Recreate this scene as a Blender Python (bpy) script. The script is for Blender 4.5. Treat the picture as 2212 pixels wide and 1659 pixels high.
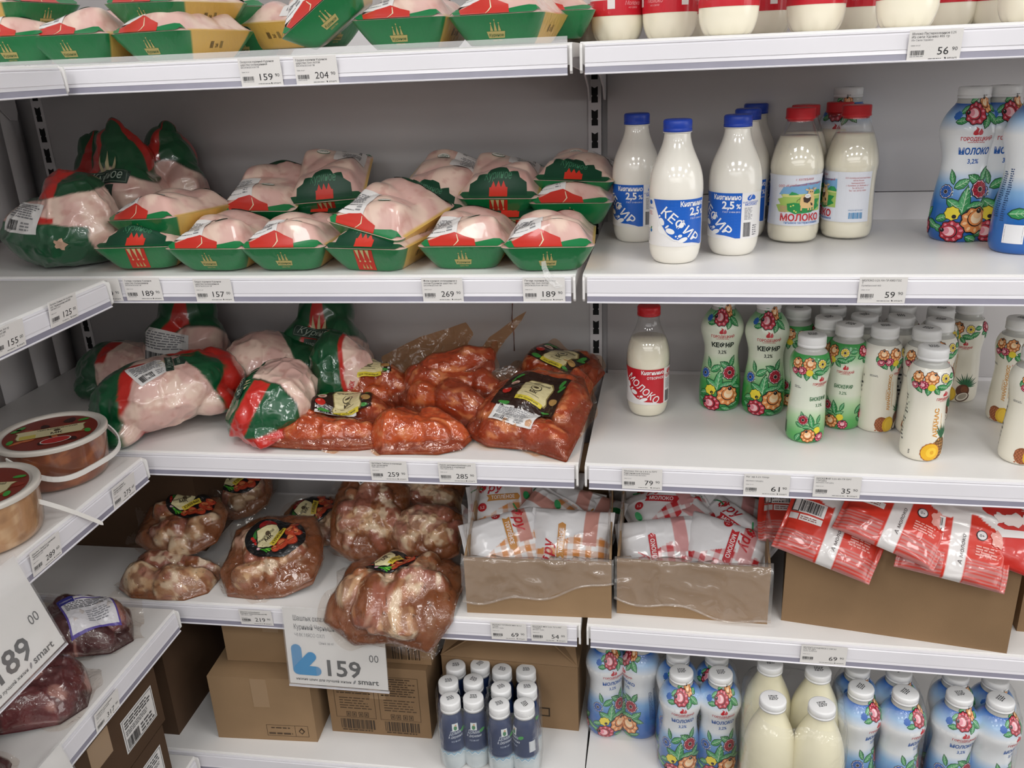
import bpy, math, random
import numpy as np
from mathutils import Vector, Matrix, Euler
from mathutils.geometry import tessellate_polygon

for _o in list(bpy.data.objects):
    bpy.data.objects.remove(_o)
SC = bpy.context.scene
COL = SC.collection
PI = math.pi

# ------------------------------------------------------------------ camera
CAM_POS = np.array([0.10088, -1.75642, 1.59447])
YAW, TILT, ROLL = 0.16155, 0.36110, -0.04313
FPX, IMW, IMH = 1865.73, 2212, 1659


def _basis():
    cy, sy = math.cos(YAW), math.sin(YAW)
    fw = np.array([-sy * math.cos(TILT), cy * math.cos(TILT), -math.sin(TILT)])
    rt = np.array([cy, sy, 0.0])
    up = np.cross(rt, fw)
    c, s = math.cos(ROLL), math.sin(ROLL)
    return rt * c + up * s, -rt * s + up * c, fw


CR, CU, CF = _basis()
_cd = bpy.data.cameras.new('camera')
_cd.sensor_fit = 'HORIZONTAL'
_cd.sensor_width = 36.0
_cd.lens = FPX / IMW * 36.0
_cd.clip_start = 0.02
_cam = bpy.data.objects.new('camera', _cd)
COL.objects.link(_cam)
_cam.matrix_world = Matrix(((CR[0], CU[0], -CF[0], CAM_POS[0]), (CR[1], CU[1], -CF[1], CAM_POS[1]),
                            (CR[2], CU[2], -CF[2], CAM_POS[2]), (0, 0, 0, 1)))
SC.camera = _cam

# ------------------------------------------------------------------ light
SC.view_settings.view_transform = 'Standard'
SC.view_settings.look = 'None'
SC.view_settings.gamma = 1.0
SC.view_settings.use_curve_mapping = False
SC.view_settings.exposure = 0.0
_w = bpy.data.worlds.new('store_ambient')
SC.world = _w
_w.use_nodes = True
_w.node_tree.nodes['Background'].inputs[0].default_value = (0.96, 0.98, 1.0, 1)
_w.node_tree.nodes['Background'].inputs[1].default_value = 0.23


def ceiling_panel(x, y, power, size=0.6, z=2.85):
    l = bpy.data.lights.new('ceiling_light', 'AREA')
    l.shape = 'SQUARE'
    l.size = size
    l.energy = power
    l.color = (1.0, 0.985, 0.965)
    o = bpy.data.objects.new('ceiling_light', l)
    COL.objects.link(o)
    o.location = (x, y, z)
    return o


# rows of square ceiling panels over the aisle
for _y, _p in ((-1.25, 10), (-2.75, 19), (-4.4, 22)):
    for _x in (-2.4, -0.75, 0.85, 2.5):
        ceiling_panel(_x, _y, _p)
# far ceiling rows merged into big lamps, added to brighten side and back walls
for _x, _y, _sx, _sy, _p in ((6.2, -2.2, 4.0, 2.2, 100), (6.5, -6.0, 4.0, 3.0, 90), (-0.4, -7.2, 7.0, 2.6, 170), (0.5, -11.0, 9.0, 3.0, 180)):
    _l = ceiling_panel(_x, _y, _p).data
    _l.shape = 'RECTANGLE'
    _l.size, _l.size_y = _sx, _sy

# unseen upright area lamp added to brighten the side wall
_l = ceiling_panel(9.0, -4.0, 110, z=1.7)
_l.name = 'side_wall_fill'
_l.data.shape = 'RECTANGLE'
_l.data.size, _l.data.size_y = 2.4, 6.0
_l.rotation_euler = (0, PI / 2, 0)

# ------------------------------------------------------------------ layout of the place (metres)
D = 0.4439                                    # shelf depth
Z1, Z2, Z3, Z4, Z5 = 1.6114, 1.2761, 0.9512, 0.6271, 0.300
LIP = 0.044
RY = 0.0263                                   # the dairy bay stands very slightly turned
XW = -1.232                                   # corner wall
XLF = -0.785                                  # front of the shelves along the side wall
YL0 = -0.470                                  # where those shelves begin


def ray(px, py):
    return CF + CR * ((px - IMW / 2) / FPX) + CU * ((IMH / 2 - py) / FPX)


def hit(px, py, p0, n):
    d = ray(px, py)
    p0, n = np.array(p0, float), np.array(n, float)
    t = ((p0 - CAM_POS) @ n) / (d @ n)
    return CAM_POS + d * t


def onz(px, py, z):
    return hit(px, py, (0, 0, z), (0, 0, 1))


def ony(px, py, y):
    return hit(px, py, (0, y, 0), (0, 1, 0))


def onx(px, py, x):
    return hit(px, py, (x, 0, 0), (1, 0, 0))


def spot(px, py, z, r):
    """centre of a round base of radius r whose nearest rim point is seen at the pixel"""
    p = onz(px, py, z)
    d = p[:2] - CAM_POS[:2]
    p[:2] += d / np.linalg.norm(d) * r
    return p


# ------------------------------------------------------------------ materials
def lin(c):
    if isinstance(c, str):
        c = [int(c[i:i + 2], 16) for i in (1, 3, 5)]
    o = []
    for v in c[:3]:
        v = v / 255.0
        o.append(v / 12.92 if v <= 0.04045 else ((v + 0.055) / 1.055) ** 2.4)
    return tuple(o)


MATS = {}


def _nodes(name):
    m = bpy.data.materials.new(name)
    m.use_nodes = True
    nt = m.node_tree
    return m, nt, nt.nodes['Principled BSDF'], nt.links


def pm(name, rgb, rough=0.5, spec=0.5, coat=0.0, bump=0.0, bscale=120.0, vary=0.0, vscale=30.0, metal=0.0,
       col=False, sss=0.0, alpha=1.0, detail=3.0, coatr=0.06, stretch=None, ridge=False, stain=None):
    """plain principled material, with optional noise variation, bump and vertex colour"""
    if name in MATS:
        return MATS[name]
    m, nt, b, L = _nodes(name)
    c = lin(rgb) if rgb is not None else (0.8, 0.8, 0.8)
    b.inputs['Base Color'].default_value = (*c, 1)
    b.inputs['Roughness'].default_value = rough
    b.inputs['Specular IOR Level'].default_value = spec
    b.inputs['Metallic'].default_value = metal
    b.inputs['Coat Weight'].default_value = coat
    b.inputs['Coat Roughness'].default_value = coatr
    if alpha < 1:
        b.inputs['Alpha'].default_value = alpha
    tc = nt.nodes.new('ShaderNodeTexCoord')
    vec = tc.outputs['Object']
    if stretch:
        mp = nt.nodes.new('ShaderNodeMapping')
        mp.inputs['Scale'].default_value = stretch
        L.new(vec, mp.inputs['Vector'])
        vec = mp.outputs['Vector']
    src = None
    if col:
        a = nt.nodes.new('ShaderNodeVertexColor')
        a.layer_name = 'Col'
        src = a.outputs['Color']
    if vary > 0:
        n = nt.nodes.new('ShaderNodeTexNoise')
        n.inputs['Scale'].default_value = vscale
        n.inputs['Detail'].default_value = 4
        L.new(vec, n.inputs['Vector'])
        mr = nt.nodes.new('ShaderNodeMapRange')
        mr.inputs['From Min'].default_value = 0.3
        mr.inputs['From Max'].default_value = 0.7
        mr.inputs['To Min'].default_value = 1 - vary
        mr.inputs['To Max'].default_value = 1 + vary * 0.5
        L.new(n.outputs['Fac'], mr.inputs['Value'])
        mx = nt.nodes.new('ShaderNodeMix')
        mx.data_type = 'RGBA'
        mx.blend_type = 'MULTIPLY'
        mx.inputs['Factor'].default_value = 1
        if src:
            L.new(src, mx.inputs['A'])
        else:
            mx.inputs['A'].default_value = (*c, 1)
        L.new(mr.outputs['Result'], mx.inputs['B'])
        src = mx.outputs['Result']
    if stain:
        # sparse specks and smears of their own shape
        srgb, sscale, thr = stain
        n3 = nt.nodes.new('ShaderNodeTexNoise')
        n3.inputs['Scale'].default_value = sscale
        n3.inputs['Detail'].default_value = 6
        n3.inputs['Roughness'].default_value = 0.7
        L.new(tc.outputs['Object'], n3.inputs['Vector'])
        m3 = nt.nodes.new('ShaderNodeMapRange')
        m3.inputs['From Min'].default_value = thr
        m3.inputs['From Max'].default_value = thr + 0.05
        m3.inputs['To Max'].default_value = 0.55
        L.new(n3.outputs['Fac'], m3.inputs['Value'])
        x3 = nt.nodes.new('ShaderNodeMix')
        x3.data_type = 'RGBA'
        L.new(m3.outputs['Result'], x3.inputs['Factor'])
        if src:
            L.new(src, x3.inputs['A'])
        else:
            x3.inputs['A'].default_value = (*c, 1)
        x3.inputs['B'].default_value = (*lin(srgb), 1)
        src = x3.outputs['Result']
    if src:
        L.new(src, b.inputs['Base Color'])
    if bump > 0:
        n2 = nt.nodes.new('ShaderNodeTexNoise')
        n2.inputs['Scale'].default_value = bscale
        n2.inputs['Detail'].default_value = detail
        if ridge:
            n2.noise_type = 'RIDGED_MULTIFRACTAL'
            n2.inputs['Distortion'].default_value = 0.6
        L.new(vec, n2.inputs['Vector'])
        bp = nt.nodes.new('ShaderNodeBump')
        bp.inputs['Strength'].default_value = bump
        bp.inputs['Distance'].default_value = 0.004
        L.new(n2.outputs['Fac'], bp.inputs['Height'])
        L.new(bp.outputs['Normal'], b.inputs['Normal'])
        if coat > 0:
            L.new(bp.outputs['Normal'], b.inputs['Coat Normal'])
    if sss > 0:
        b.inputs['Subsurface Weight'].default_value = sss
        b.inputs['Subsurface Radius'].default_value = (0.01, 0.006, 0.004)
        b.inputs['Subsurface Scale'].default_value = 0.5
    MATS[name] = m
    return m


def zramp(name, stops, rough=0.3, coat=0.4, axis=2, bump=0.0):
    """colour printed along an object axis (metres), e.g. a sleeve fading from white to blue"""
    if name in MATS:
        return MATS[name]
    m, nt, b, L = _nodes(name)
    tc = nt.nodes.new('ShaderNodeTexCoord')
    sp = nt.nodes.new('ShaderNodeSeparateXYZ')
    L.new(tc.outputs['Object'], sp.inputs['Vector'])
    mr = nt.nodes.new('ShaderNodeMapRange')
    lo, hi = stops[0][0], stops[-1][0]
    mr.inputs['From Min'].default_value = lo
    mr.inputs['From Max'].default_value = hi
    L.new(sp.outputs[axis], mr.inputs['Value'])
    cr = nt.nodes.new('ShaderNodeValToRGB')
    el = cr.color_ramp.elements
    while len(el) < len(stops):
        el.new(0.5)
    for e, (p, c) in zip(el, stops):
        e.position = (p - lo) / (hi - lo)
        e.color = (*lin(c), 1)
    L.new(mr.outputs['Result'], cr.inputs['Fac'])
    L.new(cr.outputs['Color'], b.inputs['Base Color'])
    b.inputs['Roughness'].default_value = rough
    b.inputs['Coat Weight'].default_value = coat
    b.inputs['Coat Roughness'].default_value = 0.08
    MATS[name] = m
    return m


def film(name, tint=(255, 255, 255), haze=0.06, gloss=0.9, bump=0.5, bscale=60.0, rough=0.08, fres=1.25, ridge=False):
    """thin clear plastic film: see-through, with glossy wrinkles and a touch of haze"""
    if name in MATS:
        return MATS[name]
    m = bpy.data.materials.new(name)
    m.use_nodes = True
    nt = m.node_tree
    nt.nodes.clear()
    L = nt.links
    out = nt.nodes.new('ShaderNodeOutputMaterial')
    tr = nt.nodes.new('ShaderNodeBsdfTransparent')
    tr.inputs[0].default_value = (*lin(tint), 1)
    df = nt.nodes.new('ShaderNodeBsdfDiffuse')
    df.inputs[0].default_value = (*lin(tint), 1)
    gl = nt.nodes.new('ShaderNodeBsdfGlossy')
    gl.inputs['Roughness'].default_value = rough
    fr = nt.nodes.new('ShaderNodeLayerWeight')
    fr.inputs['Blend'].default_value = 0.5
    pw = nt.nodes.new('ShaderNodeMath')
    pw.operation = 'POWER'
    pw.inputs[1].default_value = 3.0
    L.new(fr.outputs['Facing'], pw.inputs[0])
    sc = nt.nodes.new('ShaderNodeMath')
    sc.operation = 'MULTIPLY_ADD'
    sc.inputs[1].default_value = 0.6
    sc.inputs[2].default_value = ((fres - 1) / (fres + 1)) ** 2 + 0.02
    L.new(pw.outputs[0], sc.inputs[0])
    m1 = nt.nodes.new('ShaderNodeMixShader')
    m1.inputs[0].default_value = haze
    L.new(tr.outputs[0], m1.inputs[1])
    L.new(df.outputs[0], m1.inputs[2])
    m2 = nt.nodes.new('ShaderNodeMixShader')
    ml = nt.nodes.new('ShaderNodeMath')
    ml.operation = 'MULTIPLY'
    ml.inputs[1].default_value = gloss
    L.new(sc.outputs[0], ml.inputs[0])
    L.new(ml.outputs[0], m2.inputs[0])
    L.new(m1.outputs[0], m2.inputs[1])
    L.new(gl.outputs[0], m2.inputs[2])
    if bump > 0:
        tc = nt.nodes.new('ShaderNodeTexCoord')
        n = nt.nodes.new('ShaderNodeTexNoise')
        n.inputs['Scale'].default_value = bscale
        n.inputs['Detail'].default_value = 2
        n.inputs['Distortion'].default_value = 1.5
        if ridge:
            n.noise_type = 'RIDGED_MULTIFRACTAL'
            n.inputs['Distortion'].default_value = 0.8
        L.new(tc.outputs['Object'], n.inputs['Vector'])
        bp = nt.nodes.new('ShaderNodeBump')
        bp.inputs['Strength'].default_value = bump
        bp.inputs['Distance'].default_value = 0.006
        L.new(n.outputs['Fac'], bp.inputs['Height'])
        L.new(bp.outputs['Normal'], gl.inputs['Normal'])
        L.new(bp.outputs['Normal'], fr.inputs['Normal'])
        L.new(bp.outputs['Normal'], df.inputs['Normal'])
    L.new(m2.outputs[0], out.inputs[0])
    MATS[name] = m
    return m


def ink(rgb, rough=0.45, coat=0.0):
    """flat printing ink"""
    key = 'ink_%s_%d_%d' % (rgb if isinstance(rgb, str) else '%02x%02x%02x' % tuple(rgb), rough * 100, coat * 100)
    return pm(key, rgb, rough, 0.4, coat)


# ------------------------------------------------------------------ mesh helpers
def mesh_of(name, verts, faces, mats, midx=None, smooth=True, col=None, uv=None):
    me = bpy.data.meshes.new(name)
    me.from_pydata([tuple(map(float, v)) for v in verts], [], [tuple(map(int, f)) for f in faces])
    if not isinstance(mats, (list, tuple)):
        mats = [mats]
    for m in mats:
        me.materials.append(m)
    if midx is not None:
        me.polygons.foreach_set('material_index', np.asarray(midx, dtype=np.int32))
    if smooth:
        me.polygons.foreach_set('use_smooth', np.ones(len(me.polygons), dtype=bool))
    if col is not None:
        a = me.color_attributes.new('Col', 'FLOAT_COLOR', 'POINT')
        c = np.ones((len(me.vertices), 4), dtype=np.float32)
        c[:, :3] = col
        a.data.foreach_set('color', c.ravel())
    me.update()
    return me


def add(name, me, parent=None, M=None, label=None):
    o = bpy.data.objects.new(name, me)
    COL.objects.link(o)
    if parent is not None:
        o.parent = parent
    if M is not None:
        o.matrix_local = M
    if label:
        o['label'] = label
    return o


def part(name, verts, faces, mats, parent=None, **k):
    label = k.pop('label', None)
    M = k.pop('M', None)
    return add(name, mesh_of(name, verts, faces, mats, **k), parent, M, label)


def tag(o, label, cat, group=None):
    o['label'] = label
    o['category'] = cat
    if group:
        o['group'] = group
    return o


def thing(name, label, cat, loc=(0, 0, 0), rot=(0, 0, 0), group=None, M=None):
    o = bpy.data.objects.new(name, None)
    o.empty_display_size = 0.02
    COL.objects.link(o)
    if M is not None:
        o.matrix_world = M
    else:
        o.location = tuple(map(float, loc))
        o.rotation_euler = rot
    return tag(o, label, cat, group)


KIDS = {}


def copy_thing(src, label=None, loc=None, rot=None, group=None, M=None):
    kids = [o for o in COL.objects if o.parent == src]
    c = src.copy()
    COL.objects.link(c)
    if label:
        c['label'] = label
    if group:
        c['group'] = group
    if M is not None:
        c.matrix_world = M
    else:
        if loc is not None:
            c.location = tuple(map(float, loc))
        if rot is not None:
            c.rotation_euler = rot
    for k in kids:
        d = k.copy()
        COL.objects.link(d)
        d.parent = c
        for g in [o for o in COL.objects if o.parent == k]:
            e = g.copy()
            COL.objects.link(e)
            e.parent = d
    return c


def settle(t, zs, only_up=False):
    """set a thing down so that its lowest point rests on height zs"""
    lo = 1e9
    for k in t.children:
        if k.type == 'MESH' and 'film_edge' not in k.name:
            Mk = np.array(t.matrix_basis @ k.matrix_basis)
            V = np.empty(len(k.data.vertices) * 3)
            k.data.vertices.foreach_get('co', V)
            V = V.reshape(-1, 3)
            lo = min(lo, (V @ Mk[2, :3]).min() + Mk[2, 3])
    dz = zs + .0004 - lo
    if dz > 0 or not only_up:
        t.location.z += dz
    return t


def structure(o):
    o['kind'] = 'structure'
    return o


def box(x0, x1, y0, y1, z0, z1):
    v = [(x0, y0, z0), (x1, y0, z0), (x1, y1, z0), (x0, y1, z0), (x0, y0, z1), (x1, y0, z1), (x1, y1, z1), (x0, y1, z1)]
    f = [(0, 3, 2, 1), (4, 5, 6, 7), (0, 1, 5, 4), (1, 2, 6, 5), (2, 3, 7, 6), (3, 0, 4, 7)]
    return v, f


def join(*parts):
    V, F, M = [], [], []
    for i, p in enumerate(parts):
        o = len(V)
        V += list(map(tuple, p[0]))
        F += [tuple(int(a) + o for a in f) for f in p[1]]
        M += [p[2] if len(p) > 2 else 0] * len(p[1])
    return V, F, M


def extrude_profile(prof, a, b):
    """closed polygon prof [(out, z)] extruded from a to b along local x; out points to -y"""
    n = len(prof)
    v = [(a, -o, z) for o, z in prof] + [(b, -o, z) for o, z in prof]
    f = [(i, (i + 1) % n, n + (i + 1) % n, n + i) for i in range(n)]
    f += [tuple(range(n - 1, -1, -1)), tuple(range(n, 2 * n))]
    return v, f


def spline(pts, n):
    """Catmull-Rom curve through pts sampled at n points"""
    P = np.array(pts, float)
    d = np.r_[0, np.cumsum(np.maximum(np.linalg.norm(np.diff(P, axis=0), axis=1), 1e-6) ** 0.5)]
    Q = np.vstack([2 * P[0] - P[1], P, 2 * P[-1] - P[-2]])
    k = np.r_[-d[1], d, d[-1] + (d[-1] - d[-2])]
    out = []
    for t in np.linspace(0, d[-1], n):
        i = min(np.searchsorted(d, t, side='right') - 1, len(P) - 2)
        t0, t1, t2, t3 = k[i:i + 4]
        p0, p1, p2, p3 = Q[i:i + 4]
        A1 = (t1 - t) / (t1 - t0) * p0 + (t - t0) / (t1 - t0) * p1
        A2 = (t2 - t) / (t2 - t1) * p1 + (t - t1) / (t2 - t1) * p2
        A3 = (t3 - t) / (t3 - t2) * p2 + (t - t2) / (t3 - t2) * p3
        B1 = (t2 - t) / (t2 - t0) * A1 + (t - t0) / (t2 - t0) * A2
        B2 = (t3 - t) / (t3 - t1) * A2 + (t - t1) / (t3 - t1) * A3
        out.append((t2 - t) / (t2 - t1) * B1 + (t - t1) / (t2 - t1) * B2)
    return np.array(out)


def revolve(prof, seg=40, cap0=True, cap1=True, sx=1.0, sy=1.0):
    v, f = [], []
    n = len(prof)
    for r, z in prof:
        for j in range(seg):
            a = 2 * PI * j / seg
            v.append((sx * r * math.sin(a), -sy * r * math.cos(a), z))
    for i in range(n - 1):
        for j in range(seg):
            k = (j + 1) % seg
            f.append((i * seg + j, i * seg + k, (i + 1) * seg + k, (i + 1) * seg + j))
    if cap0:
        f.append(tuple(range(seg - 1, -1, -1)))
    if cap1:
        f.append(tuple((n - 1) * seg + j for j in range(seg)))
    return v, f


def tube(pts, r, seg=8, flat=1.0):
    P = [Vector(p) for p in pts]
    v, f = [], []
    up = Vector((0, 0, 1))
    for i, p in enumerate(P):
        d = (P[min(i + 1, len(P) - 1)] - P[max(i - 1, 0)]).normalized()
        a = d.cross(up)
        if a.length < 1e-4:
            a = d.cross(Vector((0, 1, 0)))
        a.normalize()
        b = a.cross(d)
        for j in range(seg):
            t = 2 * PI * j / seg
            v.append(p + a * (r * flat * math.cos(t)) + b * (r * math.sin(t)))
    for i in range(len(P) - 1):
        for j in range(seg):
            k = (j + 1) % seg
            f.append((i * seg + j, i * seg + k, (i + 1) * seg + k, (i + 1) * seg + j))
    f.append(tuple(range(seg - 1, -1, -1)))
    f.append(tuple((len(P) - 1) * seg + j for j in range(seg)))
    return v, f


# smooth 3-D value noise, vectorised
_rng = np.random.RandomState(7)
_LAT = _rng.rand(32, 32, 32)


def vnoise(P, s, seed=0.0):
    Q = np.asarray(P, float) * s + seed * 7.31 + 100.0
    i = np.floor(Q).astype(int)
    f = Q - i
    f = f * f * (3 - 2 * f)
    o = 0
    for dx in (0, 1):
        for dy in (0, 1):
            for dz in (0, 1):
                w = (f[..., 0] if dx else 1 - f[..., 0]) * (f[..., 1] if dy else 1 - f[..., 1]) * (f[..., 2] if dz else 1 - f[..., 2])
                o = o + w * _LAT[(i[..., 0] + dx) % 32, (i[..., 1] + dy) % 32, (i[..., 2] + dz) % 32]
    return o


def fbm(P, s, seed=0.0, n=3):
    a, t, o = 1.0, 0.0, 0.0
    for k in range(n):
        o = o + a * vnoise(P, s * 2 ** k, seed + k * 3.7)
        t += a
        a *= 0.5
    return o / t


def sstep(a, b, x):
    t = np.clip((x - a) / (b - a), 0, 1)
    return t * t * (3 - 2 * t)


def mixc(A, B, t):
    t = np.asarray(t)[..., None]
    return np.asarray(A) * (1 - t) + np.asarray(B) * t


# ------------------------------------------------------------------ flat artwork (print) mapped on surfaces
_TXT = {}


def text_tris(s, bold=0.0, shear=0.0, res=2):
    key = (s, bold, shear, res)
    if key not in _TXT:
        cu = bpy.data.curves.new('txt', 'FONT')
        cu.body = s
        cu.size = 1.0
        cu.resolution_u = res
        cu.offset = bold
        cu.shear = shear
        cu.align_x = 'LEFT'
        ob = bpy.data.objects.new('txt', cu)
        me = ob.to_mesh()
        me.calc_loop_triangles()
        v = np.array([(q.co.x, q.co.y) for q in me.vertices]).reshape(-1, 2)
        t = np.array([q.vertices[:] for q in me.loop_triangles]).reshape(-1, 3)
        ob.to_mesh_clear()
        bpy.data.objects.remove(ob)
        bpy.data.curves.remove(cu)
        _TXT[key] = (v, t)
    return _TXT[key]


def subdivide(V, T, maxlen):
    V = [tuple(v) for v in V]
    T = [tuple(t) for t in T]
    for _ in range(7):
        cache, out, changed = {}, [], False

        def mid(a, b):
            k = (min(a, b), max(a, b))
            if k not in cache:
                cache[k] = len(V)
                V.append(((V[a][0] + V[b][0]) / 2, (V[a][1] + V[b][1]) / 2))
            return cache[k]

        def long(a, b):
            return math.hypot(V[a][0] - V[b][0], V[a][1] - V[b][1]) > maxlen
        for a, b, c in T:
            e = (long(a, b), long(b, c), long(c, a))
            n = sum(e)
            if n == 0:
                out.append((a, b, c))
                continue
            changed = True
            if n == 3:
                x, y, z = mid(a, b), mid(b, c), mid(c, a)
                out += [(a, x, z), (x, b, y), (z, y, c), (x, y, z)]
            else:
                while not e[0]:
                    a, b, c = b, c, a
                    e = (e[1], e[2], e[0])
                if n == 1:
                    x = mid(a, b)
                    out += [(a, x, c), (x, b, c)]
                else:
                    if not e[1]:
                        a, b, c = c, a, b
                    x, y = mid(a, b), mid(b, c)
                    out += [(x, b, y), (a, x, y), (a, y, c)]
        T = out
        if not changed:
            break
    return np.array(V), np.array(T)


class Art:
    def __init__(self, maxlen=0.006):
        self.items = []
        self.mats = []
        self.maxlen = maxlen

    def _m(self, m):
        if not isinstance(m, bpy.types.Material):
            m = ink(m)
        if m not in self.mats:
            self.mats.append(m)
        return self.mats.index(m)

    def raw(self, V, T, m, layer):
        if len(T):
            self.items.append((np.asarray(V, float), np.asarray(T, int), self._m(m), layer))

    def poly(self, pts, m, layer=1, maxlen=None):
        tr = tessellate_polygon([[Vector((p[0], p[1], 0)) for p in pts]])
        V, T = subdivide(pts, tr, maxlen or self.maxlen)
        self.raw(V, T, m, layer)

    def rect(self, x0, y0, x1, y1, m, layer=1, maxlen=None):
        self.poly([(x0, y0), (x1, y0), (x1, y1), (x0, y1)], m, layer, maxlen)

    def frame(self, x0, y0, x1, y1, w, m, layer=1):
        self.rect(x0, y0, x1, y0 + w, m, layer)
        self.rect(x0, y1 - w, x1, y1, m, layer)
        self.rect(x0, y0, x0 + w, y1, m, layer)
        self.rect(x1 - w, y0, x1, y1, m, layer)

    def ell(self, x, y, rx, ry=None, m=None, layer=1, rot=0.0, n=14, wob=0.0, k=0, a0=0.0, a1=2 * PI):
        ry = ry or rx
        pts = []
        full = abs(a1 - a0 - 2 * PI) < 1e-6
        for i in range(n if full else n + 1):
            t = a0 + (a1 - a0) * i / n
            w = 1 + wob * math.cos(k * t)
            p, q = rx * w * math.cos(t), ry * w * math.sin(t)
            pts.append((x + p * math.cos(rot) - q * math.sin(rot), y + p * math.sin(rot) + q * math.cos(rot)))
        self.poly(pts, m, layer)

    def line(self, pts, w, m, layer=1):
        L_, R_ = [], []
        for i, p in enumerate(pts):
            a, b = pts[max(i - 1, 0)], pts[min(i + 1, len(pts) - 1)]
            dx, dy = b[0] - a[0], b[1] - a[1]
            l = math.hypot(dx, dy) or 1
            ww = w[i] if isinstance(w, (list, tuple)) else w
            L_.append((p[0] - dy / l * ww / 2, p[1] + dx / l * ww / 2))
            R_.append((p[0] + dy / l * ww / 2, p[1] - dx / l * ww / 2))
        V = L_ + R_
        n = len(pts)
        T = []
        for i in range(n - 1):
            T += [(i, n + i, n + i + 1), (i, n + i + 1, i + 1)]
        V, T = subdivide(V, T, self.maxlen)
        self.raw(V, T, m, layer)

    def text(self, s, x, y, size, m, layer=2, align='L', bold=0.0, shear=0.0, rot=0.0, sx=1.0, res=2, width=None, sub=None):
        V, T = text_tris(s, bold, shear, res)
        if not len(T):
            return
        V = V.copy()
        w = V[:, 0].max() - V[:, 0].min()
        if width:
            sx = width / (w * size)
        V[:, 0] -= V[:, 0].min()
        if align == 'C':
            V[:, 0] -= w / 2
        elif align == 'R':
            V[:, 0] -= w
        V[:, 0] *= size * sx
        V[:, 1] *= size
        if sub:
            V, T = subdivide(V, T, sub)
        c, s_ = math.cos(rot), math.sin(rot)
        V = np.c_[x + V[:, 0] * c - V[:, 1] * s_, y + V[:, 0] * s_ + V[:, 1] * c]
        self.raw(V, T, m, layer)

    def barcode(self, x0, y0, x1, y1, m='#202022', layer=2, seed=1, vertical=False):
        r = random.Random(seed)
        p, end = (x0, x1) if not vertical else (y0, y1)
        u = (end - p) / 60.0
        while p < end - u:
            w = u * r.choice((1, 1, 2, 3))
            w = min(w, end - p)
            if vertical:
                self.rect(x0, p, x1, p + w, m, layer, 1)
            else:
                self.rect(p, y0, p + w, y1, m, layer, 1)
            p += w + u * r.choice((1, 1, 2))

    def lines(self, x0, y0, x1, y1, n, m='#606064', layer=2, seed=1, frac=0.5):
        """rows of unreadably small print"""
        r = random.Random(seed)
        h = (y1 - y0) / n
        for i in range(n):
            x = x0
            yy = y1 - (i + 1) * h + h * 0.2
            xe = x1 - (x1 - x0) * r.random() * 0.25
            while x < xe:
                w = h * r.uniform(0.8, 3.0)
                self.rect(x, yy, min(x + w, xe), yy + h * frac, m, layer, 1)
                x += w + h * 0.4

    def build(self, name, fmap, parent=None, eps=0.00035, label=None, M=None):
        V, F, MI = [], [], []
        o = 0
        for v, t, m, layer in self.items:
            p = fmap(v[:, 0], v[:, 1], eps * layer)
            V.append(p)
            F.append(t + o)
            MI += [m] * len(t)
            o += len(v)
        if not V:
            return None
        V, F = np.vstack(V), np.vstack(F)
        return add(name, mesh_of(name, V, F, self.mats, midx=MI, smooth=False), parent, M, label)


def flat_map(u, v, h):
    """artwork standing upright in the local xz plane, facing -y"""
    return np.c_[u, -np.ones_like(u) * h, v]


def top_map(u, v, h):
    return np.c_[u, v, np.ones_like(u) * h]


def Mx(loc=(0, 0, 0), rot=(0, 0, 0), sc=1.0):
    return Matrix.Translation(Vector(tuple(map(float, loc)))) @ Euler(rot).to_matrix().to_4x4() @ Matrix.Scale(sc, 4)

# ================================================================== the setting
M_SHELF = pm('white_enamel_shelf', '#e6e4e2', 0.38, 0.45, bump=0.03, bscale=300, vary=0.05, vscale=6, stain=('#8a7660', 34, 0.70))
M_PANEL = pm('white_enamel_panel', '#dcd9da', 0.5, 0.4, vary=0.03, vscale=3)
M_RAIL = pm('price_rail_plastic', '#dedce1', 0.28, 0.5, vary=0.03, vscale=8)
M_BAND = pm('price_rail_lower_band', '#8f8d9c', 0.16, 0.6, vary=0.10, vscale=14, stain=('#dcdce4', 60, 0.68))
M_SLOT = pm('slot_black', '#08080a', 0.8)
M_POST = pm('upright_enamel', '#cfccce', 0.45)
M_CLEAR = film('clear_plastic_strip', haze=0.25, bump=0.0, gloss=1.0)

floor = structure(part('floor', *box(-4.6, 6.6, -5.5, 0.4, -0.05, 0.0),
                       pm('grey_floor_tile', '#7c7874', 0.35, 0.4, vary=0.12, vscale=2.5)))


# unseen block across the aisle, added to keep low light off lower shelves
unseen_light_block = structure(part('unseen_light_block', *box(-4.5, 6.5, -4.35, -4.05, 0.0, 1.55), pm('light_block_grey_brown', '#8a8078', 0.7, vary=0.4, vscale=7)))


def bay_matrix(kind):
    if kind == 'M':
        return Matrix.Identity(4)
    if kind == 'R':       # turned about the seam
        return Matrix.Translation((0, -D, 0)) @ Matrix.Rotation(-RY, 4, 'Z') @ Matrix.Translation((0, D, 0))
    # left bay: local x runs along world +y, local -y (outwards) along world +x
    return Matrix(((0, -1, 0, XLF - D), (1, 0, 0, 0), (0, 0, 1, 0), (0, 0, 0, 1)))


BAY = {k: bay_matrix(k) for k in 'MRL'}
XR1 = 1.05

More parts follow.
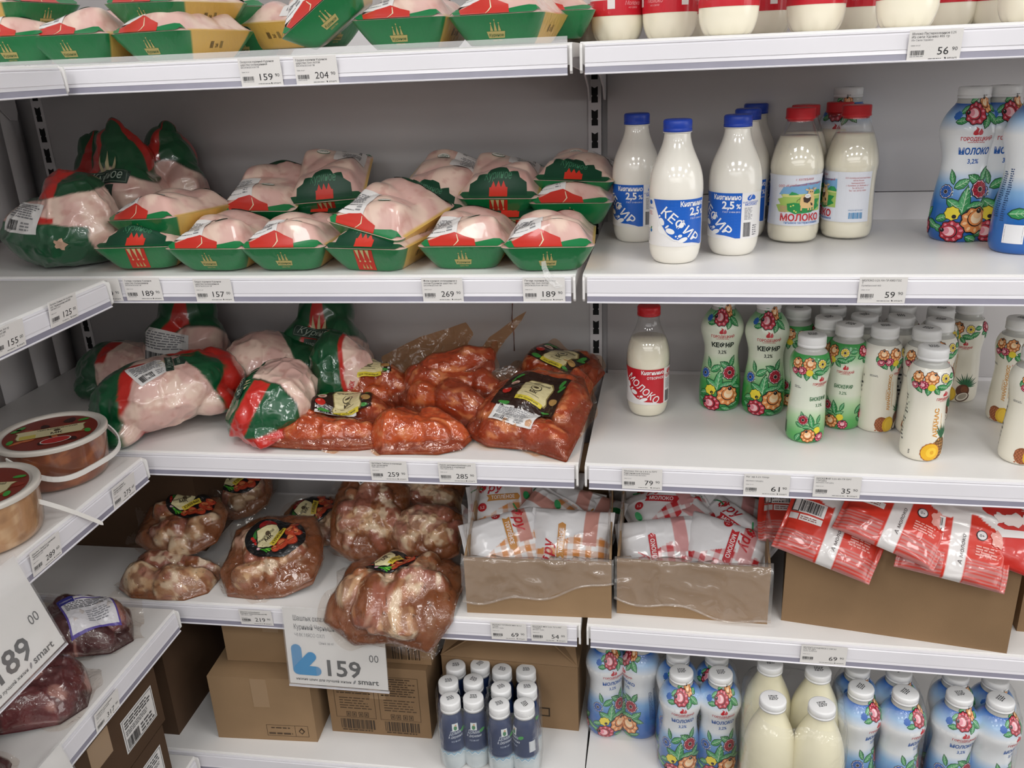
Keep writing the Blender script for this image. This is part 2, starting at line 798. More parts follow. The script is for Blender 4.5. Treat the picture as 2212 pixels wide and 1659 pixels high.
# back wall panels, one sheet per tier (joints show between the tiers)
wall_back = structure(part('wall_back', *box(XW - 0.05, XR1, 0.030, 0.050, 0.0, 2.3), M_PANEL))
JZ = [0.06, Z4 + 0.004, Z3 + 0.008, Z2 + 0.052, Z1 + 0.055, 2.3]
for bay, x0, x1 in (('M', XW + 0.062, -0.013), ('R', 0.013, XR1 - 0.02)):
    for a, b in zip(JZ[:-1], JZ[1:]):
        part('panel', *box(x0, x1, 0.0, 0.018, a + 0.0012, b - 0.0012), M_PANEL, wall_back, M=BAY[bay])
wall_left = structure(part('wall_left', *box(XW - 0.04, XW - 0.018, -1.85, 0.03, 0.0, 2.3), M_PANEL))
for y0, y1 in ((-0.055, 0.0), (-0.135, -0.056), (-0.240, -0.136), (-0.60, -0.241), (-1.2, -0.602), (-1.85, -1.202)):
    part('panel', *box(XW - 0.018, XW, y0 + 0.0003, y1 - 0.0003, 0.05, 2.3), M_PANEL, wall_left)


# uprights with slots
def upright(x, M, label, zs):
    t = thing('shelf_upright', label, 'post', group='slotted uprights')
    t.matrix_world = M
    part('post', *box(x - 0.0125, x + 0.0125, -0.002, 0.026, 0.02, 2.3), M_POST, t, smooth=False)
    for z in zs:
        v = [(x - .0062, -.0026, z), (x + .0062, -.0026, z), (x + .0062, -.0026, z + .010), (x + .0044, -.0026, z + .0125), (x + .0062, -.0026, z + .015),
             (x + .0062, -.0026, z + .030), (x, -.0026, z + .0265), (x - .0062, -.0026, z + .030), (x - .0062, -.0026, z + .015), (x - .0044, -.0026, z + .0125), (x - .0062, -.0026, z + .010)]
        w = [(a, -.0015, c) for a, _, c in v]
        n = len(v)
        part('slot', v + w, [tuple(range(n))] + [((i + 1) % n, i, n + i, n + (i + 1) % n) for i in range(n)], M_SLOT, t, smooth=False)
    return t


ZS = [Z3 + 0.003 + 0.0425 * k for k in range(0, 18)]
upright(0.0, BAY['M'], 'white slotted steel upright between the chicken bay and the dairy bay', ZS)
upright(XW + 0.052, BAY['M'], 'white slotted steel upright in the corner by the side wall', ZS)


# shelves
def shelf(bay, z, x0, x1, label, base=False, depth=D, stop=False, clip=0.011, grime=None):
    t = thing('shelf', label, 'shelf', group='white metal shelves')
    t.matrix_world = BAY[bay] @ Matrix.Translation((0, 0, z))
    # board: pressed sheet with a rounded front fold
    pr = [(0.0, 0.0), (depth - 0.003, 0.0), (depth - 0.0006, -0.0012), (depth, -0.004), (depth, -0.030), (depth - 0.003, -0.030), (depth - 0.003, -0.020), (0.0, -0.020)]
    v, f = extrude_profile(pr, x0, x1)
    part('board', v, f, M_SHELF, t, smooth=False)
    # end cheeks of the front fold
    for xa, xb in ((x0, x0 + 0.0035), (x1 - 0.0035, x1)):
        v, f = extrude_profile([(depth - 0.002, -0.001), (depth + 0.006, -0.003), (depth + 0.0075, -0.008), (depth + 0.0075, -0.038), (depth + 0.004, -0.042), (depth - 0.002, -0.042)], xa, xb)
        part('end_cheek', v, f, M_SHELF, t, smooth=False)
    a, b = x0 + clip - 0.004, x1 - clip + 0.004
    rail = [(depth + 0.0002, -0.0035), (depth + 0.003, -0.0042), (depth + 0.0036, -0.006), (depth + 0.0028, -0.0075), (depth + 0.0042, -0.0092), (depth + 0.0062, -0.028), (depth + 0.0052, -0.0285), (depth + 0.0066, -0.0335), (depth + 0.0002, -0.0335)]
    v, f = extrude_profile(rail, a, b)
    part('price_rail', v, f, M_RAIL, t, smooth=False)
    v, f = extrude_profile([(depth + 0.0002, -0.0336), (depth + 0.0062, -0.0336), (depth + 0.0072, -0.0418), (depth + 0.0002, -0.0418)], a, b)
    part('rail_band', v, f, M_BAND, t, smooth=False)
    v, f = extrude_profile([(depth + 0.0002, -0.0418), (depth + 0.0076, -0.0416), (depth + 0.0092, -0.0428), (depth + 0.0088, -0.0440), (depth + 0.0002, -0.0440)], a, b)
    part('rail_edge', v, f, M_RAIL, t, smooth=False)
    if stop:
        part('clear_front_stop', *box(a, b, -depth - 0.001, -depth + 0.0005, -0.001, 0.0085), M_CLEAR, t, smooth=False)
    if not base:
        # brackets under both ends, deeper at the wall
        for xb in (x0 + 0.002, x1 - 0.005):
            pf = [(0.006, -0.020), (depth - 0.03, -0.020), (depth - 0.03, -0.032), (0.16, -0.045), (0.055, -0.075), (0.03, -0.098), (0.012, -0.100), (0.006, -0.085)]
            v, f = extrude_profile(pf, xb, xb + 0.003)
            part('bracket', v, f, M_POST, t, smooth=False)
    else:
        part('plinth', *box(x0, x1, -depth + 0.03, -depth + 0.05, -z, -0.021), M_SHELF, t, smooth=False)
    return t


NAMES = ['topmost', 'second', 'third', 'fourth', 'bottom']
WHAT_M = ['carrying the bright green chicken trays', 'carrying chicken trays beside whole bagged chickens', 'carrying the orange marinated packs', 'carrying the brown marinated meat packs', 'standing under cartons and navy bottles']
WHAT_R = ['under the red-banded milk bottles', 'under the blue-capped kefir bottles', 'under the floral kefir and pineapple bottles', 'under the open cartons of milk pouches', 'under the shrink-wrapped bottle packs']
WHAT_L = ['above the empty corner', 'bearing the 125 and 155 price tags', 'under the two plastic meat tubs', 'under the vacuum packed beef', 'under the cartons with white shipping stickers']
ZZ = [Z1, Z2, Z3, Z4, Z5]
SH = {}
for i, z in enumerate(ZZ):
    dep = D if i < 4 else 0.49
    SH['M', i] = shelf('M', z, XW + 0.002, -0.0055 if i < 4 else -0.0012, 'white %s shelf of the chicken bay %s' % (NAMES[i], WHAT_M[i]), base=i == 4, depth=dep, stop=i in (0,))
    SH['R', i] = shelf('R', z, 0.0055 if i < 4 else 0.0012, XR1, 'white %s shelf of the dairy bay %s' % (NAMES[i], WHAT_R[i]), base=i == 4, depth=dep)
    SH['L', i] = shelf('L', z, -1.75, YL0 if i < 4 else -0.505, 'white %s shelf along the side wall %s' % (NAMES[i], WHAT_L[i]), base=i == 4)
# ================================================================== bottles
M_PETWHITE = pm('white_bottle_plastic', '#ece8de', 0.13, 0.5, coat=0.5, coatr=0.04)
M_MILK = pm('milk_cream', '#efe9d4', 0.22, 0.5, coat=0.6, coatr=0.04)
M_PET = film('clear_bottle_plastic', haze=0.02, bump=0.0, gloss=1.0, fres=1.45, rough=0.03)
M_BLUECAP = pm('blue_cap_plastic', '#1f45b4', 0.35)
M_REDCAP = pm('red_cap_plastic', '#c71f28', 0.32)
M_WHITECAP = pm('white_cap_plastic', '#e6e6e6', 0.35)
M_LABELW = pm('white_label_paper', '#e4e3e4', 0.5)
INKB, INKW, INKK, INKR = '#1558b0', '#eeeeee', '#1a1a1c', '#b8202c'


def prof_fn(prof):
    P = np.array(prof)
    return lambda z: np.interp(z, P[:, 1], P[:, 0])


def wrap_map(rf, r0):
    def fm(u, v, h):
        th = u / r0
        r = rf(v) + h
        return np.c_[np.sin(th) * r, -np.cos(th) * r, v]
    return fm


def cap(parent, r, z0, z1, m, ribs=36, mark=None):
    v, f = [], []
    seg = ribs * 2
    rows = [(r * 1.0, z0), (r * 1.0, z0 + (z1 - z0) * .22), (r * .965, z0 + (z1 - z0) * .25), (r * .985, z0 + (z1 - z0) * .3), (r * .985, z1 - .003), (r * .95, z1 - .0008), (r * .86, z1)]
    for i, (rr, z) in enumerate(rows):
        for j in range(seg):
            q = rr * (1 + (0.012 if (j % 2 and 3 <= i <= 4) else 0))
            a = 2 * PI * j / seg
            v.append((q * math.sin(a), -q * math.cos(a), z))
    for i in range(len(rows) - 1):
        for j in range(seg):
            k = (j + 1) % seg
            f.append((i * seg + j, i * seg + k, (i + 1) * seg + k, (i + 1) * seg + j))
    f.append(tuple((len(rows) - 1) * seg + j for j in range(seg)))
    f.append(tuple(range(seg - 1, -1, -1)))
    o = part('cap', v, f, m, parent)
    if mark:
        a = Art(1)
        rnd = random.Random(mark)
        for i in range(4):
            x = -r * .3
            while x < r * .25:
                w = r * rnd.uniform(.06, .2)
                a.rect(x, r * (.22 - .14 * i), x + w, r * (.30 - .14 * i), '#2a2a2c', 1)
                x += w + r * .05
        a.build('date_stamp', lambda u, v, h: np.c_[u, v, z1 + np.ones_like(u) * h], o, eps=.0003)
    return o


KEFIR_P = [(0, 0), (.030, 0.0005), (.0335, .003), (.0375, .010), (.0402, .021), (.0408, .028), (.0412, .034), (.0412, .098), (.0420, .104), (.0424, .113), (.0418, .126), (.0400, .138), (.0363, .151), (.0312, .163), (.0256, .176), (.0220, .187), (.0205, .195), (.0203, .2005)]


def smooth_prof(P, n):
    body = spline(P[1:], n)
    return [P[0]] + [tuple(p) for p in body]


def kefir_label(a, word, colr, red=False):
    """printed sleeve of the tall bottle; u in metres of arc, v = height"""
    z0, z1 = .030, .103
    bl = ink(colr, .35, .3)
    wh = ink(INKW, .35, .3)
    a.rect(-.124, z0, .124, z1, ink('#e9e7e6', .35, .3), 1)
    # coloured panel with a wave cut along the lower left
    pts = [(-.046, z1), (.046, z1), (.046, z0 + .001)]
    wave = [(.038, z0 + .001), (.030, z0 + .0035), (.020, z0 + .0055), (.006, z0 + .0060), (-.008, z0 + .011), (-.020, z0 + .020), (-.030, z0 + .034), (-.037, z0 + .050), (-.043, z0 + .064)]
    a.poly(pts + wave, bl, 2)
    # white swooshes and drops
    a.line([(-.040, z0 + .052), (-.034, z0 + .034), (-.024, z0 + .020), (-.010, z0 + .011), (.006, z0 + .0085)], [.0012, .002, .0022, .002, .0006], wh, 3)
    for x, y, rx, ry, r in ((-.026, .0445, .0045, .0075, .5), (-.030, .053, .002, .002, 0), (-.012, .030, .0085, .0050, -.35), (-.017, .037, .0018, .0045, -.9), (.008, .016, .0095, .0042, .35), (.0035, .0225, .0040, .0028, .2), (-.003, .022, .0016, .0016, 0), (.0, .0190, .0012, .0012, 0), (-.0265, .031, .0055, .009, .75)):
        a.ell(x - .0035, z0 + y - .0055, rx * .85, ry * .85, wh, 3, r)
    a.text(word, -.0315, z0 + .0520, .0200, wh, 4, bold=.012, rot=-.70, width=.074 if word != 'МОЛОКО' else .078)
    a.text('Княгинино', .0445, z1 - .0105, .0108, wh, 4, 'R', bold=.03, width=.045)
    if red:
        a.text('ОТБОРНОЕ', .0445, z1 - .020, .0072, wh, 4, 'R', bold=.01, width=.034)
    else:
        a.text('2,5', .0345, z1 - .0245, .0165, wh, 4, 'R', bold=.03)
        a.text('%', .0445, z1 - .0245, .0105, wh, 4, 'R', bold=.02)
        a.text('ГОСТ 31454-2012', .044, z1 - .031, .0036, wh, 4, 'R')
    # information panel
    a.ell(.0605, z1 - .008, .006, .0042, bl, 2, .5)
    a.ell(.0660, z1 - .0075, .0052, .0036, bl, 2, -.5)
    a.line([(.0585, z1 - .010), (.063, z1 - .0035)], .0012, wh, 3)
    a.text('КНЯГИНИНСКОЕ', .0635, z1 - .0165, .0038, bl, 2, 'C')
    a.text('МОЛОКО', .0635, z1 - .0205, .0052, bl, 2, 'C', bold=.02)
    a.lines(.051, z0 + .030, .066, z1 - .023, 9, '#8a8a90', 2, 3)
    a.barcode(.050, z0 + .003, .063, z0 + .026, '#3a3a40', 2, 4)
    a.lines(.067, z0 + .004, .078, z0 + .022, 5, '#77777c', 2, 9)
    # left side panel: emblem, recycling leaf
    a.ell(-.055, z1 - .006, .0045, .0035, bl, 2)
    a.text('МОЛОКО', -.055, z1 - .0165, .0036, bl, 2, 'C')
    a.lines(-.062, z1 - .026, -.049, z1 - .019, 3, '#d29a9a', 2, 5)
    a.ell(-.0530, z0 + .023, .0032, .0028, ink('#2a7ab8', .35, .3), 2)
    a.ell(-.0525, z0 + .0275, .0028, .0012, ink('#2f7a3a', .35, .3), 3, .6)
    a.lines(-.064, z0 + .005, -.0585, z0 + .026, 8, '#88888c', 2, 6)


def make_tall_bottle(name, label, cat, clear, word, colr, capm, red=False, sc=1.0, fill=.168):
    t = thing(name, label, cat)
    prof = smooth_prof(KEFIR_P, 46)
    rf = prof_fn(prof[1:])
    if clear:
        v, f = revolve(prof, 44, True, True)
        part('bottle_body', v, f, M_PET, t)
        inner = [(max(r - .0010, 0), z + (.0010 if z < .002 else 0)) for r, z in prof if z <= fill]
        v, f = revolve(inner, 44, True, True)
        part('milk', v, f, M_MILK, t)
    else:
        v, f = revolve(prof, 44, True, True)
        part('bottle_body', v, f, M_PETWHITE, t)
    v, f = revolve([(.0203, .2000), (.0224, .2004), (.0224, .2014), (.0203, .2018)], 36)
    part('neck_ring', v, f, M_PET if clear else M_PETWHITE, t)
    cap(t, .0222, .2020, .2200, capm)
    a = Art(.006)
    kefir_label(a, word, colr, red)
    a.build('label', wrap_map(rf, .0412), t, eps=.00025)
    if sc != 1:
        t.scale = (sc,) * 3
    return t


KEF = make_tall_bottle('kefir_bottle', '', 'bottle', False, 'КЕФИР', '#1a5fc0', M_BLUECAP)
GK = 'blue-capped kefir bottles'


def put(src, first, label, loc, rz, group):
    if first:
        o = src
        o['label'] = label
        o['group'] = group
        o.location = tuple(map(float, loc))
        o.rotation_euler = (0, 0, rz)
        return o
    return copy_thing(src, label, loc, (0, 0, rz), group)


for i, (p, rz, lb) in enumerate((
        (spot(1456, 574, Z2, .041), .16, 'white kefir bottle with blue cap, its slanting blue КЕФИР label facing out'),
        (spot(1580, 556, Z2, .041), -.92, 'white kefir bottle with blue cap, showing barcode panel, first of its file'),
        (spot(1373, 527, Z2, .041), -.80, 'white kefir bottle with blue cap standing alone by the slotted upright'),
        (onz(1617, 234, Z2 + .22) - [0, 0, .22], -.2, 'white kefir bottle with blue cap, middle one of a file of three'),
        (onz(1634, 223, Z2 + .22) - [0, 0, .22], .2, 'white kefir bottle with blue cap, rearmost of a file of three'))):
    put(KEF, i == 0, lb, p, rz, GK)
REDM = make_tall_bottle('milk_bottle', 'clear milk bottle with red cap and red slanting МОЛОКО label', 'bottle', True, 'МОЛОКО', '#c01c2a', M_REDCAP, True, .955, .160)
_p = spot(1398, 906, Z3, .040)
REDM.location = tuple(_p)
REDM.rotation_euler = (0, 0, -.30)

# ---- cow-label milk
COW_P = [(r * .945, z) for r, z in [(0, 0), (.030, .0005), (.0385, .002), (.0430, .007), (.0452, .016), (.0455, .028), (.0452, .032), (.0440, .060), (.0440, .095), (.0456, .118), (.0466, .124), (.0462, .131), (.0440, .144), (.0395, .160), (.0335, .176), (.0270, .190), (.0232, .199), (.0228, .204)]]


def cow_label(a):
    z0, z1 = .032, .116
    k = lambda c: ink(c, .45, .15)
    a.rect(-.104, z0, .104, z1, k('#dfe2ea'), 1)
    a.rect(-.043, z0 + .002, .044, z1 - .002, k('#e2e6ef'), 2)
    # sky, meadow
    a.poly([(-.038, z0 + .052), (-.030, z0 + .064), (-.010, z0 + .068), (.010, z0 + .071), (.043, z0 + .072), (.043, z0 + .050), (.0, z0 + .052)], k('#7fb0d8'), 3)
    a.poly([(-.036, z0 + .023), (-.043, z0 + .034), (-.034, z0 + .036), (-.040, z0 + .044), (-.030, z0 + .047), (-.034, z0 + .052), (.043, z0 + .054), (.043, z0 + .024)], k('#a9c765'), 4)
    a.poly([(-.032, z0 + .048), (.043, z0 + .049), (.043, z0 + .053), (-.030, z0 + .053)], k('#d9d98a'), 5)
    a.poly([(-.020, z0 + .051), (-.015, z0 + .057), (-.008, z0 + .055), (-.002, z0 + .052)], k('#2f9a58'), 6)
    a.poly([(.022, z0 + .052), (.030, z0 + .059), (.038, z0 + .059), (.043, z0 + .054), (.043, z0 + .051)], k('#2f9a58'), 6)
    a.poly([(-.020, z0 + .026), (-.022, z0 + .037), (-.010, z0 + .039), (.004, z0 + .037), (.030, z0 + .044), (.040, z0 + .043), (.034, z0 + .036), (.040, z0 + .031), (.020, z0 + .022), (-.008, z0 + .020)], k('#23904a'), 7)
    for x, y in ((-.015, .033), (-.011, .0345), (-.009, .0255), (-.006, .0235)):
        a.ell(x, z0 + y, .0015, .0013, k('#d6e070'), 8)
    tan, dk, br = k('#e5c186'), k('#3a2a22'), k('#b48a50')
    a.poly([(.000, z0 + .046), (.002, z0 + .050), (.012, z0 + .051), (.020, z0 + .051), (.0262, z0 + .047), (.0268, z0 + .036), (.0255, z0 + .031), (.014, z0 + .029), (.003, z0 + .030), (-.0005, z0 + .036)], tan, 9)
    for x, w in ((.001, .0026), (.0135, .0026), (.0185, .0026), (.0235, .0026)):
        a.rect(x, z0 + .0245, x + w, z0 + .033, tan, 9)
        a.rect(x, z0 + .0245, x + w, z0 + .0258, dk, 10)
    a.ell(.0180, z0 + .0545, .0058, .0062, tan, 11, .15)
    a.ell(.0105, z0 + .0600, .0034, .0014, tan, 11, -.3)
    a.ell(.0255, z0 + .0610, .0034, .0014, tan, 11, .4)
    a.poly([(.0138, z0 + .0600), (.0128, z0 + .0650), (.0155, z0 + .0612)], br, 12)
    a.poly([(.0205, z0 + .0612), (.0225, z0 + .0655), (.0226, z0 + .0605)], br, 12)
    a.poly([(.0045, z0 + .047), (.0095, z0 + .0500), (.0185, z0 + .047), (.0175, z0 + .042), (.0125, z0 + .038), (.0060, z0 + .040)], dk, 12)
    a.poly([(.0180, z0 + .039), (.0220, z0 + .037), (.0225, z0 + .033), (.0190, z0 + .034)], dk, 12)
    a.ell(.0120, z0 + .0500, .0052, .0036, k('#eeeeee'), 13)
    for x in (.0105, .0135):
        a.ell(x, z0 + .0500, .0006, .0008, dk, 14)
    for x in (.0165, .0200):
        a.ell(x, z0 + .0565, .0009, .0012, dk, 14)
    a.line([(-.0005, z0 + .046), (-.005, z0 + .043), (-.006, z0 + .040)], .0008, dk, 12)
    a.text('МОЛОКО', .0025, z0 + .0085, .0158, k('#f3e4e6'), 10, 'C', bold=.05, width=.070)
    a.text('МОЛОКО', .0025, z0 + .0088, .0155, k('#c21f2c'), 11, 'C', bold=.03, width=.068)
    a.text('питьевое пастеризованное', .006, z0 + .0035, .0058, k('#2a6cb4'), 4, 'C', bold=.01, width=.062)
    a.text('г. КУЛЕБАКИ', .006, z0 + .0755, .0050, k('#c04a52'), 5, 'C', rot=.03, width=.030)
    a.text('ООО «Кулебакский Молочный', .0, z0 + .0665, .0055, k('#c03a44'), 5, 'C', rot=.07, width=.078)
    a.lines(-.034, z0 + .022, -.020, z0 + .034, 5, '#d88a90', 6, 4)
    # back of the label
    for i, s in enumerate(('ООО «Кулебакский молочный завод»', '607018, Россия', 'Нижегородская область,', 'г. Кулебаки, ул. Войкова, д. 1', 'Тел.: (83176) 5-07-70', 'Тел./факс: (83176) 5-58-84')):
        a.text(s, .079, z1 - .011 - .0042 * i, .0036, k('#c0575c'), 3, 'C', width=(.044, .018, .024, .040, .020, .030)[i])
    a.text('МАССА НЕТТО 930 Г', .079, z0 + .019, .0034, k('#3f77a8'), 3, 'C', width=.026)
    a.barcode(.067, z0 + .006, .091, z0 + .0165, '#3f8fc4', 3, 8)


def make_cow_bottle():
    t = thing('milk_bottle', '', 'bottle')
    prof = smooth_prof(COW_P, 44)
    v, f = revolve(prof, 48, True, True)
    V = np.array(v)
    a = np.arctan2(V[:, 0], -V[:, 1])
    low = V[:, 2] < .006
    V[low, 2] += .0014 * (1 - np.cos(10 * a[low])) * (1 - V[low, 2] / .006) * (np.hypot(V[low, 0], V[low, 1]) > .034)
    part('bottle_body', V, f, M_PET, t)
    part('milk', *revolve([(max(r - .001, 0), z + (.003 if z < .003 else 0)) for r, z in prof if z < .1805], 44), M_MILK, t)
    v, f = revolve([(.0212, .2000), (.0216, .2030), (.0242, .2040), (.0242, .2062), (.0236, .2070), (.0236, .2195), (.0226, .2210), (.019, .2214)], 40)
    part('cap', v, f, M_REDCAP, t)
    ar = Art(.006)
    cow_label(ar)
    ar.build('label', wrap_map(prof_fn(prof[1:]), .0436), t, eps=.0002)
    return t


COWB = make_cow_bottle()
GC = 'red-capped milk bottles with a cow label'
for i, (p, rz, lb) in enumerate((
        (spot(1709, 529, Z2, .0445), .06, 'clear milk bottle with red cap, its cow label and red МОЛОКО facing out'),
        (spot(1824, 521, Z2, .0445), -1.70, 'clear milk bottle with red cap, plain back of its label facing out'),
        (onz(1735, 229, Z2 + .221) - [0, 0, .221] + [.010, .030, 0], .1, 'clear milk bottle with red cap, hidden behind the cow label bottle'),
        (np.array([.441, -.074, Z2]), .3, 'clear milk bottle with red cap, behind the one showing its plain label back'))):
    put(COWB, i == 0, lb, p, rz, GC)

# ---- floral waisted bottles
def leaf(a, x, y, l, w, rot, m='#2f8a4c', layer=3, vein=True, dark='#0d3b22'):
    def P(s, t):
        return (x + l * s * math.cos(rot) - w * t * math.sin(rot), y + l * s * math.sin(rot) + w * t * math.cos(rot))
    sh = [(-.5, 0), (-.32, .34), (-.05, .5), (.22, .36), (.5, 0), (.22, -.36), (-.05, -.5), (-.32, -.34)]
    a.poly([P(s * 1.1, t * 1.18) for s, t in sh], dark, layer - 1)
    a.poly([P(s, t) for s, t in sh], m, layer)
    a.poly([P(s, t) for s, t in [(-.45, 0), (-.3, .28), (-.05, .4), (.2, .3), (.42, .02), (0, .06)]], '#4fa268', layer + 1)
    if vein:
        a.line([P(-.42, 0), P(.42, 0)], w * .07, '#b9d8b8', layer + 2)
        for s in (-.2, .0, .18):
            for q in (1, -1):
                a.line([P(s, 0), P(s + .14, q * .26)], w * .05, '#9cc8a0', layer + 2)


def rose(a, x, y, r, cols, rot=0.0, layer=4):
    c0, c1, c2 = cols
    a.ell(x, y, r * 1.10, r * 1.10, '#141014', layer, rot, 30, .07, 9)
    a.ell(x, y, r, r, c0, layer + 1, rot, 36, .08, 9)
    for i in range(9):
        t = rot + 2 * PI * i / 9
        a.ell(x + r * .78 * math.cos(t), y + r * .78 * math.sin(t), r * .17, r * .12, c1, layer + 2, t, 8)
    dx, dy = math.cos(rot) * r, math.sin(rot) * r
    a.ell(x + dx * .16, y + dy * .16, r * .66, r * .66, '#2a1014', layer + 3, 0, 16)
    a.ell(x + dx * .20, y + dy * .20, r * .60, r * .60, c0, layer + 4, 0, 16)
    a.ell(x + dx * .22, y + dy * .22, r * .47, r * .44, c2, layer + 5, rot, 14)
    a.ell(x + dx * .46, y + dy * .46, r * .30, r * .34, c1, layer + 6, rot, 12)
    a.ell(x + dx * .80, y + dy * .80, r * .21, r * .21, '#141214', layer + 7, 0, 10)
    a.ell(x + dx * .80 - r * .05, y + dy * .80 + r * .07, r * .05, r * .05, '#cfcfcf', layer + 8, 0, 6)


def daisy(a, x, y, r, c, layer=4):
    a.ell(x, y, r * 1.12, r * 1.12, '#141014', layer, 0, 30, .05, 10)
    a.ell(x, y, r, r, '#e8d8da', layer + 1, 0, 30, .06, 10)
    a.ell(x, y, r * .93, r * .93, c, layer + 2, .1, 30, .06, 10)
    for i in range(10):
        t = .31 + 2 * PI * i / 10
        a.line([(x + r * .35 * math.cos(t), y + r * .35 * math.sin(t)), (x + r * .85 * math.cos(t), y + r * .85 * math.sin(t))], r * .05, '#2a1216', layer + 3)
    a.ell(x, y, r * .34, r * .34, '#d8c8c0', layer + 4, 0, 10)
    a.ell(x, y, r * .28, r * .28, '#151214', layer + 5, 0, 10)


RED3 = ('#b52a3c', '#e08a98', '#f0c4c8')
ORG3 = ('#dd8a4c', '#f2c493', '#f6dcb8')
YEL, BLU, DRED = '#e6d23c', '#2b63b4', '#a61f34'


def floral(a, k, top=True, bottom=True, du=0.0):
    """the painted flower bands, at the size of the waisted kefir bottle times k"""
    g = lambda x, y: (x * k + du, y * k)
    if bottom:
        for x, y, l, w, r, m in ((-.006, .0625, .034, .012, 1.45, '#2f8a4c'), (.006, .092, .020, .011, 2.6, '#2c7f46'), (.0215, .0985, .020, .009, 1.1, '#2c7f46'),
                                 (-.012, .086, .020, .010, .55, '#2f8a4c'), (-.028, .095, .018, .007, 1.9, '#2c7f46'), (-.018, .055, .024, .011, -.6, '#2f8a4c'),
                                 (.009, .0545, .022, .010, .25, '#37935a'), (.026, .060, .022, .010, .8, '#2f8a4c'), (.030, .048, .018, .009, -.3, '#2c7f46'),
                                 (.010, .0055, .018, .009, -.4, '#2f8a4c'), (.0225, .0150, .018, .009, .3, '#2c7f46'), (-.033, .036, .018, .009, .4, '#2f8a4c'), (-.036, .020, .016, .008, -.5, '#37935a')):
            p = g(x, y)
            leaf(a, p[0], p[1], l * k * 1.22, w * k * 1.25, r, m, 4)
        p = g(-.034, .074); daisy(a, *p, .0092 * k, BLU, 8)
        p = g(.0145, .078); daisy(a, *p, .0122 * k, DRED, 8)
        p = g(-.020, .0435)
        a.ell(p[0], p[1], .0104 * k, .0104 * k, '#15120c', 9, 0, 24, .08, 8)
        a.ell(p[0], p[1], .0095 * k, .0095 * k, YEL, 10, 0, 24, .09, 8)
        a.ell(p[0] + .003 * k, p[1] - .0045 * k, .0030 * k, None, '#151214', 11)
        p = g(-.018, .0165); rose(a, p[0], p[1], .0155 * k, RED3, PI * .95, 9)
        p = g(.011, .0335); rose(a, p[0], p[1], .0182 * k, ORG3, PI * .42, 13)
        for x, y in ((.030, .0315), (.031, .0255), (.029, .080), (.030, .076), (-.0235, .0745), (-.0235, .070), (.002, .0685), (-.002, .079)):
            p = g(x, y)
            a.ell(p[0], p[1], .0011 * k, None, '#cfd8c8', 9, 0, 8)
    if top:
        for x, y, l, w, r, m in ((.020, .176, .022, .012, -.95, '#2f8a4c'), (.0085, .172, .018, .010, -1.9, '#2c7f46'), (-.023, .174, .018, .009, .2, '#2f8a4c'), (-.022, .189, .018, .009, .6, '#37935a'), (-.010, .201, .016, .008, .3, '#2f8a4c'), (.027, .190, .016, .009, .4, '#2c7f46')):
            p = g(x, y)
            leaf(a, p[0], p[1], l * k, w * k, r, m, 4)
        p = g(-.032, .181); a.ell(p[0], p[1], .0062 * k, .0058 * k, BLU, 6, 0, 18, .1, 7)
        p = g(.0125, .196); rose(a, p[0], p[1], .0110 * k, ORG3, PI * .6, 7)
        p = g(-.006, .184); rose(a, p[0], p[1], .0142 * k, RED3, PI * .97, 9)


def gorodets_logo(a, k, z, du, col='#c02a34', small=1.0):
    a.poly([(du - .006 * k, z + .009 * k), (du - .0055 * k, z + .0125 * k), (du - .002 * k, z + .0165 * k), (du - .0035 * k, z + .0195 * k), (du + .001 * k, z + .0165 * k), (du, z + .012 * k), (du + .001 * k, z + .0085 * k), (du - .003 * k, z + .0075 * k)], col, 3)
    a.poly([(du + .001 * k, z + .0085 * k), (du + .0006 * k, z + .0120 * k), (du + .0035 * k, z + .0170 * k), (du + .006 * k, z + .0125 * k), (du + .0055 * k, z + .009 * k), (du + .003 * k, z + .0075 * k)], '#c8525a', 3)
    a.text('ГОРОДЕЦКИЙ', du, z, .0070 * k, col, 3, 'C', bold=.025, width=.040 * k * small)
    a.text('молочный завод', du, z - .0030 * k, .0022 * k, col, 3, 'C', bold=.02, width=.022 * k * small)


WAIST_P = [(0, 0), (.0330, .0005), (.0362, .003), (.0385, .010), (.0391, .020), (.0388, .040), (.0378, .060), (.0355, .078), (.0328, .096), (.0318, .110), (.0326, .124), (.0360, .138), (.0392, .150), (.0402, .158), (.0390, .167), (.0345, .179), (.0280, .189), (.0232, .195), (.0218, .199), (.0215, .204)]


def waist_bottle(name, k, stops, art, sleeve_top, capr=.0222):
    t = thing(name, '', 'bottle')
    P = [(r * k, z * k) for r, z in WAIST_P]
    prof = smooth_prof(P, 52)
    rf = prof_fn(prof[1:])
    lo = [p for p in prof if p[1] <= sleeve_top * k]
    hi = [p for p in prof if p[1] >= lo[-1][1] - 1e-9]
    part('sleeve', *revolve(lo, 48, True, False), zramp(name + '_sleeve_print', stops, .28, .5), t)
    part('neck', *revolve([(r - .0004, z) for r, z in hi], 40, False, True), pm('frosted_neck', '#b9b9b4', .25, .5, coat=.3), t)
    cap(t, capr * k, .2035 * k, .2190 * k, M_WHITECAP, mark=3)
    a = Art(.006)
    art(a)
    a.build('printed_design', wrap_map(rf, .037 * k), t, eps=.00009)
    return t


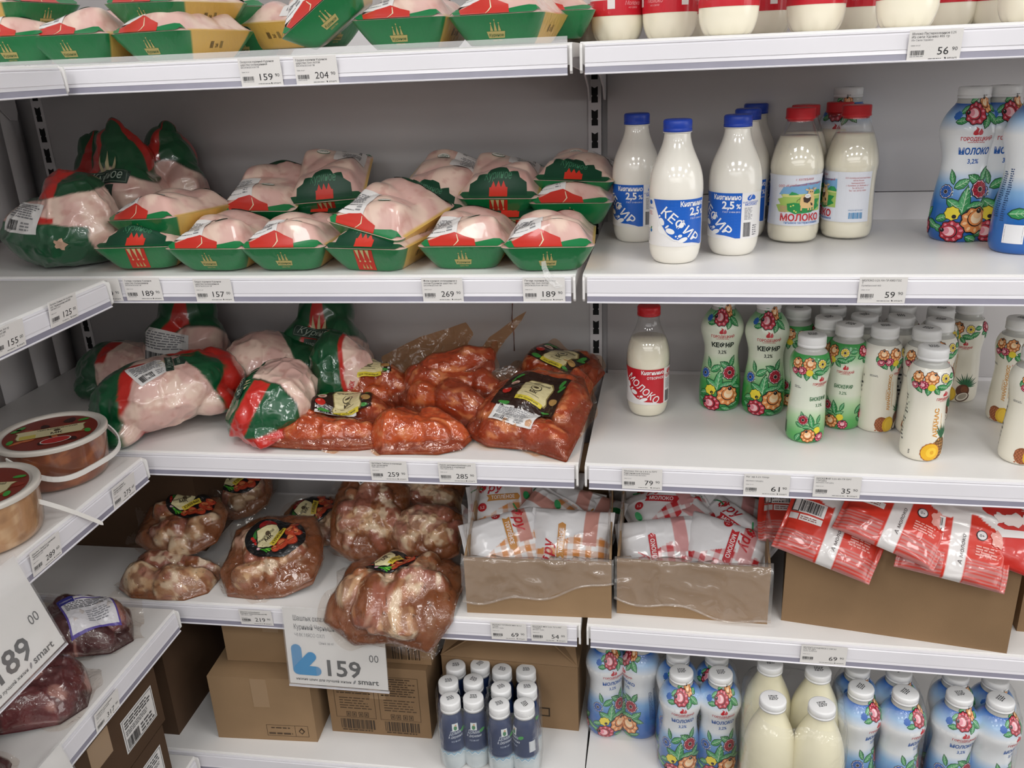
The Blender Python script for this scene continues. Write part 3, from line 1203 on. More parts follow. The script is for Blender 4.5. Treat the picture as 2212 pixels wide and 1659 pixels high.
BLUE_ST = lambda k: [(0, '#155aa8'), (.055 * k, '#1b68b6'), (.085 * k, '#7faedb'), (.105 * k, '#e2e6ea'), (.160 * k, '#e8eaec'), (.180 * k, '#9cc0e4'), (.196 * k, '#1d5cae'), (.22 * k, '#1d5cae')]
GREEN_ST = lambda k: [(0, '#2a8a40'), (.055 * k, '#3f9a4c'), (.090 * k, '#b0d0a4'), (.112 * k, '#dfe6d2'), (.165 * k, '#e2e8d6'), (.183 * k, '#9cc69a'), (.200 * k, '#2f8a44'), (.22 * k, '#2f8a44')]


def moloko_art(a, k=1.12, word='МОЛОКО', col='#1c5aa8'):
    floral(a, k)
    gorodets_logo(a, k, .147 * k, -.002)
    a.text(word, -.001, .1275 * k, .0125 * k, col, 3, 'C', bold=.04, width=.046 * k, sub=.005)
    a.text('3,2%', -.001, .1145 * k, .0092 * k, col, 3, 'C', bold=.02)
    # back of the sleeve: barcode and small print
    a.rect(.086, .018, .114, .047, '#e8e8ea', 12)
    a.barcode(.088, .021, .112, .045, '#28282c', 13, 5, True)
    a.lines(.060, .055, .072, .125, 22, '#2a4a78', 3, 6)
    a.lines(.076, .050, .084, .130, 24, '#2a4a78', 3, 7)
    for x, y, l, w, r in ((-.085, .03, .03, .014, .2), (-.07, .045, .025, .012, .8), (-.055, .028, .024, .012, -.4), (.105, .064, .03, .014, .1), (.125, .09, .026, .012, .6), (-.105, .062, .026, .012, -.3)):
        leaf(a, x, y, l * k, w * k, r, '#2f8a4c', 4)
    daisy(a, -.095, .055, .010, BLU, 8)
    rose(a, -.075, .022, .013, RED3, 1.2, 8)


MILKG = waist_bottle('floral_milk_bottle', 1.12, BLUE_ST(1.12), moloko_art, .197)
GM = 'blue floral milk bottles with a waist'
for i, (p, rz, lb) in enumerate((
        (spot(2060, 525, Z2, .043), .02, 'blue and white floral milk bottle, whole МОЛОКО label showing, beside a turned one'),
        (onz(2172, 184, Z2 + .245) - [0, 0, .245], .25, 'blue and white floral milk bottle peeking out from behind two others'),
        (spot(2195, 552, Z2, .043), -3.0, 'blue and white floral milk bottle turned to show its barcode'),
        (onz(1834, 188, Z2 + .245) - [0, 0, .245], -.5, 'blue floral milk bottle at the back behind red-capped milk bottles'))):
    put(MILKG, i == 0, lb, p, rz, GM)


def kefirg_art(a):
    floral(a, 1.0)
    gorodets_logo(a, 1.0, .147, -.002)
    a.text('КЕФИР', -.001, .1275, .0125, '#16261c', 3, 'C', bold=.045, width=.044, sub=.005)
    a.text('3,2%', -.001, .1145, .0092, '#16261c', 3, 'C', bold=.02)


KEFG = waist_bottle('floral_kefir_bottle', .985, GREEN_ST(1.0), kefirg_art, .197)
GKG = 'green floral kefir bottles with a waist'
for i, (p, rz, lb) in enumerate((
        (spot(1552, 890, Z3, .038), .0, 'green floral kefir bottle, next to the red-capped milk bottle'),
        (spot(1645, 901, Z3, .038), .04, 'green floral kefir bottle, touching the small biokefir bottles'))):
    put(KEFG, i == 0, lb, p, rz, GKG)

# ---- small floral bottles
SMALL_P = [(r * .955, z) for r, z in [(0, 0), (.0280, .0005), (.0315, .003), (.0335, .009), (.0340, .022), (.0334, .045), (.0316, .072), (.0303, .090), (.0306, .102), (.0328, .118), (.0350, .131), (.0356, .138), (.0345, .147), (.0308, .156), (.0260, .162), (.0228, .165), (.0222, .170)]]


def small_bottle(name, stops, art, mark=3):
    t = thing(name, '', 'bottle')
    prof = smooth_prof(SMALL_P, 46)
    rf = prof_fn(prof[1:])
    lo = [p for p in prof if p[1] <= .1615]
    hi = [p for p in prof if p[1] >= lo[-1][1] - 1e-9]
    part('sleeve', *revolve(lo, 44, True, False), zramp(name + '_sleeve_print', stops, .28, .5), t)
    part('neck', *revolve([(r - .0004, z) for r, z in hi], 40, False, True), pm('frosted_neck', '#b9b9b4', .25, .5, coat=.3), t)
    cap(t, .0232, .1695, .1890, M_WHITECAP, mark=mark)
    a = Art(.006)
    art(a)
    a.build('printed_design', wrap_map(rf, .034), t, eps=.00009)
    return t


def small_top(a, du=0.0):
    for x, y, l, w, r in ((-.026, .128, .020, .011, -.9), (-.010, .125, .018, .010, -1.6), (.012, .131, .020, .010, -.2), (.024, .136, .018, .009, .5), (.004, .124, .014, .008, -.9), (-.034, .140, .016, .009, 1.0), (.030, .148, .014, .008, .2), (.045, .140, .018, .01, .5), (.055, .130, .018, .01, -.6)):
        leaf(a, x + du, y, l, w, r, '#2f8a4c', 4)
    rose(a, -.028 + du, .146, .0085, ORG3, PI * .5, 8)
    rose(a, -.007 + du, .146, .0100, ORG3, PI * .3, 8)
    daisy(a, .0145 + du, .146, .0072, '#e2c93a', 8)
    rose(a, -.018 + du, .134, .0068, ('#c23a5a', '#e89aa8', '#f2c8cc'), PI * .9, 12)
    rose(a, -.031 + du, .132, .0056, ('#c23a5a', '#e89aa8', '#f2c8cc'), PI * .5, 12)
    a.ell(-.006 + du, .131, .0058, .0058, '#e6d23c', 12, 0, 20, .09, 8)
    rose(a, .048 + du, .148, .009, RED3, PI * .2, 8)
    daisy(a, .064 + du, .144, .007, '#e2c93a', 8)


def bio_art(a):
    small_top(a)
    gorodets_logo(a, .85, .1075, .018, small=.95)
    a.text('БИОКЕФИР', .017, .0795, .0088, '#1f6a38', 3, 'C', bold=.03, width=.037)
    a.text('3,2%', .017, .0685, .0075, '#1f6a38', 3, 'C', bold=.01)
    a.lines(-.034, .100, -.020, .105, 2, '#777777', 3, 2)
    for x, y, l, w, r in ((.004, .043, .026, .010, 1.8), (-.016, .035, .016, .008, -.5), (-.012, .051, .018, .007, 1.9), (.014, .034, .016, .008, .4), (-.018, .012, .018, .010, 1.1), (.018, .046, .016, .007, 1.2), (.020, .008, .018, .009, .3), (-.004, .032, .014, .007, .1), (.05, .04, .02, .01, .8), (.056, .02, .02, .01, -.5)):
        leaf(a, x, y, l, w, r, '#2f8a4c', 4)
    daisy(a, -.0105, .045, .0082, DRED, 8)
    rose(a, .000, .016, .0118, ORG3, PI * .62, 12)
    a.ell(.0155, .026, .0062, .0062, '#e6d23c', 9, 0, 20, .09, 8)
    rose(a, .0215, .0125, .0082, ('#c23a5a', '#e89aa8', '#f2c8cc'), PI * .55, 10)
    rose(a, .062, .03, .010, RED3, PI * .5, 10)
    a.barcode(-.062, .012, -.045, .035, '#28302a', 3, 3)


def palm(a, x, y, r, n, layer, spread=(.4, 2.7), m='#24553a'):
    for i in range(n):
        t = spread[0] + (spread[1] - spread[0]) * i / (n - 1)
        l = r * (1.0 if i % 2 else .8)
        c, s = math.cos(t), math.sin(t)
        a.poly([(x - s * .0008, y + c * .0008), (x + c * l * .5 - s * .0014, y + s * l * .5 + c * .0014), (x + c * l, y + s * l), (x + c * l * .5 + s * .0014, y + s * l * .5 - c * .0014), (x + s * .0008, y - c * .0008)], m if i % 2 else '#2f7046', layer)


def pineapple(a, x, y, r, layer=4):
    # whole fruit
    a.ell(x + r * .95, y + r * .35, r * .85, r * 1.30, '#6a4a24', layer, -.25, 20)
    rr = random.Random(4)
    for i in range(-2, 3):
        for j in range(-3, 4):
            px, py = x + r * (.95 + i * .30 + (j % 2) * .15), y + r * (.35 + j * .33)
            if ((px - x - r * .95) / .75) ** 2 + ((py - y - r * .35) / 1.15) ** 2 < r * r:
                a.ell(px, py, r * .13, r * .14, rr.choice(['#a8763a', '#8a5c2c', '#bf8c48']), layer + 1, 0, 7)
                a.ell(px, py, r * .05, r * .05, '#e0b878', layer + 2, 0, 5)
    palm(a, x + r * 1.15, y + r * 1.45, r * 1.7, 9, layer + 1, (.7, 2.2))
    # slice
    a.ell(x, y, r * 1.04, r * 1.04, '#a8602c', layer + 3, 0, 30, .03, 15)
    a.ell(x, y, r * .95, r * .95, '#e8b42c', layer + 4, 0, 24)
    a.ell(x + r * .1, y, r * .55, r * .55, '#f0c840', layer + 5, 0, 18)
    a.ell(x + r * .15, y, r * .2, r * .22, '#e0a628', layer + 6, 0, 12)


def coconut(a, x, y, r, layer=4):
    palm(a, x + r * .5, y + r * 1.2, r * 2.3, 13, layer, (.0, 2.6))
    a.ell(x + r * .2, y + r * .5, r * 1.0, r * 1.05, '#5e3622', layer + 2, .3, 20)
    a.ell(x + r * .4, y + r * .7, r * .5, r * .6, '#7c4a30', layer + 3, .4, 14)
    a.ell(x + r * .25, y - r * .55, r * 1.05, r * .78, '#4c2c1e', layer + 4, .5, 20)
    a.ell(x + r * .22, y - r * .50, r * .92, r * .62, '#ddd6c8', layer + 5, .5, 20)
    a.ell(x + r * .25, y - r * .42, r * .68, r * .42, '#a89e90', layer + 6, .5, 16)


def pine_art(a):
    small_top(a)
    gorodets_logo(a, .85, .1075, .022, small=.95)
    a.text('АНАНАС', .0150, .044, .0118, '#cf8f30', 3, bold=.03, rot=PI / 2, width=.050)
    a.text('напиток', .0075, .056, .0052, '#cf9a48', 3, rot=PI / 2, width=.018)
    a.text('сывороточно-молочный', .0225, .042, .0040, '#d8a862', 3, rot=PI / 2, width=.042)
    a.lines(-.030, .012, -.027, .020, 3, '#333333', 3, 3)
    pineapple(a, .006, .0185, .0160)
    a.lines(-.075, .03, -.045, .11, 14, '#4a4a4c', 3, 5)


def pineco_art(a):
    small_top(a, .02)
    gorodets_logo(a, .75, .108, .030, small=.9)
    a.text('АНАНАС-КОКОС', .0135, .044, .0085, '#cf8f30', 3, bold=.03, rot=PI / 2, width=.066)
    a.text('напиток', .0065, .064, .0045, '#cf9a48', 3, rot=PI / 2, width=.018)
    a.text('сывороточно-молочный', .0190, .050, .0036, '#d8a862', 3, rot=PI / 2, width=.045)
    a.lines(-.030, .104, -.010, .108, 2, '#777777', 3, 2)
    a.ell(.002, .0175, .0125, .0150, '#8a5030', 4, .4, 20, .03, 9)
    for i in range(8):
        for j in range(3):
            a.ell(-.008 + j * .005 + (i % 2) * .002, .006 + i * .003, .0018, .0015, '#b06a48', 5, 0, 6)
    a.ell(.014, .0170, .0115, .0150, '#d8ae34', 6, 0, 22, .03, 13)
    a.ell(.015, .0170, .0085, .0120, '#e8c244', 7, 0, 16)
    coconut(a, .034, .020, .0120, 8)
    a.lines(-.072, .02, -.045, .12, 14, '#3a3a3c', 3, 5)


WHITE_ST = [(0, '#e6e0d0'), (.10, '#e8e4d6'), (.165, '#e8e6dc')]
GSM = lambda: [(0, '#4aa050'), (.020, '#5aac5c'), (.050, '#b4d6a8'), (.066, '#e0e6d4'), (.118, '#e2e8d8'), (.140, '#8cc08a'), (.152, '#3a9448'), (.165, '#3a9448')]
BIO = small_bottle('biokefir_bottle', GSM(), bio_art)
PIN = small_bottle('pineapple_drink_bottle', WHITE_ST, pine_art)
PCO = small_bottle('pineapple_coconut_drink_bottle', WHITE_ST, pineco_art)
G_S = {id(BIO): 'small biokefir bottles', id(PIN): 'pineapple drink bottles', id(PCO): 'pineapple and coconut drink bottles'}
top = lambda px, py: onz(px, py, Z3 + .189) - [0, 0, .189]
_first = set()
for src, p, rz, lb in (
        (BIO, spot(1735, 960, Z3, .033), .0, 'small green and white biokefir bottle standing foremost of the biokefir'),
        (BIO, spot(1813, 931, Z3, .033), -.75, 'small green and white biokefir bottle between another one and a pineapple coconut bottle'),
        (BIO, top(1725, 664), -.3, 'small biokefir bottle wedged behind the green kefir bottle'),
        (BIO, top(1791, 684), .4, 'small biokefir bottle right behind the two foremost ones'),
        (BIO, top(1801, 661), -.2, 'small biokefir bottle, rearmost of its file'),
        (PCO, spot(1886, 937, Z3, .033), .05, 'white АНАНАС-КОКОС drink bottle heading its file beside the biokefir'),
        (PCO, top(1869, 679), .5, 'white pineapple coconut drink bottle second in its file'),
        (PCO, top(1877, 659), .2, 'white pineapple coconut drink bottle third in its file'),
        (PCO, top(1948, 681), 1.5, 'white pineapple coconut drink bottle turned to its small print'),
        (PCO, top(1952, 659), -.9, 'white pineapple coconut drink bottle at the back in shadow'),
        (PIN, spot(1983, 999, Z3, .033), .0, 'white АНАНАС drink bottle with pineapple slice, foremost on the shelf'),
        (PCO, top(2004, 708), -.7, 'white pineapple coconut drink bottle tucked behind the АНАНАС bottle'),
        (PCO, top(2032, 689), -.5, 'white pineapple coconut drink bottle behind the АНАНАС bottle, third in file'),
        (PCO, top(2034, 665), -.4, 'white pineapple coconut drink bottle behind the АНАНАС bottle, last in file'),
        (PCO, top(2097, 652), -1.15, 'white coconut drink bottle standing apart by the back panel'),
        (PCO, top(2208, 686), -.95, 'white coconut drink bottle beside the other pineapple slice bottle'),
        (PCO, top(2245, 752), -.35, 'white pineapple slice bottle in front of a coconut drink bottle')):
    put(src, id(src) not in _first, lb, p, rz, G_S[id(src)])
    _first.add(id(src))

# ---- red banded milk bottles on the top shelf
BAND_P = [(0, 0), (.028, .0005), (.0345, .003), (.0390, .010), (.0425, .022), (.0440, .036), (.0440, .110), (.0440, .135), (.0420, .155), (.036, .180), (.028, .205), (.0215, .225), (.0205, .240)]


def make_band_bottle():
    t = thing('milk_bottle', '', 'bottle')
    prof = smooth_prof(BAND_P, 40)
    v, f = revolve(prof, 60, True, True)
    V = np.array(v)
    a = np.arctan2(V[:, 0], -V[:, 1])
    w = sstep(.020, .002, V[:, 2]) * (np.hypot(V[:, 0], V[:, 1]) > .02)
    s = 1 - .07 * w * (.5 + .5 * np.cos(10 * a)) ** 6
    V[:, 0] *= s
    V[:, 1] *= s
    part('bottle_body', V, f, M_MILK, t)
    cap(t, .0225, .236, .254, M_REDCAP)
    ar = Art(.008)
    k = lambda c: ink(c, .3, .4)
    ar.rect(-.1375, .040, .1375, .155, k('#e9e4e2'), 1)
    ar.rect(-.1375, .040, .1375, .064, k('#c4202e'), 2)
    ar.rect(-.1375, .0635, .1375, .0645, k('#e9d8d6'), 3)
    ar.rect(.008, .050, .020, .064, k('#e2dcda'), 4)
    ar.rect(-.074, .050, -.062, .064, k('#e2dcda'), 4)
    for x in (-.100, -.035, .05, .105):
        ar.text('Молоко', x, .055, .0085, k('#e3a0a4'), 3, 'C', shear=.3, width=.028)
        ar.text('из села', x, .050, .0045, k('#e3a0a4'), 3, 'C', shear=.3)
    for x, y, r in ((-.12, .075, .010), (-.10, .085, .012), (-.085, .072, .008), (.03, .078, .010), (.05, .084, .012), (.068, .073, .008)):
        ar.ell(x, y, r, r * .7, k('#2a2426'), 3, r * 90, 12, .15, 3)
    ar.text('МОЛОКО', -.030, .090, .022, k('#c4202e'), 3, 'C', bold=.03, width=.07)
    ar.text('МОЛОКО', .105, .090, .022, k('#c4202e'), 3, 'C', bold=.03, width=.07)
    ar.build('label', wrap_map(prof_fn(prof[1:]), .0440), t, eps=.00025)
    return t


BAND = make_band_bottle()


def at_width(px, wpx, r):
    """how far back a thing of radius r stands when it shows wpx wide"""
    dep = FPX * 2 * r / wpx
    d = ray(px, 90)
    q = CAM_POS + d * dep
    return np.array([q[0], q[1], Z1])


for i, (px, w, rz, lb) in enumerate((
        (1333, 113, -.5, 'milk bottle with red band next to the end tray of chicken'),
        (1446, 116, .2, 'milk bottle with red band, second of the front row'),
        (1571, 126, .8, 'milk bottle with red band, tilted label wording, third of the front row'),
        (1757, 121, -.2, 'milk bottle with red band, white square on its band, fourth of the front row'),
        (1951, 126, -.1, 'milk bottle with red band, white square on its band, beside the 56 90 tag'),
        (2212, 124, .6, 'milk bottle with red band, last of the front row'),
        (1268, 106, .3, 'milk bottle with red band half hidden behind a chicken tray'),
        (1520, 107, -.4, 'milk bottle with red band in the second row, behind the third front bottle'),
        (1650, 108, -.15, 'milk bottle with red band in the second row, its white square showing'),
        (1843, 108, .6, 'milk bottle with red band in shade, behind the fourth front bottle'),
        (2042, 109, .9, 'milk bottle with red band in shade, beside the bottle over the 56 90 tag'),
        (2137, 110, 1.3, 'milk bottle with red band in shade, behind the last front bottle'))):
    put(BAND, i == 0, lb, at_width(px, w, .044), rz, 'red-banded milk bottles on the top shelf')

# ---- navy drinking yoghurt bottles and the shrink-wrapped packs on the bottom shelf
NAVY_P = [(0, 0), (.020, .0005), (.0235, .003), (.0255, .010), (.0262, .030), (.0250, .060), (.0245, .085), (.0240, .100), (.0215, .115), (.0180, .126), (.0172, .133)]


def navy_bottle():
    t = thing('yoghurt_bottle', '', 'bottle')
    prof = smooth_prof(NAVY_P, 34)
    part('sleeve', *revolve(prof, 36, True, True), zramp('navy_sleeve_print', [(0, '#c4ced2'), (.030, '#cfd8da'), (.044, '#b8c8d0'), (.050, '#26385e'), (.118, '#1c2e56'), (.135, '#33456a')], .25, .5), t)
    cap(t, .0200, .132, .155, M_WHITECAP, mark=5)
    a = Art(.006)
    a.text('Домик', 0, .088, .0125, '#c8d0dc', 3, 'C', shear=.3, width=.026)
    a.text('в деревне', 0, .080, .0090, '#c8d0dc', 3, 'C', shear=.3, width=.030)
    a.text('КЕФИР', 0, .070, .0055, '#a8b4c8', 3, 'C')
    a.rect(-.0065, .096, .0065, .112, '#d2d8d8', 2)
    a.ell(0, .1025, .0035, .005, '#3f7a52', 3)
    a.ell(.001, .108, .0022, .0022, '#c8a080', 4)
    a.ell(.017, .094, .0065, .0036, '#3f9a48', 3, .5)
    for i in range(7):
        a.line([(-.036 + i * .012, .047), (-.030 + i * .012, .041), (-.024 + i * .012, .047)], .0016, '#7fb2d0', 3)
        a.line([(-.036 + i * .012, .044), (-.030 + i * .012, .038), (-.024 + i * .012, .044)], .0010, '#e0e8ea', 3)
    a.rect(.033, .06, .047, .085, '#d0d4d8', 2)
    a.barcode(.034, .062, .046, .083, '#2a2a30', 3, 6, True)
    a.rect(-.050, .065, -.036, .105, '#3f5580', 2)
    a.build('printed_design', wrap_map(prof_fn(prof[1:]), .0250), t, eps=.00012)
    return t


M_SHRINK = film('shrink_film', haze=0.05, gloss=0.8, bump=0.7, bscale=24, rough=0.10, fres=1.22)


def hull_shell(circles, z0, z1, name, label, cat='film', group='shrink film around bottle packs', pinch=0.72, top_open=True, pad=.0018):
    """shrink film drawn round a pack: convex outline of the bottles, waisted, folded in over the shoulders"""
    pts = []
    for x, y, r in circles:
        for j in range(20):
            a = 2 * PI * j / 20
            pts.append((x + (r + pad) * math.cos(a), y + (r + pad) * math.sin(a)))
    pts = sorted(set(pts))

    def half(ps):
        h = []
        for p in ps:
            while len(h) > 1 and (h[-1][0] - h[-2][0]) * (p[1] - h[-2][1]) - (h[-1][1] - h[-2][1]) * (p[0] - h[-2][0]) <= 0:
                h.pop()
            h.append(p)
        return h[:-1]
    hull = half(pts) + half(pts[::-1])
    H = np.array(hull + [hull[0]])
    s = np.r_[0, np.cumsum(np.linalg.norm(np.diff(H, axis=0), axis=1))]
    n = 96
    q = np.linspace(0, s[-1], n, endpoint=False)
    P = np.c_[np.interp(q, s, H[:, 0]), np.interp(q, s, H[:, 1])]
    c = P.mean(0)
    rows = []
    zs = [0, .02, .3, .55, .74, .84, .91, .96, 1.0]
    sc = [1, 1, 1, 1, 1, .995, .975, .93, pinch]
    V, F = [], []
    for i, (t, k) in enumerate(zip(zs, sc)):
        for j in range(n):
            x, y = c + (P[j] - c) * k
            w = .0012 * math.sin(j * .9 + i * 2.1)
            V.append((x - c[0], y - c[1], (z1 - z0) * t + (w if i else 0) + (.004 * math.sin(j * .4) if i == len(zs) - 1 else 0)))
    for i in range(len(zs) - 1):
        for j in range(n):
            k = (j + 1) % n
            F.append((i * n + j, i * n + k, (i + 1) * n + k, (i + 1) * n + j))
    o = part(name, V, F, M_SHRINK)
    o.location = (float(c[0]), float(c[1]), z0)
    return tag(o, label, cat, group)


NAVY = navy_bottle()
_t5 = lambda px, py: onz(px, py, Z5 + .155) - [0, 0, .155]
navy = []
for i, (px, py, rz, lb) in enumerate((
        (972, 1508, .5, 'foremost row outer left side'), (1022, 1505, .1, ''), (1078, 1519, .5, ''), (1132, 1520, -.9, ''),
        (968, 1470, .3, ''), (1022, 1467, -.4, ''), (1082, 1483, .6, ''), (1138, 1483, .2, ''),
        (984, 1436, .2, ''), (1037, 1433, .9, ''), (1084, 1445, -.3, ''), (1136, 1446, .1, ''))):
    p = _t5(px, py)
    row = ('foremost', 'middle', 'rear')[i // 4]
    pk = 'by printed carton' if i % 4 < 2 else 'by brown carton'
    put(NAVY, i == 0, 'navy yoghurt bottle with white cap, %s in the %s row, pack %s' % (('first', 'second')[i % 2], row, pk), p, rz, 'navy yoghurt bottles in shrink wrap')
    navy.append(p)
for k, idx in enumerate(((0, 1, 4, 5, 8, 9), (2, 3, 6, 7, 10, 11))):
    hull_shell([(navy[i][0], navy[i][1], .0262) for i in idx], Z5 + .001, Z5 + .148, 'shrink_wrap', 'clear shrink film around navy yoghurt bottles %s' % ('beside the printed carton' if k == 0 else 'beside the open brown carton'), pinch=.9)

JUG_P = [(0, 0), (.034, .0005), (.041, .004), (.0455, .016), (.0468, .040), (.0468, .105), (.0462, .128), (.0440, .150), (.0395, .172), (.0325, .192), (.0255, .208), (.0212, .220), (.0203, .230)]


def jug():
    t = thing('kefir_jug', '', 'bottle')
    prof = smooth_prof(JUG_P, 40)
    v, f = revolve(prof, 44, True, True)
    part('bottle_body', v, f, pm('cream_jug_plastic', '#e2dcc0', .3, .5, coat=.2), t)
    cap(t, .0228, .229, .2450, M_WHITECAP, mark=8)
    a = Art(.006)
    a.line([(-.03, .125), (-.012, .118), (.012, .118), (.03, .125)], .0008, '#cfc8ac', 1)
    a.line([(-.012, .020), (-.012, .116)], .0008, '#cfc8ac', 1)
    a.build('mould_lines', wrap_map(prof_fn(prof[1:]), .050), t, eps=.0003)
    return t


_t6 = lambda px, py, h: onz(px, py, Z5 + h) - [0, 0, h]
H5 = .2190
packs = [
    ('the brown carton', [(1309, 1375, .5), (1384, 1379, -.9)]),
    ('the chicken-bay side of the jugs', [(1472, 1449, .15), (1557, 1452, .2), (1465, 1409, .1), (1549, 1412, -.4)]),
    ('the far side of the jugs', [(1861, 1483, .9), (1957, 1494, .8), (1853, 1440, .2), (1943, 1448, .4)]),
    ('the shelf end', [(2074, 1498, .2), (2163, 1509, .8), (2066, 1455, .5), (2152, 1463, .1)]),
]
for where, bl in packs:
    ps = []
    for i, (px, py, rz) in enumerate(bl):
        p = _t6(px, py, H5)
        row = 'shaded' if len(bl) == 2 else 'front' if i < 2 else 'rear'
        side = ('first', 'second')[i % 2]
        o = copy_thing(MILKG, 'blue floral milk bottle, %s of %s row, pack by %s' % (side, row, where), p, (0, 0, rz), 'blue floral milk bottles in shrink wrap')
        o.scale = (.893,) * 3
        ps.append((p[0], p[1], .0388))
    hull_shell(ps, Z5 + .001, Z5 + .200, 'shrink_wrap', 'clear shrink film around blue floral milk bottles by %s' % where, pinch=.86)
JUG = jug()
js = []
for i, (px, py, rz) in enumerate(((1670, 1508, .1), (1776, 1522, .3), (1664, 1430, .2), (1768, 1446, .0))):
    p = _t6(px, py, .245)
    put(JUG, i == 0, 'cream pear-shaped kefir jug with white cap, %s of the %s pair' % (('first', 'second')[i % 2], 'front' if i < 2 else 'rear'), p, rz, 'cream pear-shaped jugs in shrink wrap')
    js.append((p[0], p[1], .0470))
hull_shell(js, Z5 + .001, Z5 + .215, 'shrink_wrap', 'clear shrink film around the cream pear-shaped jugs', pinch=.82)
# ================================================================== chicken: trays and whole birds in printed bags
def sphere_dirs(nu, nv):
    d, f = [], []
    d.append((0, 0, -1))
    for i in range(1, nv):
        ph = -PI / 2 + PI * i / nv
        for j in range(nu):
            a = 2 * PI * j / nu
            d.append((math.cos(ph) * math.sin(a), -math.cos(ph) * math.cos(a), math.sin(ph)))
    d.append((0, 0, 1))
    n = len(d)
    for j in range(nu):
        f.append((0, 1 + (j + 1) % nu, 1 + j))
    for i in range(nv - 2):
        for j in range(nu):
            k = (j + 1) % nu
            f.append((1 + i * nu + j, 1 + i * nu + k, 1 + (i + 1) * nu + k, 1 + (i + 1) * nu + j))
    for j in range(nu):
        f.append((n - 1, 1 + (nv - 2) * nu + j, 1 + (nv - 2) * nu + (j + 1) % nu))
    return np.array(d), f


class Blob:
    """star-shaped soft union of ellipsoids, flattened where it rests"""

    def __init__(self, ells, zmin=None, p=7.0, wr=0.0, ws=40, seed=0):
        self.E = []
        for c, r, e in ells:
            R = np.array(Euler(e).to_matrix())
            self.E.append((R.T @ np.array(c, float), R.T, np.array(r, float)))
        self.zmin, self.p, self.wr, self.ws, self.seed = zmin, p, wr, ws, seed

    def r(self, d):
        acc = np.zeros(len(d))
        for c, RT, rad in self.E:
            dd = (d @ RT.T) / rad
            cc = c / rad
            A = (dd * dd).sum(1)
            B = dd @ cc
            Cq = cc @ cc - 1
            disc = B * B - A * Cq
            t = np.where(disc > 0, (B + np.sqrt(np.maximum(disc, 0))) / A, 0)
            acc += np.maximum(t, 0) ** self.p
        r = acc ** (1 / self.p)
        if self.wr:
            Q = d * r[:, None]
            W = Q + .02 * (np.c_[vnoise(Q, 25, self.seed + 1), vnoise(Q, 25, self.seed + 2), vnoise(Q, 25, self.seed + 3)] - .5)
            g = (1 - np.abs(2 * vnoise(W, self.ws, self.seed) - 1)) ** 3 + .6 * (1 - np.abs(2 * vnoise(W * [1, 1, .6], self.ws * 1.9, self.seed + 4) - 1)) ** 3
            r = r * (1 + self.wr * (g - .45))
        return r

    def pos(self, d, h=0.0):
        P = d * (self.r(d) + h)[:, None]
        if self.zmin is not None:
            z = P[:, 2]
            s = .012
            P[:, 2] = np.where(z < self.zmin + s, self.zmin + s * np.exp(np.clip((z - self.zmin - s) / s, -30, 0)) * 1.0 + h * .2, z)
        return P

    def fmap(self, cdir, up=(0, 0, 1), spin=0.0):
        c = np.array(cdir, float)
        c /= np.linalg.norm(c)
        rt = np.cross(np.array(up, float), c)
        if np.linalg.norm(rt) < 1e-3:
            rt = np.array([1.0, 0, 0])
        rt /= np.linalg.norm(rt)
        u2 = np.cross(c, rt)
        cs, sn = math.cos(spin), math.sin(spin)
        rt, u2 = rt * cs + u2 * sn, -rt * sn + u2 * cs
        r0 = float(self.r(c[None])[0])

        def fm(u, v, h):
            q = c * r0 + np.outer(u, rt) + np.outer(v, u2)
            d = q / np.linalg.norm(q, axis=1)[:, None]
            return self.pos(d, h)
        return fm


GREEN, GREEN_D, REDB, CREAM = np.array(lin('#0c5a34')), np.array(lin('#0a3d27')), np.array(lin('#c8281f')), np.array(lin('#cfc7a0'))
SKIN, SKIN2, SKIN3, YELB = np.array(lin('#d6aea4')), np.array(lin('#e4c8b8')), np.array(lin('#bd8478')), np.array(lin('#d3ab55'))
M_BAG = pm('printed_poultry_bag', None, 0.30, 0.5, coat=0.9, coatr=0.07, bump=0.40, bscale=55, col=True, detail=3, ridge=True)
M_TRAYSKIN = pm('film_over_chicken', None, 0.32, 0.5, coat=0.75, coatr=0.06, bump=0.16, bscale=40, col=True, ridge=True)
M_TRAYFOIL = pm('printed_tray_wrap', None, 0.35, 0.5, coat=0.5, coatr=0.10, bump=0.25, bscale=40, col=True, stretch=(3, 3, .6))
M_STICKER = pm('white_sticker_paper', '#dcdad8', 0.45, 0.4)


def lay(c, col, sd, w=.0016):
    """paint col where sd > 0 with a slightly soft edge"""
    return mixc(c, col, sstep(-w, w, sd))


def skin_col(P, seed):
    n = fbm(P, 32, seed, 3)
    m = fbm(P, 90, seed + 5, 2)
    c = mixc(SKIN, SKIN2, sstep(.40, .62, n))
    c = mixc(c, SKIN3, sstep(.56, .74, m) * .45)
    return c


GREENM = pm('tray_green_ink', '#11753f', .3, .5, coat=.5)
GREENDM = pm('tray_dark_green_ink', '#0b4a2c', .3, .5, coat=.5)
REDM = pm('tray_red_ink', '#c23024', .3, .5, coat=.5)
# ---- tray
TW, TL, TH = .146, .186, .041       # rim width, rim length, height


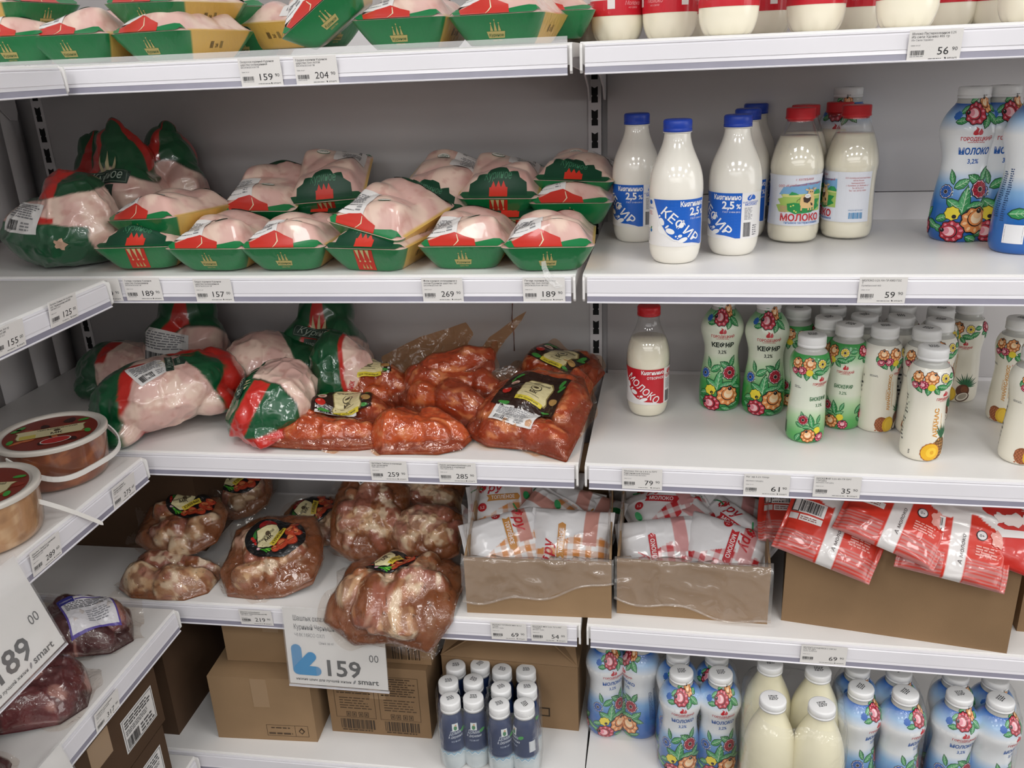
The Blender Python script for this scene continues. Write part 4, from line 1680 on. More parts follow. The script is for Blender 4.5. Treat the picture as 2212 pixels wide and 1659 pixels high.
def rr_ring(w, l, r, n):
    """rounded rectangle ring with n points, starting mid front, counter-clockwise seen from above"""
    pts = []
    per = [(0, -l / 2), (w / 2 - r, -l / 2)]
    seq = []
    for cx, cy, a0 in ((w / 2 - r, -l / 2 + r, -PI / 2), (w / 2 - r, l / 2 - r, 0), (-w / 2 + r, l / 2 - r, PI / 2), (-w / 2 + r, -l / 2 + r, PI)):
        for k in range(7):
            a = a0 + PI / 2 * k / 6
            seq.append((cx + r * math.cos(a), cy + r * math.sin(a)))
    seq = [(0, -l / 2)] + seq + [(0, -l / 2)]
    S = np.array(seq)
    s = np.r_[0, np.cumsum(np.linalg.norm(np.diff(S, axis=0), axis=1))]
    q = np.linspace(0, s[-1], n, endpoint=False)
    return np.c_[np.interp(q, s, S[:, 0]), np.interp(q, s, S[:, 1])]


def tray_side_scale(t):
    return .68 + .32 * t ** .85, .74 + .26 * t ** .85


def make_tray(seed, bulge):
    rnd = random.Random(seed)
    t = thing('chicken_tray', '', 'tray')
    n = 120
    # sides, wrapped in printed film (green ends, gold flanks)
    V, F, Cc = [], [], []
    lev = [0, .08, .25, .45, .65, .82, .94, 1.0]
    for i, q in enumerate(lev):
        sw, sl = tray_side_scale(q)
        ring = rr_ring(TW * sw, TL * sl, .014 + .010 * (1 - q), n)
        for j, (x, y) in enumerate(ring):
            V.append((x, y, TH * q))
    V = np.array(V)
    F = [(i * n + j, i * n + (j + 1) % n, (i + 1) * n + (j + 1) % n, (i + 1) * n + j) for i in range(len(lev) - 1) for j in range(n)]
    F.append(tuple(range(n - 1, -1, -1)))
    ring = rr_ring(TW, TL, .014, n)
    isend = np.abs(ring[:, 1]) > TL / 2 - .022
    C_ = np.tile(np.where(isend[:, None], np.array(lin('#11753f')), YELB), (len(lev), 1))
    body = part('tray_body', V, F, M_TRAYFOIL, t, col=C_)
    # chicken portions under the top film: polar grid bulging above the rim
    lumps = []
    for k in range(4):
        lumps.append((rnd.uniform(-.035, .035), -.055 + .037 * k + rnd.uniform(-.01, .01), rnd.uniform(.028, .044), rnd.uniform(.024, .034), rnd.uniform(.55, 1.0) * bulge, rnd.uniform(-.6, .6)))
    rings = 26
    V, F = [(0, 0, 0)], []
    R = rr_ring(TW, TL, .014, n)
    for i in range(1, rings + 1):
        V += [(x * i / rings, y * i / rings, 0) for x, y in R]
    V = np.array(V, float)
    s = np.r_[0, np.repeat(np.arange(1, rings + 1) / rings, n)]
    edge = sstep(1.0, .62, s)
    h = np.zeros(len(V))
    for lx, ly, a, b, hh, ro in lumps:
        dx, dy = V[:, 0] - lx, V[:, 1] - ly
        p, q = dx * math.cos(ro) + dy * math.sin(ro), -dx * math.sin(ro) + dy * math.cos(ro)
        d2 = (p / a) ** 2 + (q / b) ** 2
        h = np.maximum(h, hh * np.exp(-d2 * .55))
    h = edge * (.45 * bulge + .85 * h) + .002 * sstep(1, .9, s)
    V[:, 2] = TH + h
    F = [(0, 1 + j, 1 + (j + 1) % n) for j in range(n)]
    for i in range(rings - 1):
        F += [(1 + i * n + j, 1 + (i + 1) * n + j, 1 + (i + 1) * n + (j + 1) % n, 1 + i * n + (j + 1) % n) for j in range(n)]
    c = skin_col(V, seed)
    x, y = V[:, 0], V[:, 1]
    # printed film: green at both ends, gold margins
    c = mixc(c, YELB * .95, sstep(.945, .965, s) * (np.abs(y) < TL / 2 - .02))
    part('chicken_portions', V, F, M_TRAYSKIN, t, col=c, label='pale pink chicken under clear film')
    HZ = lambda u, v: None

    def side_map(front=True):
        sg = -1 if front else 1

        def fm(u, v, hh):
            q = np.clip(v / TH, 0, 1)
            sl = .74 + .26 * q ** .85
            yy = sg * (TL / 2 * sl + hh)
            return np.c_[u * (1 if front else -1), yy, v]
        return fm

    def top_fm(u, v, hh):
        # height of the bulge under (u, v)
        best = np.zeros(len(u))
        for lx, ly, a, b, hx, ro in lumps:
            dx, dy = u - lx, v - ly
            p, q = dx * math.cos(ro) + dy * math.sin(ro), -dx * math.sin(ro) + dy * math.cos(ro)
            best = np.maximum(best, hx * np.exp(-((p / a) ** 2 + (q / b) ** 2) * .55))
        sx = np.maximum(np.abs(u) / (TW / 2), np.abs(v) / (TL / 2))
        return np.c_[u, v, TH + sstep(1.0, .62, sx) * (.45 * bulge + .85 * best) + .002 * sstep(1, .9, sx) + hh + .0006]
    a = Art(.006)
    e = TL / 2 - .0006
    hw = TW / 2 - .002
    a.poly([(-hw + .012, -e), (hw - .012, -e), (hw, -e + .013), (hw - .020, -e + .013), (.018, -e + .007), (-.045, -e + .009), (-hw + .010, -e + .016), (-hw, -e + .013)], GREENM, 1)
    a.poly([(-.050, -e + .001), (.024, -e + .0005), (.020, -e + .012), (.004, -e + .016), (-.014, -e + .0225), (-.036, -e + .020), (-.056, -e + .012)], REDM, 2)
    a.line([(-.012, -e + .001), (-.006, -e + .010), (-.010, -e + .019)], [.001, .0022, .001], '#d8cfae', 3)
    a.build('front_print', top_fm, t, eps=.0004)
    a = Art(.006)
    a.poly([(-hw + .012, e), (-hw, e - .013), (-.040, e - .012), (.040, e - .012), (hw, e - .013), (hw - .012, e)], GREENDM, 1)
    a.build('rear_print', top_fm, t, eps=.0004)
    # front end: gold castle emblem
    a = Art(.008)
    g = '#b9a86a'
    for k, hgt in ((-1, .010), (0, .014), (1, .010)):
        a.poly([(-.0022 + k * .006, .019), (.0022 + k * .006, .019), (k * .006, .019 + hgt)], g, 1)
        a.ell(k * .006, .0195 + hgt, .0011, .0011, g, 1, 0, 8)
    a.poly([(-.012, .0095), (.012, .0095), (.014, .0185), (-.014, .0185)], g, 1)
    a.text('Куриное', 0, .0115, .0058, '#0f5a36', 2, 'C', shear=.2, width=.022)
    a.text('царство', 0, .0055, .0042, g, 1, 'C', width=.014)
    a.build('front_emblem', side_map(True), t, eps=.0006)
    # back end: red band with the crown
    a = Art(.006)
    a.poly([(-.018, .002), (.014, .002), (.018, TH - .0015), (-.014, TH - .0015)], '#c5301f', 1)
    for k in (-1, 0, 1):
        a.poly([(k * .009 - .0030, TH - .0015), (k * .009 + .0030, TH - .0015), (k * .009, .020)], '#c9bd86', 2)
        a.ell(k * .009, .0190, .0018, .0018, '#c9bd86', 2, 0, 8)
    for k in (-1, 0, 1):
        a.poly([(k * .006 - .002, .005), (k * .006 + .002, .005), (k * .006, .014)], '#b9a86a', 2)
    a.build('rear_crown_band', side_map(False), t, eps=.0006)
    # gold flank: packing date
    for sg in (-1, 1):
        a = Art(.01)
        a.barcode(-.020, .016, -.012, .026, '#3a3226', 1, 3)
        a.text('28', -.008, .017, .008, '#3a3226', 1, width=.007)
        a.rect(.004, .016, .010, .026, '#8a7440', 1)

        def flank(u, v, hh, sg=sg):
            q = np.clip(v / TH, 0, 1)
            sw = .68 + .32 * q ** .85
            return np.c_[sg * (TW / 2 * sw + hh), u * sg, v]
        a.build('flank_print', flank, t, eps=.0006)
    # white sticker and small oval on the film
    a = Art(.006)
    a.rect(-.063, -.074, -.010, -.012, M_STICKER, 1)
    a.lines(-.056, -.050, -.020, -.022, 8, '#77777a', 2, seed)
    a.barcode(-.055, -.068, -.030, -.055, '#242426', 2, seed)
    a.lines(-.028, -.068, -.018, -.055, 3, '#88888a', 2, seed + 1)
    a.build('white_sticker', top_fm, t, eps=.0006, label='white price sticker with barcode')
    a = Art(.005)
    a.ell(.012, -.040, .0125, .0065, '#2f6a4c', 1, 0, 20)
    a.ell(.012, -.040, .0118, .0058, '#e4e0d8', 2, 0, 20)
    a.lines(.003, -.0425, .021, -.0375, 2, '#5a7a68', 3, 4)
    a.build('oval_badge', top_fm, t, eps=.0005)
    # dark green name ribbon at the rear of the film
    a = Art(.006)
    a.poly([(-.052, .002), (.052, .002), (.050, .020), (.038, .024), (.034, .034), (.020, .028), (.014, .038), (0, .042), (-.014, .038), (-.020, .028), (-.034, .034), (-.038, .024), (-.050, .020)], '#0f3f2a', 1)
    a.rect(-.015, 0, .017, .012, '#c5301f', 2)
    for k in (-1, 0, 1):
        a.poly([(k * .009 - .0045 + .001, .0115), (k * .009 + .0045 + .001, .0115), (k * .009 + .001, .018)], '#c5301f', 2)
    a.text('Куриное', 0, .020, .013, '#3c7a58', 2, 'C', shear=.2, width=.048)
    a.build('name_ribbon', lambda u, v, h: top_fm(-u, TL / 2 - .004 - v, h), t, eps=.0006)
    return t


TRAYS = [make_tray(11, .026), make_tray(23, .034), make_tray(37, .030)]
_used = set()


def tray(px, py, yf, yaw=0.0, flip=False, tilt=(0, 0), kind=0, label='', group='chicken trays on the second shelf', zfloor=Z2, zoff=0.0, z=None):
    """px, py: the middle of the lower front edge; yf: how far back that edge stands"""
    p = ony(px, py, yf) if z is None else onz(px, py, z)
    zz = max(p[2], zfloor + .0005) + zoff
    half = TL / 2 * .74
    rz = yaw + (PI if flip else 0)
    M = Matrix.Translation((p[0], p[1], zz)) @ Matrix.Rotation(yaw, 4, 'Z') @ Matrix.Rotation(tilt[0], 4, 'X') @ Matrix.Rotation(tilt[1], 4, 'Y') @ Matrix.Translation((0, half, 0)) @ Matrix.Rotation(PI if flip else 0, 4, 'Z')
    src = TRAYS[kind]
    if kind not in _used:
        _used.add(kind)
        src.matrix_world = M
        src['label'], src['group'] = label, group
        return src
    return copy_thing(src, label, group=group, M=M)


# second shelf
LBL = 'green chicken tray '
tray(311, 580, -.405, .10, True, (0, 0), 0, LBL + 'with red crown band, beneath the gold-sided tray')
tray(462, 584, -.415, -.02, False, (0, 0), 1, LBL + 'on the front edge, next to the gold-sided pile')
tray(622, 583, -.415, .02, False, (0, 0), 2, LBL + 'on the front edge, between two other front trays')
tray(800, 589, -.415, -.16, True, (0, 0), 0, LBL + 'with red crown band, under the tilted tray')
tray(1005, 581, -.405, .0, False, (0, 0), 1, LBL + 'on the front edge, standing clear of its neighbours')
tray(1185, 584, -.425, .04, False, (0, 0), 2, LBL + 'on the front edge by the shelf seam, with dangling film')
_t1 = tray(325, 517, -.375, -.24, False, (-.02, -.06), 2, LBL + 'with gold flank and yellow oval, atop a crown-band tray', zoff=-.004)
_a = Art(.006)
_a.ell(-.004, .0105, .040, .0095, '#d6ae1e', 1, 0, 28)
_a.build('yellow_oval', lambda u, v, h: np.c_[u, -(TL / 2 * (.74 + .26 * np.clip(v / TH, 0, 1) ** .85) + h + .0012), v], _t1, eps=.0006, label='yellow oval printed on the green end')
tray(800, 553, -.385, -.34, False, (.16, .20), 1, LBL + 'tilted on the pile, white sticker uppermost', zoff=.012)
G2 = 'chicken trays on the second shelf'
tray(573, 490, -.235, .03, False, (.30, .02), 0, LBL + 'leaning back behind the front row, large white sticker', zoff=.002)
tray(640, 470, -.165, .0, True, (.12, 0), 2, LBL + 'hidden behind the leaning one', zoff=-.02)
tray(715, 466, -.205, .16, True, (.32, -.05), 1, LBL + 'raised at the rear beside the tilted one')
tray(700, 505, -.215, .10, True, (0, 0), 0, LBL + 'under the raised rear tray')
tray(935, 478, -.205, -.20, True, (.34, .10), 2, LBL + 'leaning at the rear, dark name ribbon showing')
tray(945, 520, -.215, .05, True, (0, 0), 0, LBL + 'on the shelf below the leaning name-ribbon tray')
tray(1080, 468, -.225, .03, True, (.18, .02), 1, LBL + 'rear upper one with wide red crown band')
tray(1105, 518, -.230, .02, True, (0, 0), 2, LBL + 'rear lower one under a crown band tray')
tray(1238, 437, -.185, -.06, True, (.02, .04), 2, LBL + 'rear upper one beside the slotted upright')
tray(1235, 486, -.240, -.04, False, (0, 0), 0, LBL + 'rear lower one beside the slotted upright')

# top shelf
GT = 'chicken trays on the top shelf'
for px, py, yf, yaw, flip, tilt, k, zo, lb in (
        (35, 140, -.405, .05, False, (0, 0), 0, 0, 'at the corner end of the lower row'),
        (165, 137, -.405, -.08, False, (0, 0), 1, 0, 'second in the lower row'),
        (345, 137, -.405, -.22, False, (0, 0), 2, 0, 'third in the lower row, gold flank showing'),
        (530, 130, -.22, .15, False, (0, 0), 0, 0, 'behind the lower row, near the leaning tray'),
        (95, 67, -.33, 1.35, False, (0, .0), 1, .0, 'turned gold side out on the upper row'),
        (330, 68, -.385, -.22, False, (.02, .03), 0, .0, 'with gold flank atop the lower row'),
        (490, 72, -.25, .9, False, (0, 0), 2, .0, 'turned gold side out behind the upper row'),
        (735, 110, -.405, .16, False, (.10, -.62), 1, .030, 'tipped up on its side, red wedge slanting'),
        (720, 100, -.22, 1.2, False, (0, 0), 0, 0, 'gold side out behind the tipped tray'),
        (870, 105, -.400, -.12, False, (0, 0), 1, 0, 'beside the tipped tray'),
        (1078, 97, -.400, -.14, False, (0, 0), 2, 0, 'with gold flank next to the end tray'),
        (1190, 88, -.25, .1, False, (.0, 0), 0, .002, 'at the seam beside the milk bottles')):
    settle(tray(px, py, yf, yaw, flip, tilt, k, LBL + lb, GT, Z1, zo), Z1, True)


# ---- whole birds
def bird_paint(P, ax, red_dir, seed, hi=.22, lo=-9, wedge=.42):
    """bag print: green cap above hi (along ax) with a red wedge, clear middle showing skin"""
    ax = np.array(ax, float)
    ax /= np.linalg.norm(ax)
    t = P @ ax
    c = skin_col(P, seed)
    rd = np.array(red_dir, float)
    rd -= ax * (rd @ ax)
    rd /= np.linalg.norm(rd)
    side = np.cross(ax, rd)
    Q = P - np.outer(P @ ax, ax)
    ang = np.arctan2(Q @ side, Q @ rd)
    lim = hi * .1 + .018 * np.sin(ang * 2 + .6) + .004 * (vnoise(P, 60, seed) - .5)
    c = lay(c, GREEN_D * .5, t - lim, .0025)
    c = lay(c, GREEN * .75, t - lim - .0025)
    top = P[:, 2].max() if ax[2] > .9 else t.max()
    k = np.clip((top - t) / (top - hi * .1), 0, 1)
    sd = np.minimum(wedge * (.35 + .65 * k) - np.abs(ang + .1), (t - lim - .003) * 20)
    c = lay(c, REDB * .85, sd, .03)
    sd = np.minimum(.30 - np.abs(np.abs(ang) - 2.3), (t - lim - .02) * 20)
    c = lay(c, REDB * .8, sd, .03)
    return c


def bird(name, label, ells, M, paint, zmin=None, res=(160, 110), decals=(), wr=.055, ws=26, seed=1, group='whole chickens in printed bags', rest=None):
    t = thing(name, label, 'chicken', M=M, group=group)
    B = Blob(ells, zmin, 11.0, wr, ws, seed)
    d, f = sphere_dirs(*res)
    P = B.pos(d)
    part('bagged_bird', P, f, M_BAG, t, col=paint(P), label='whole pale chicken in glossy printed bag')
    for nm, art, cdir, spin, lab in decals:
        art.build(nm, B.fmap(cdir, spin=spin), t, eps=.0009, label=lab)
    if rest is not None:
        settle(t, rest)
    return t


def sticker_art(w, h, seed):
    a = Art(.006)
    a.rect(-w / 2, -h / 2, w / 2, h / 2, M_STICKER, 1)
    a.lines(-w * .42, -h * .08, w * .42, h * .42, 7, '#7a7a7e', 2, seed)
    a.barcode(-w * .40, -h * .42, -w * .02, -h * .16, '#262628', 2, seed)
    a.lines(w * .06, -h * .42, w * .30, -h * .16, 3, '#88888a', 2, seed + 2)
    return a


def ribbon_art(s=1.0):
    a = Art(.006)
    for k in (-1, 0, 1):
        a.poly([(s * (k * .014 - .005), s * .012), (s * (k * .014 + .005), s * .012), (s * k * .014, s * (.042 - abs(k) * .006))], '#bdb38c', 1)
    a.poly([(-s * .045, -s * .012), (s * .045, -s * .012), (s * .050, s * .012), (-s * .050, s * .012)], '#20352c', 2)
    a.frame(-s * .043, -s * .010, s * .043, s * .010, s * .0014, '#5a6a5c', 3)
    a.text('Куриное', 0, -s * .005, s * .020, '#9aa89a', 4, 'C', shear=.25, width=s * .070)
    a.poly([(-s * .020, -s * .040), (0, -s * .048), (s * .020, -s * .040), (s * .022, -s * .014), (-s * .022, -s * .014)], '#2a3f34', 1)
    a.text('царство', 0, -s * .028, s * .011, '#8fa08f', 2, 'C', width=s * .032)
    return a


def red_word(w=.05):
    a = Art(.006)
    a.text('цыплёнок', 0, 0, .016, '#b8262c', 1, 'C', bold=.02, width=w)
    a.text('бройлер', 0, -.016, .010, '#b8262c', 1, 'C', width=w * .6)
    return a


UPRIGHT = [((0, .005, -.025), (.060, .056, .056), (0, 0, 0)), ((.024, -.022, -.012), (.036, .040, .056), (.1, .12, 0)), ((-.026, -.022, -.014), (.036, .040, .054), (.1, -.12, 0)), ((.046, -.006, -.045), (.026, .030, .036), (0, .4, 0)), ((-.046, -.006, -.045), (.026, .030, .036), (0, -.4, 0)),
           ((0, .004, .040), (.044, .042, .044), (0, 0, 0)), ((-.006, .004, .070), (.027, .025, .026), (0, 0, 0)), ((.004, .002, .090), (.012, .011, .014), (0, 0, 0))]


def upright_bird(p, label, rz, lean, seed, sc=1.0, decals=(), red_dir=(-.5, -1, 0), hi=.10):
    rest = Z2 if p[2] > Z2 else Z3
    M = Matrix.Translation(tuple(map(float, p))) @ Matrix.Rotation(rz, 4, 'Z') @ Matrix.Rotation(lean[0], 4, 'X') @ Matrix.Rotation(lean[1], 4, 'Y') @ Matrix.Scale(sc, 4)
    return bird('whole_chicken', label, UPRIGHT, M, lambda P: bird_paint(P, (0, 0, 1), red_dir, seed, hi), zmin=-.082, seed=seed, decals=decals, rest=rest)


# second shelf, corner group
c3 = ony(362, 352, -.085)
upright_bird((c3[0], c3[1], Z2 + .094), 'whole chicken in green-topped bag standing against the back panel', .35, (0, .06), 3, 1.22, hi=.30)
c2b = ony(205, 330, -.055)
upright_bird((c2b[0], c2b[1], Z2 + .080), 'whole chicken in red and green bag, mostly hidden in the corner', .5, (0, .08), 5, 1.12, hi=.0)
c2 = ony(278, 385, -.165)
upright_bird((c2[0], c2[1], Z2 + .088), 'whole chicken in bag with dark name ribbon, behind the labelled one', -.25, (.06, -.10), 7, 1.26,
             decals=(('name_ribbon', ribbon_art(.85), (.20, -1, .62), -.12, 'dark green name ribbon with crown'), ('red_lettering', red_word(.055), (-.28, -1, -.42), .0, 'red lettering')), red_dir=(-.35, -1, 0), hi=.24)
# front left bird lies on its side with the green end towards the aisle
c1 = ony(136, 485, -.345)


def paint_c1(P):
    c = skin_col(P, 9)
    x, y, z = P.T
    n = .004 * (vnoise(P, 50, 2) - .5)
    c = lay(c, REDB * .85, np.minimum.reduce([.026 - .12 * x - z + n, z - .012, .045 - np.abs(x + .01), -y]))
    c = lay(c, GREEN * .7, np.minimum(.014 - .22 * np.maximum(x - .03, 0) - z + n, .086 - x))
    c = lay(c, GREEN * .5, z - .048 - .15 * x + n)
    c = lay(c, REDB * .85, np.minimum(z - .050 - .1 * x, .022 - np.abs(x - .012)))
    return c


bird('whole_chicken', 'whole chicken lying in green bag with big white sticker, at the corner', [((0, 0, -.016), (.108, .080, .066), (0, .03, 0)), ((.035, 0, .025), (.060, .058, .055), (0, 0, 0)), ((.015, .015, .048), (.045, .042, .040), (0, .5, 0)), ((.045, .020, .062), (.022, .022, .020), (0, 0, 0))],
     Mx((c1[0], c1[1], Z2 + .074), (0, 0, -.05)), paint_c1, zmin=-.074, seed=9, rest=Z2,
     decals=(('white_sticker', sticker_art(.085, .060, 5), (-.40, -1, .42), -.06, 'white price sticker'),
             ('torn_patch', (lambda a: (a.ell(0, 0, .010, .010, '#c8a48c', 1, 0, 16, .25, 5), a)[1])(Art()), (.62, -1, -.30), 0, 'torn spot showing skin')))

# third shelf
d1 = ony(405, 700, -.105)
upright_bird((d1[0], d1[1], Z3 + .096), 'whole chicken in red-topped bag with sticker, standing at the back', .25, (.0, .10), 13, 1.34,
             decals=(('white_sticker', sticker_art(.075, .055, 8), (-.35, -1, .02), -.08, 'white price sticker'),), red_dir=(0, -1, 0), hi=.15)
d6 = ony(703, 690, -.100)
upright_bird((d6[0], d6[1], Z3 + .100), 'whole chicken with crowned name ribbon, behind the green bagged one', .0, (.0, .02), 15, 1.32,
             decals=(('name_ribbon', ribbon_art(.62), (.02, -1, .50), -.15, 'dark green name ribbon with crown'),), red_dir=(.1, -1, 0), hi=.05)

LYING = [((0, 0, 0), (.118, .072, .056), (0, 0, 0)), ((-.035, 0, .008), (.070, .066, .056), (0, 0, 0)), ((.055, -.03, .002), (.050, .036, .040), (0, 0, .5)), ((.055, .034, .002), (.050, .036, .040), (0, 0, -.5)), ((.10, 0, -.005), (.035, .045, .030), (0, 0, 0)), ((-.082, -.040, -.024), (.036, .032, .026), (0, 0, .5)), ((-.082, .040, -.015), (.036, .032, .026), (0, 0, -.5)), ((.090, .036, .004), (.036, .030, .030), (0, 0, .4)), ((.066, -.045, -.022), (.036, .030, .026), (0, 0, -.6))]


def paint_lying(seed, g0=-.050, g1=.062, slant=.45):
    def f(P):
        c = skin_col(P, seed)
        x, y, z = P.T
        n = .006 * (vnoise(P, 45, seed) - .5)
        a = x + n - slant * y
        c = lay(c, REDB * .85, np.minimum(g0 + .020 - a, .030 - np.abs(y + .030)))
        c = lay(c, GREEN * .8, g0 - a - .25 * np.maximum(z - .03, 0))
        b = x + n + .5 * y
        c = lay(c, GREEN * .8, b - g1)
        c = lay(c, REDB * .85, np.minimum(b - g1 - .004, .016 - np.abs(z - .020 - .5 * y)))
        return c
    return f


d2 = ony(362, 880, -.335)
bird('whole_chicken', 'whole chicken lying in torn green bag with tilted white sticker', LYING, Mx((d2[0], d2[1], Z3 + .060), (.10, -.16, .62), 1.10), paint_lying(21, -.030, .040, .75), zmin=-.050, seed=21, rest=Z3,
     decals=(('white_sticker', sticker_art(.060, .044, 12), (-.12, -.42, 1.0), .55, 'white price sticker'), ('name_ribbon', ribbon_art(.5), (.42, -.25, 1.0), .45, 'dark green name ribbon')))
d2b = ony(290, 800, -.15)
bird('whole_chicken', 'whole chicken lying behind the one with the tilted sticker', LYING, Mx((d2b[0], d2b[1], Z3 + .060), (.0, .0, .2), .95), paint_lying(25, -.03), zmin=-.056, seed=25, rest=Z3)
d3 = ony(615, 790, -.17)
bird('whole_chicken', 'whole chicken in dark green bag with red band, lying behind others', LYING, Mx((d3[0], d3[1], Z3 + .085), (.1, .12, .25), 1.0), paint_lying(27, -9, .0), zmin=-.08, seed=27, rest=Z3 + .012)


def paint_d4(P):
    c = skin_col(P, 31)
    x, y, z = P.T
    n = .006 * (vnoise(P, 50, 31) - .5)
    g = np.maximum(-.045 - .35 * x - y + n, -.040 - x + .3 * z)
    c = lay(c, GREEN_D * .4, g + .002)
    c = lay(c, GREEN * .8, g)
    c = lay(c, REDB * .9, np.minimum(g - .002, .017 - np.abs(x + .030 - .55 * z)))
    c = lay(c, REDB * .9, np.minimum(g - .002, .014 - np.abs(z + .045 - .2 * x)))
    return c


d4 = ony(598, 885, -.335)
bird('whole_chicken', 'whole chicken with pointed green and red bag end towards the aisle', [((0, 0, 0), (.070, .085, .062), (0, 0, 0)), ((.02, .02, .018), (.050, .055, .050), (0, 0, 0)), ((-.02, -.045, -.012), (.048, .045, .044), (0, 0, 0)), ((.03, -.030, .0), (.040, .050, .045), (0, 0, 0)), ((-.006, -.062, -.038), (.036, .040, .024), (0, 0, .2)), ((-.042, -.040, -.022), (.034, .032, .030), (0, 0, .7)), ((.038, -.050, -.040), (.034, .030, .020), (0, 0, -.7))],
     Mx((d4[0], d4[1], Z3 + .066), (0, 0, .1), 1.02), paint_d4, zmin=-.064, seed=31, wr=.075, rest=Z3,
     decals=(('name_ribbon', ribbon_art(.55), (-.75, -.75, .75), -.9, 'dark green name ribbon with crown'),))


def paint_d5(P):
    c = skin_col(P, 33)
    x, y, z = P.T
    n = .008 * (vnoise(P, 45, 33) - .5)
    c = lay(c, REDB * .85, .030 - .25 * z - x + n)
    c = lay(c, GREEN * .75, .022 - .25 * z - x + n)
    return c


d5 = ony(735, 795, -.24)
bird('whole_chicken', 'whole chicken in bulging green bag standing next to the orange packs', [((0, 0, 0), (.062, .058, .078), (0, 0, 0)), ((.015, 0, -.015), (.056, .055, .055), (0, 0, 0)), ((-.015, 0, .045), (.036, .036, .042), (0, 0, 0))],
     Mx((d5[0], d5[1], Z3 + .074), (0, .08, 0), 1.02), paint_d5, zmin=-.072, seed=33, wr=.075, rest=Z3,
     decals=(('red_lettering', red_word(.045), (.75, -1, -.15), 1.3, 'red lettering'),))
# ================================================================== vacuum packed meat
def closed_outline(pts, n, round_=True):
    P = np.array(pts, float)
    if round_:
        Q = np.vstack([P[-2:], P, P[:3]])
        S = spline(Q, 40 * len(Q))
        i0 = np.argmin(np.linalg.norm(S[:200] - P[0], axis=1))
        d = np.r_[0, np.cumsum(np.linalg.norm(np.diff(S, axis=0), axis=1))]
        ia = np.argmin(np.linalg.norm(S - P[0], axis=1) + (np.arange(len(S)) > len(S) / 2) * 9)
        ib = np.argmin(np.linalg.norm(S - P[0], axis=1) + (np.arange(len(S)) < len(S) / 2) * 9)
        S = S[ia:ib + 1]
    else:
        S = np.vstack([P, P[:1]])
    s = np.r_[0, np.cumsum(np.linalg.norm(np.diff(S, axis=0), axis=1))]
    q = np.linspace(0, s[-1], n, endpoint=False)
    return np.c_[np.interp(q, s, S[:, 0]), np.interp(q, s, S[:, 1])]


def capsule_h(x, y, caps):
    """height and owner of a heap of capsule shaped pieces"""
    H = np.zeros(len(x))
    own = np.zeros(len(x), int)
    best = np.zeros(len(x))
    for k, (x0, y0, x1, y1, r, hz) in enumerate(caps):
        dx, dy = x1 - x0, y1 - y0
        L2 = dx * dx + dy * dy + 1e-9
        t = np.clip(((x - x0) * dx + (y - y0) * dy) / L2, 0, 1)
        rr = r * (1 - .35 * t)
        d2 = ((x - x0 - t * dx) ** 2 + (y - y0 - t * dy) ** 2) / rr ** 2
        h = rr * hz * np.sqrt(np.maximum(0, 1 - d2))
        m = h > best
        own[m] = k
        best = np.maximum(best, h)
        H += h ** 9
    return H ** (1 / 9), own


M_MARIN = pm('marinated_meat', None, 0.38, 0.5, coat=0.35, coatr=0.12, bump=0.5, bscale=60, col=True, detail=5)
M_FILM_OR = film('orange_smeared_film', (250, 222, 198), haze=0.02, gloss=1.0, bump=0.75, bscale=70, rough=0.06, fres=1.55, ridge=True)
M_FILM_BR = film('clear_meat_film', (252, 248, 244), haze=0.012, gloss=1.0, bump=0.75, bscale=70, rough=0.06, fres=1.55, ridge=True)
PAL = {   # piece tones, sauce, pale flesh, where pale shows, how much
    'orange': (('#b9561f', '#a8481a', '#c2622a', '#9c4014'), '#7a2e0c', '#d9a882', .57, .22),
    'shashlik': (('#b0764e', '#caa27c', '#a4685a', '#d0ae88', '#94582c', '#b07668'), '#7c4318', '#e2cdae', .60, .20),
    'beef': (('#5e2026', '#501a22', '#6c2a30', '#48181e'), '#341014', '#b88880', .64, .16),
}


def make_caps(seed, w, l, n, r):
    rnd = random.Random(seed)
    out = []
    for k in range(n):
        a = 2 * PI * k / n + rnd.uniform(-.4, .4)
        q = rnd.uniform(.15, .62)
        x, y = w / 2 * q * math.cos(a), l / 2 * q * math.sin(a)
        b = rnd.uniform(0, 2 * PI)
        s = rnd.uniform(.9, 2.0) * r
        out.append((x - s * math.cos(b) * .6, y - s * math.sin(b) * .6, x + s * math.cos(b) * .6, y + s * math.sin(b) * .6, r * rnd.uniform(.75, 1.15), rnd.uniform(.8, 1.15)))
    return out


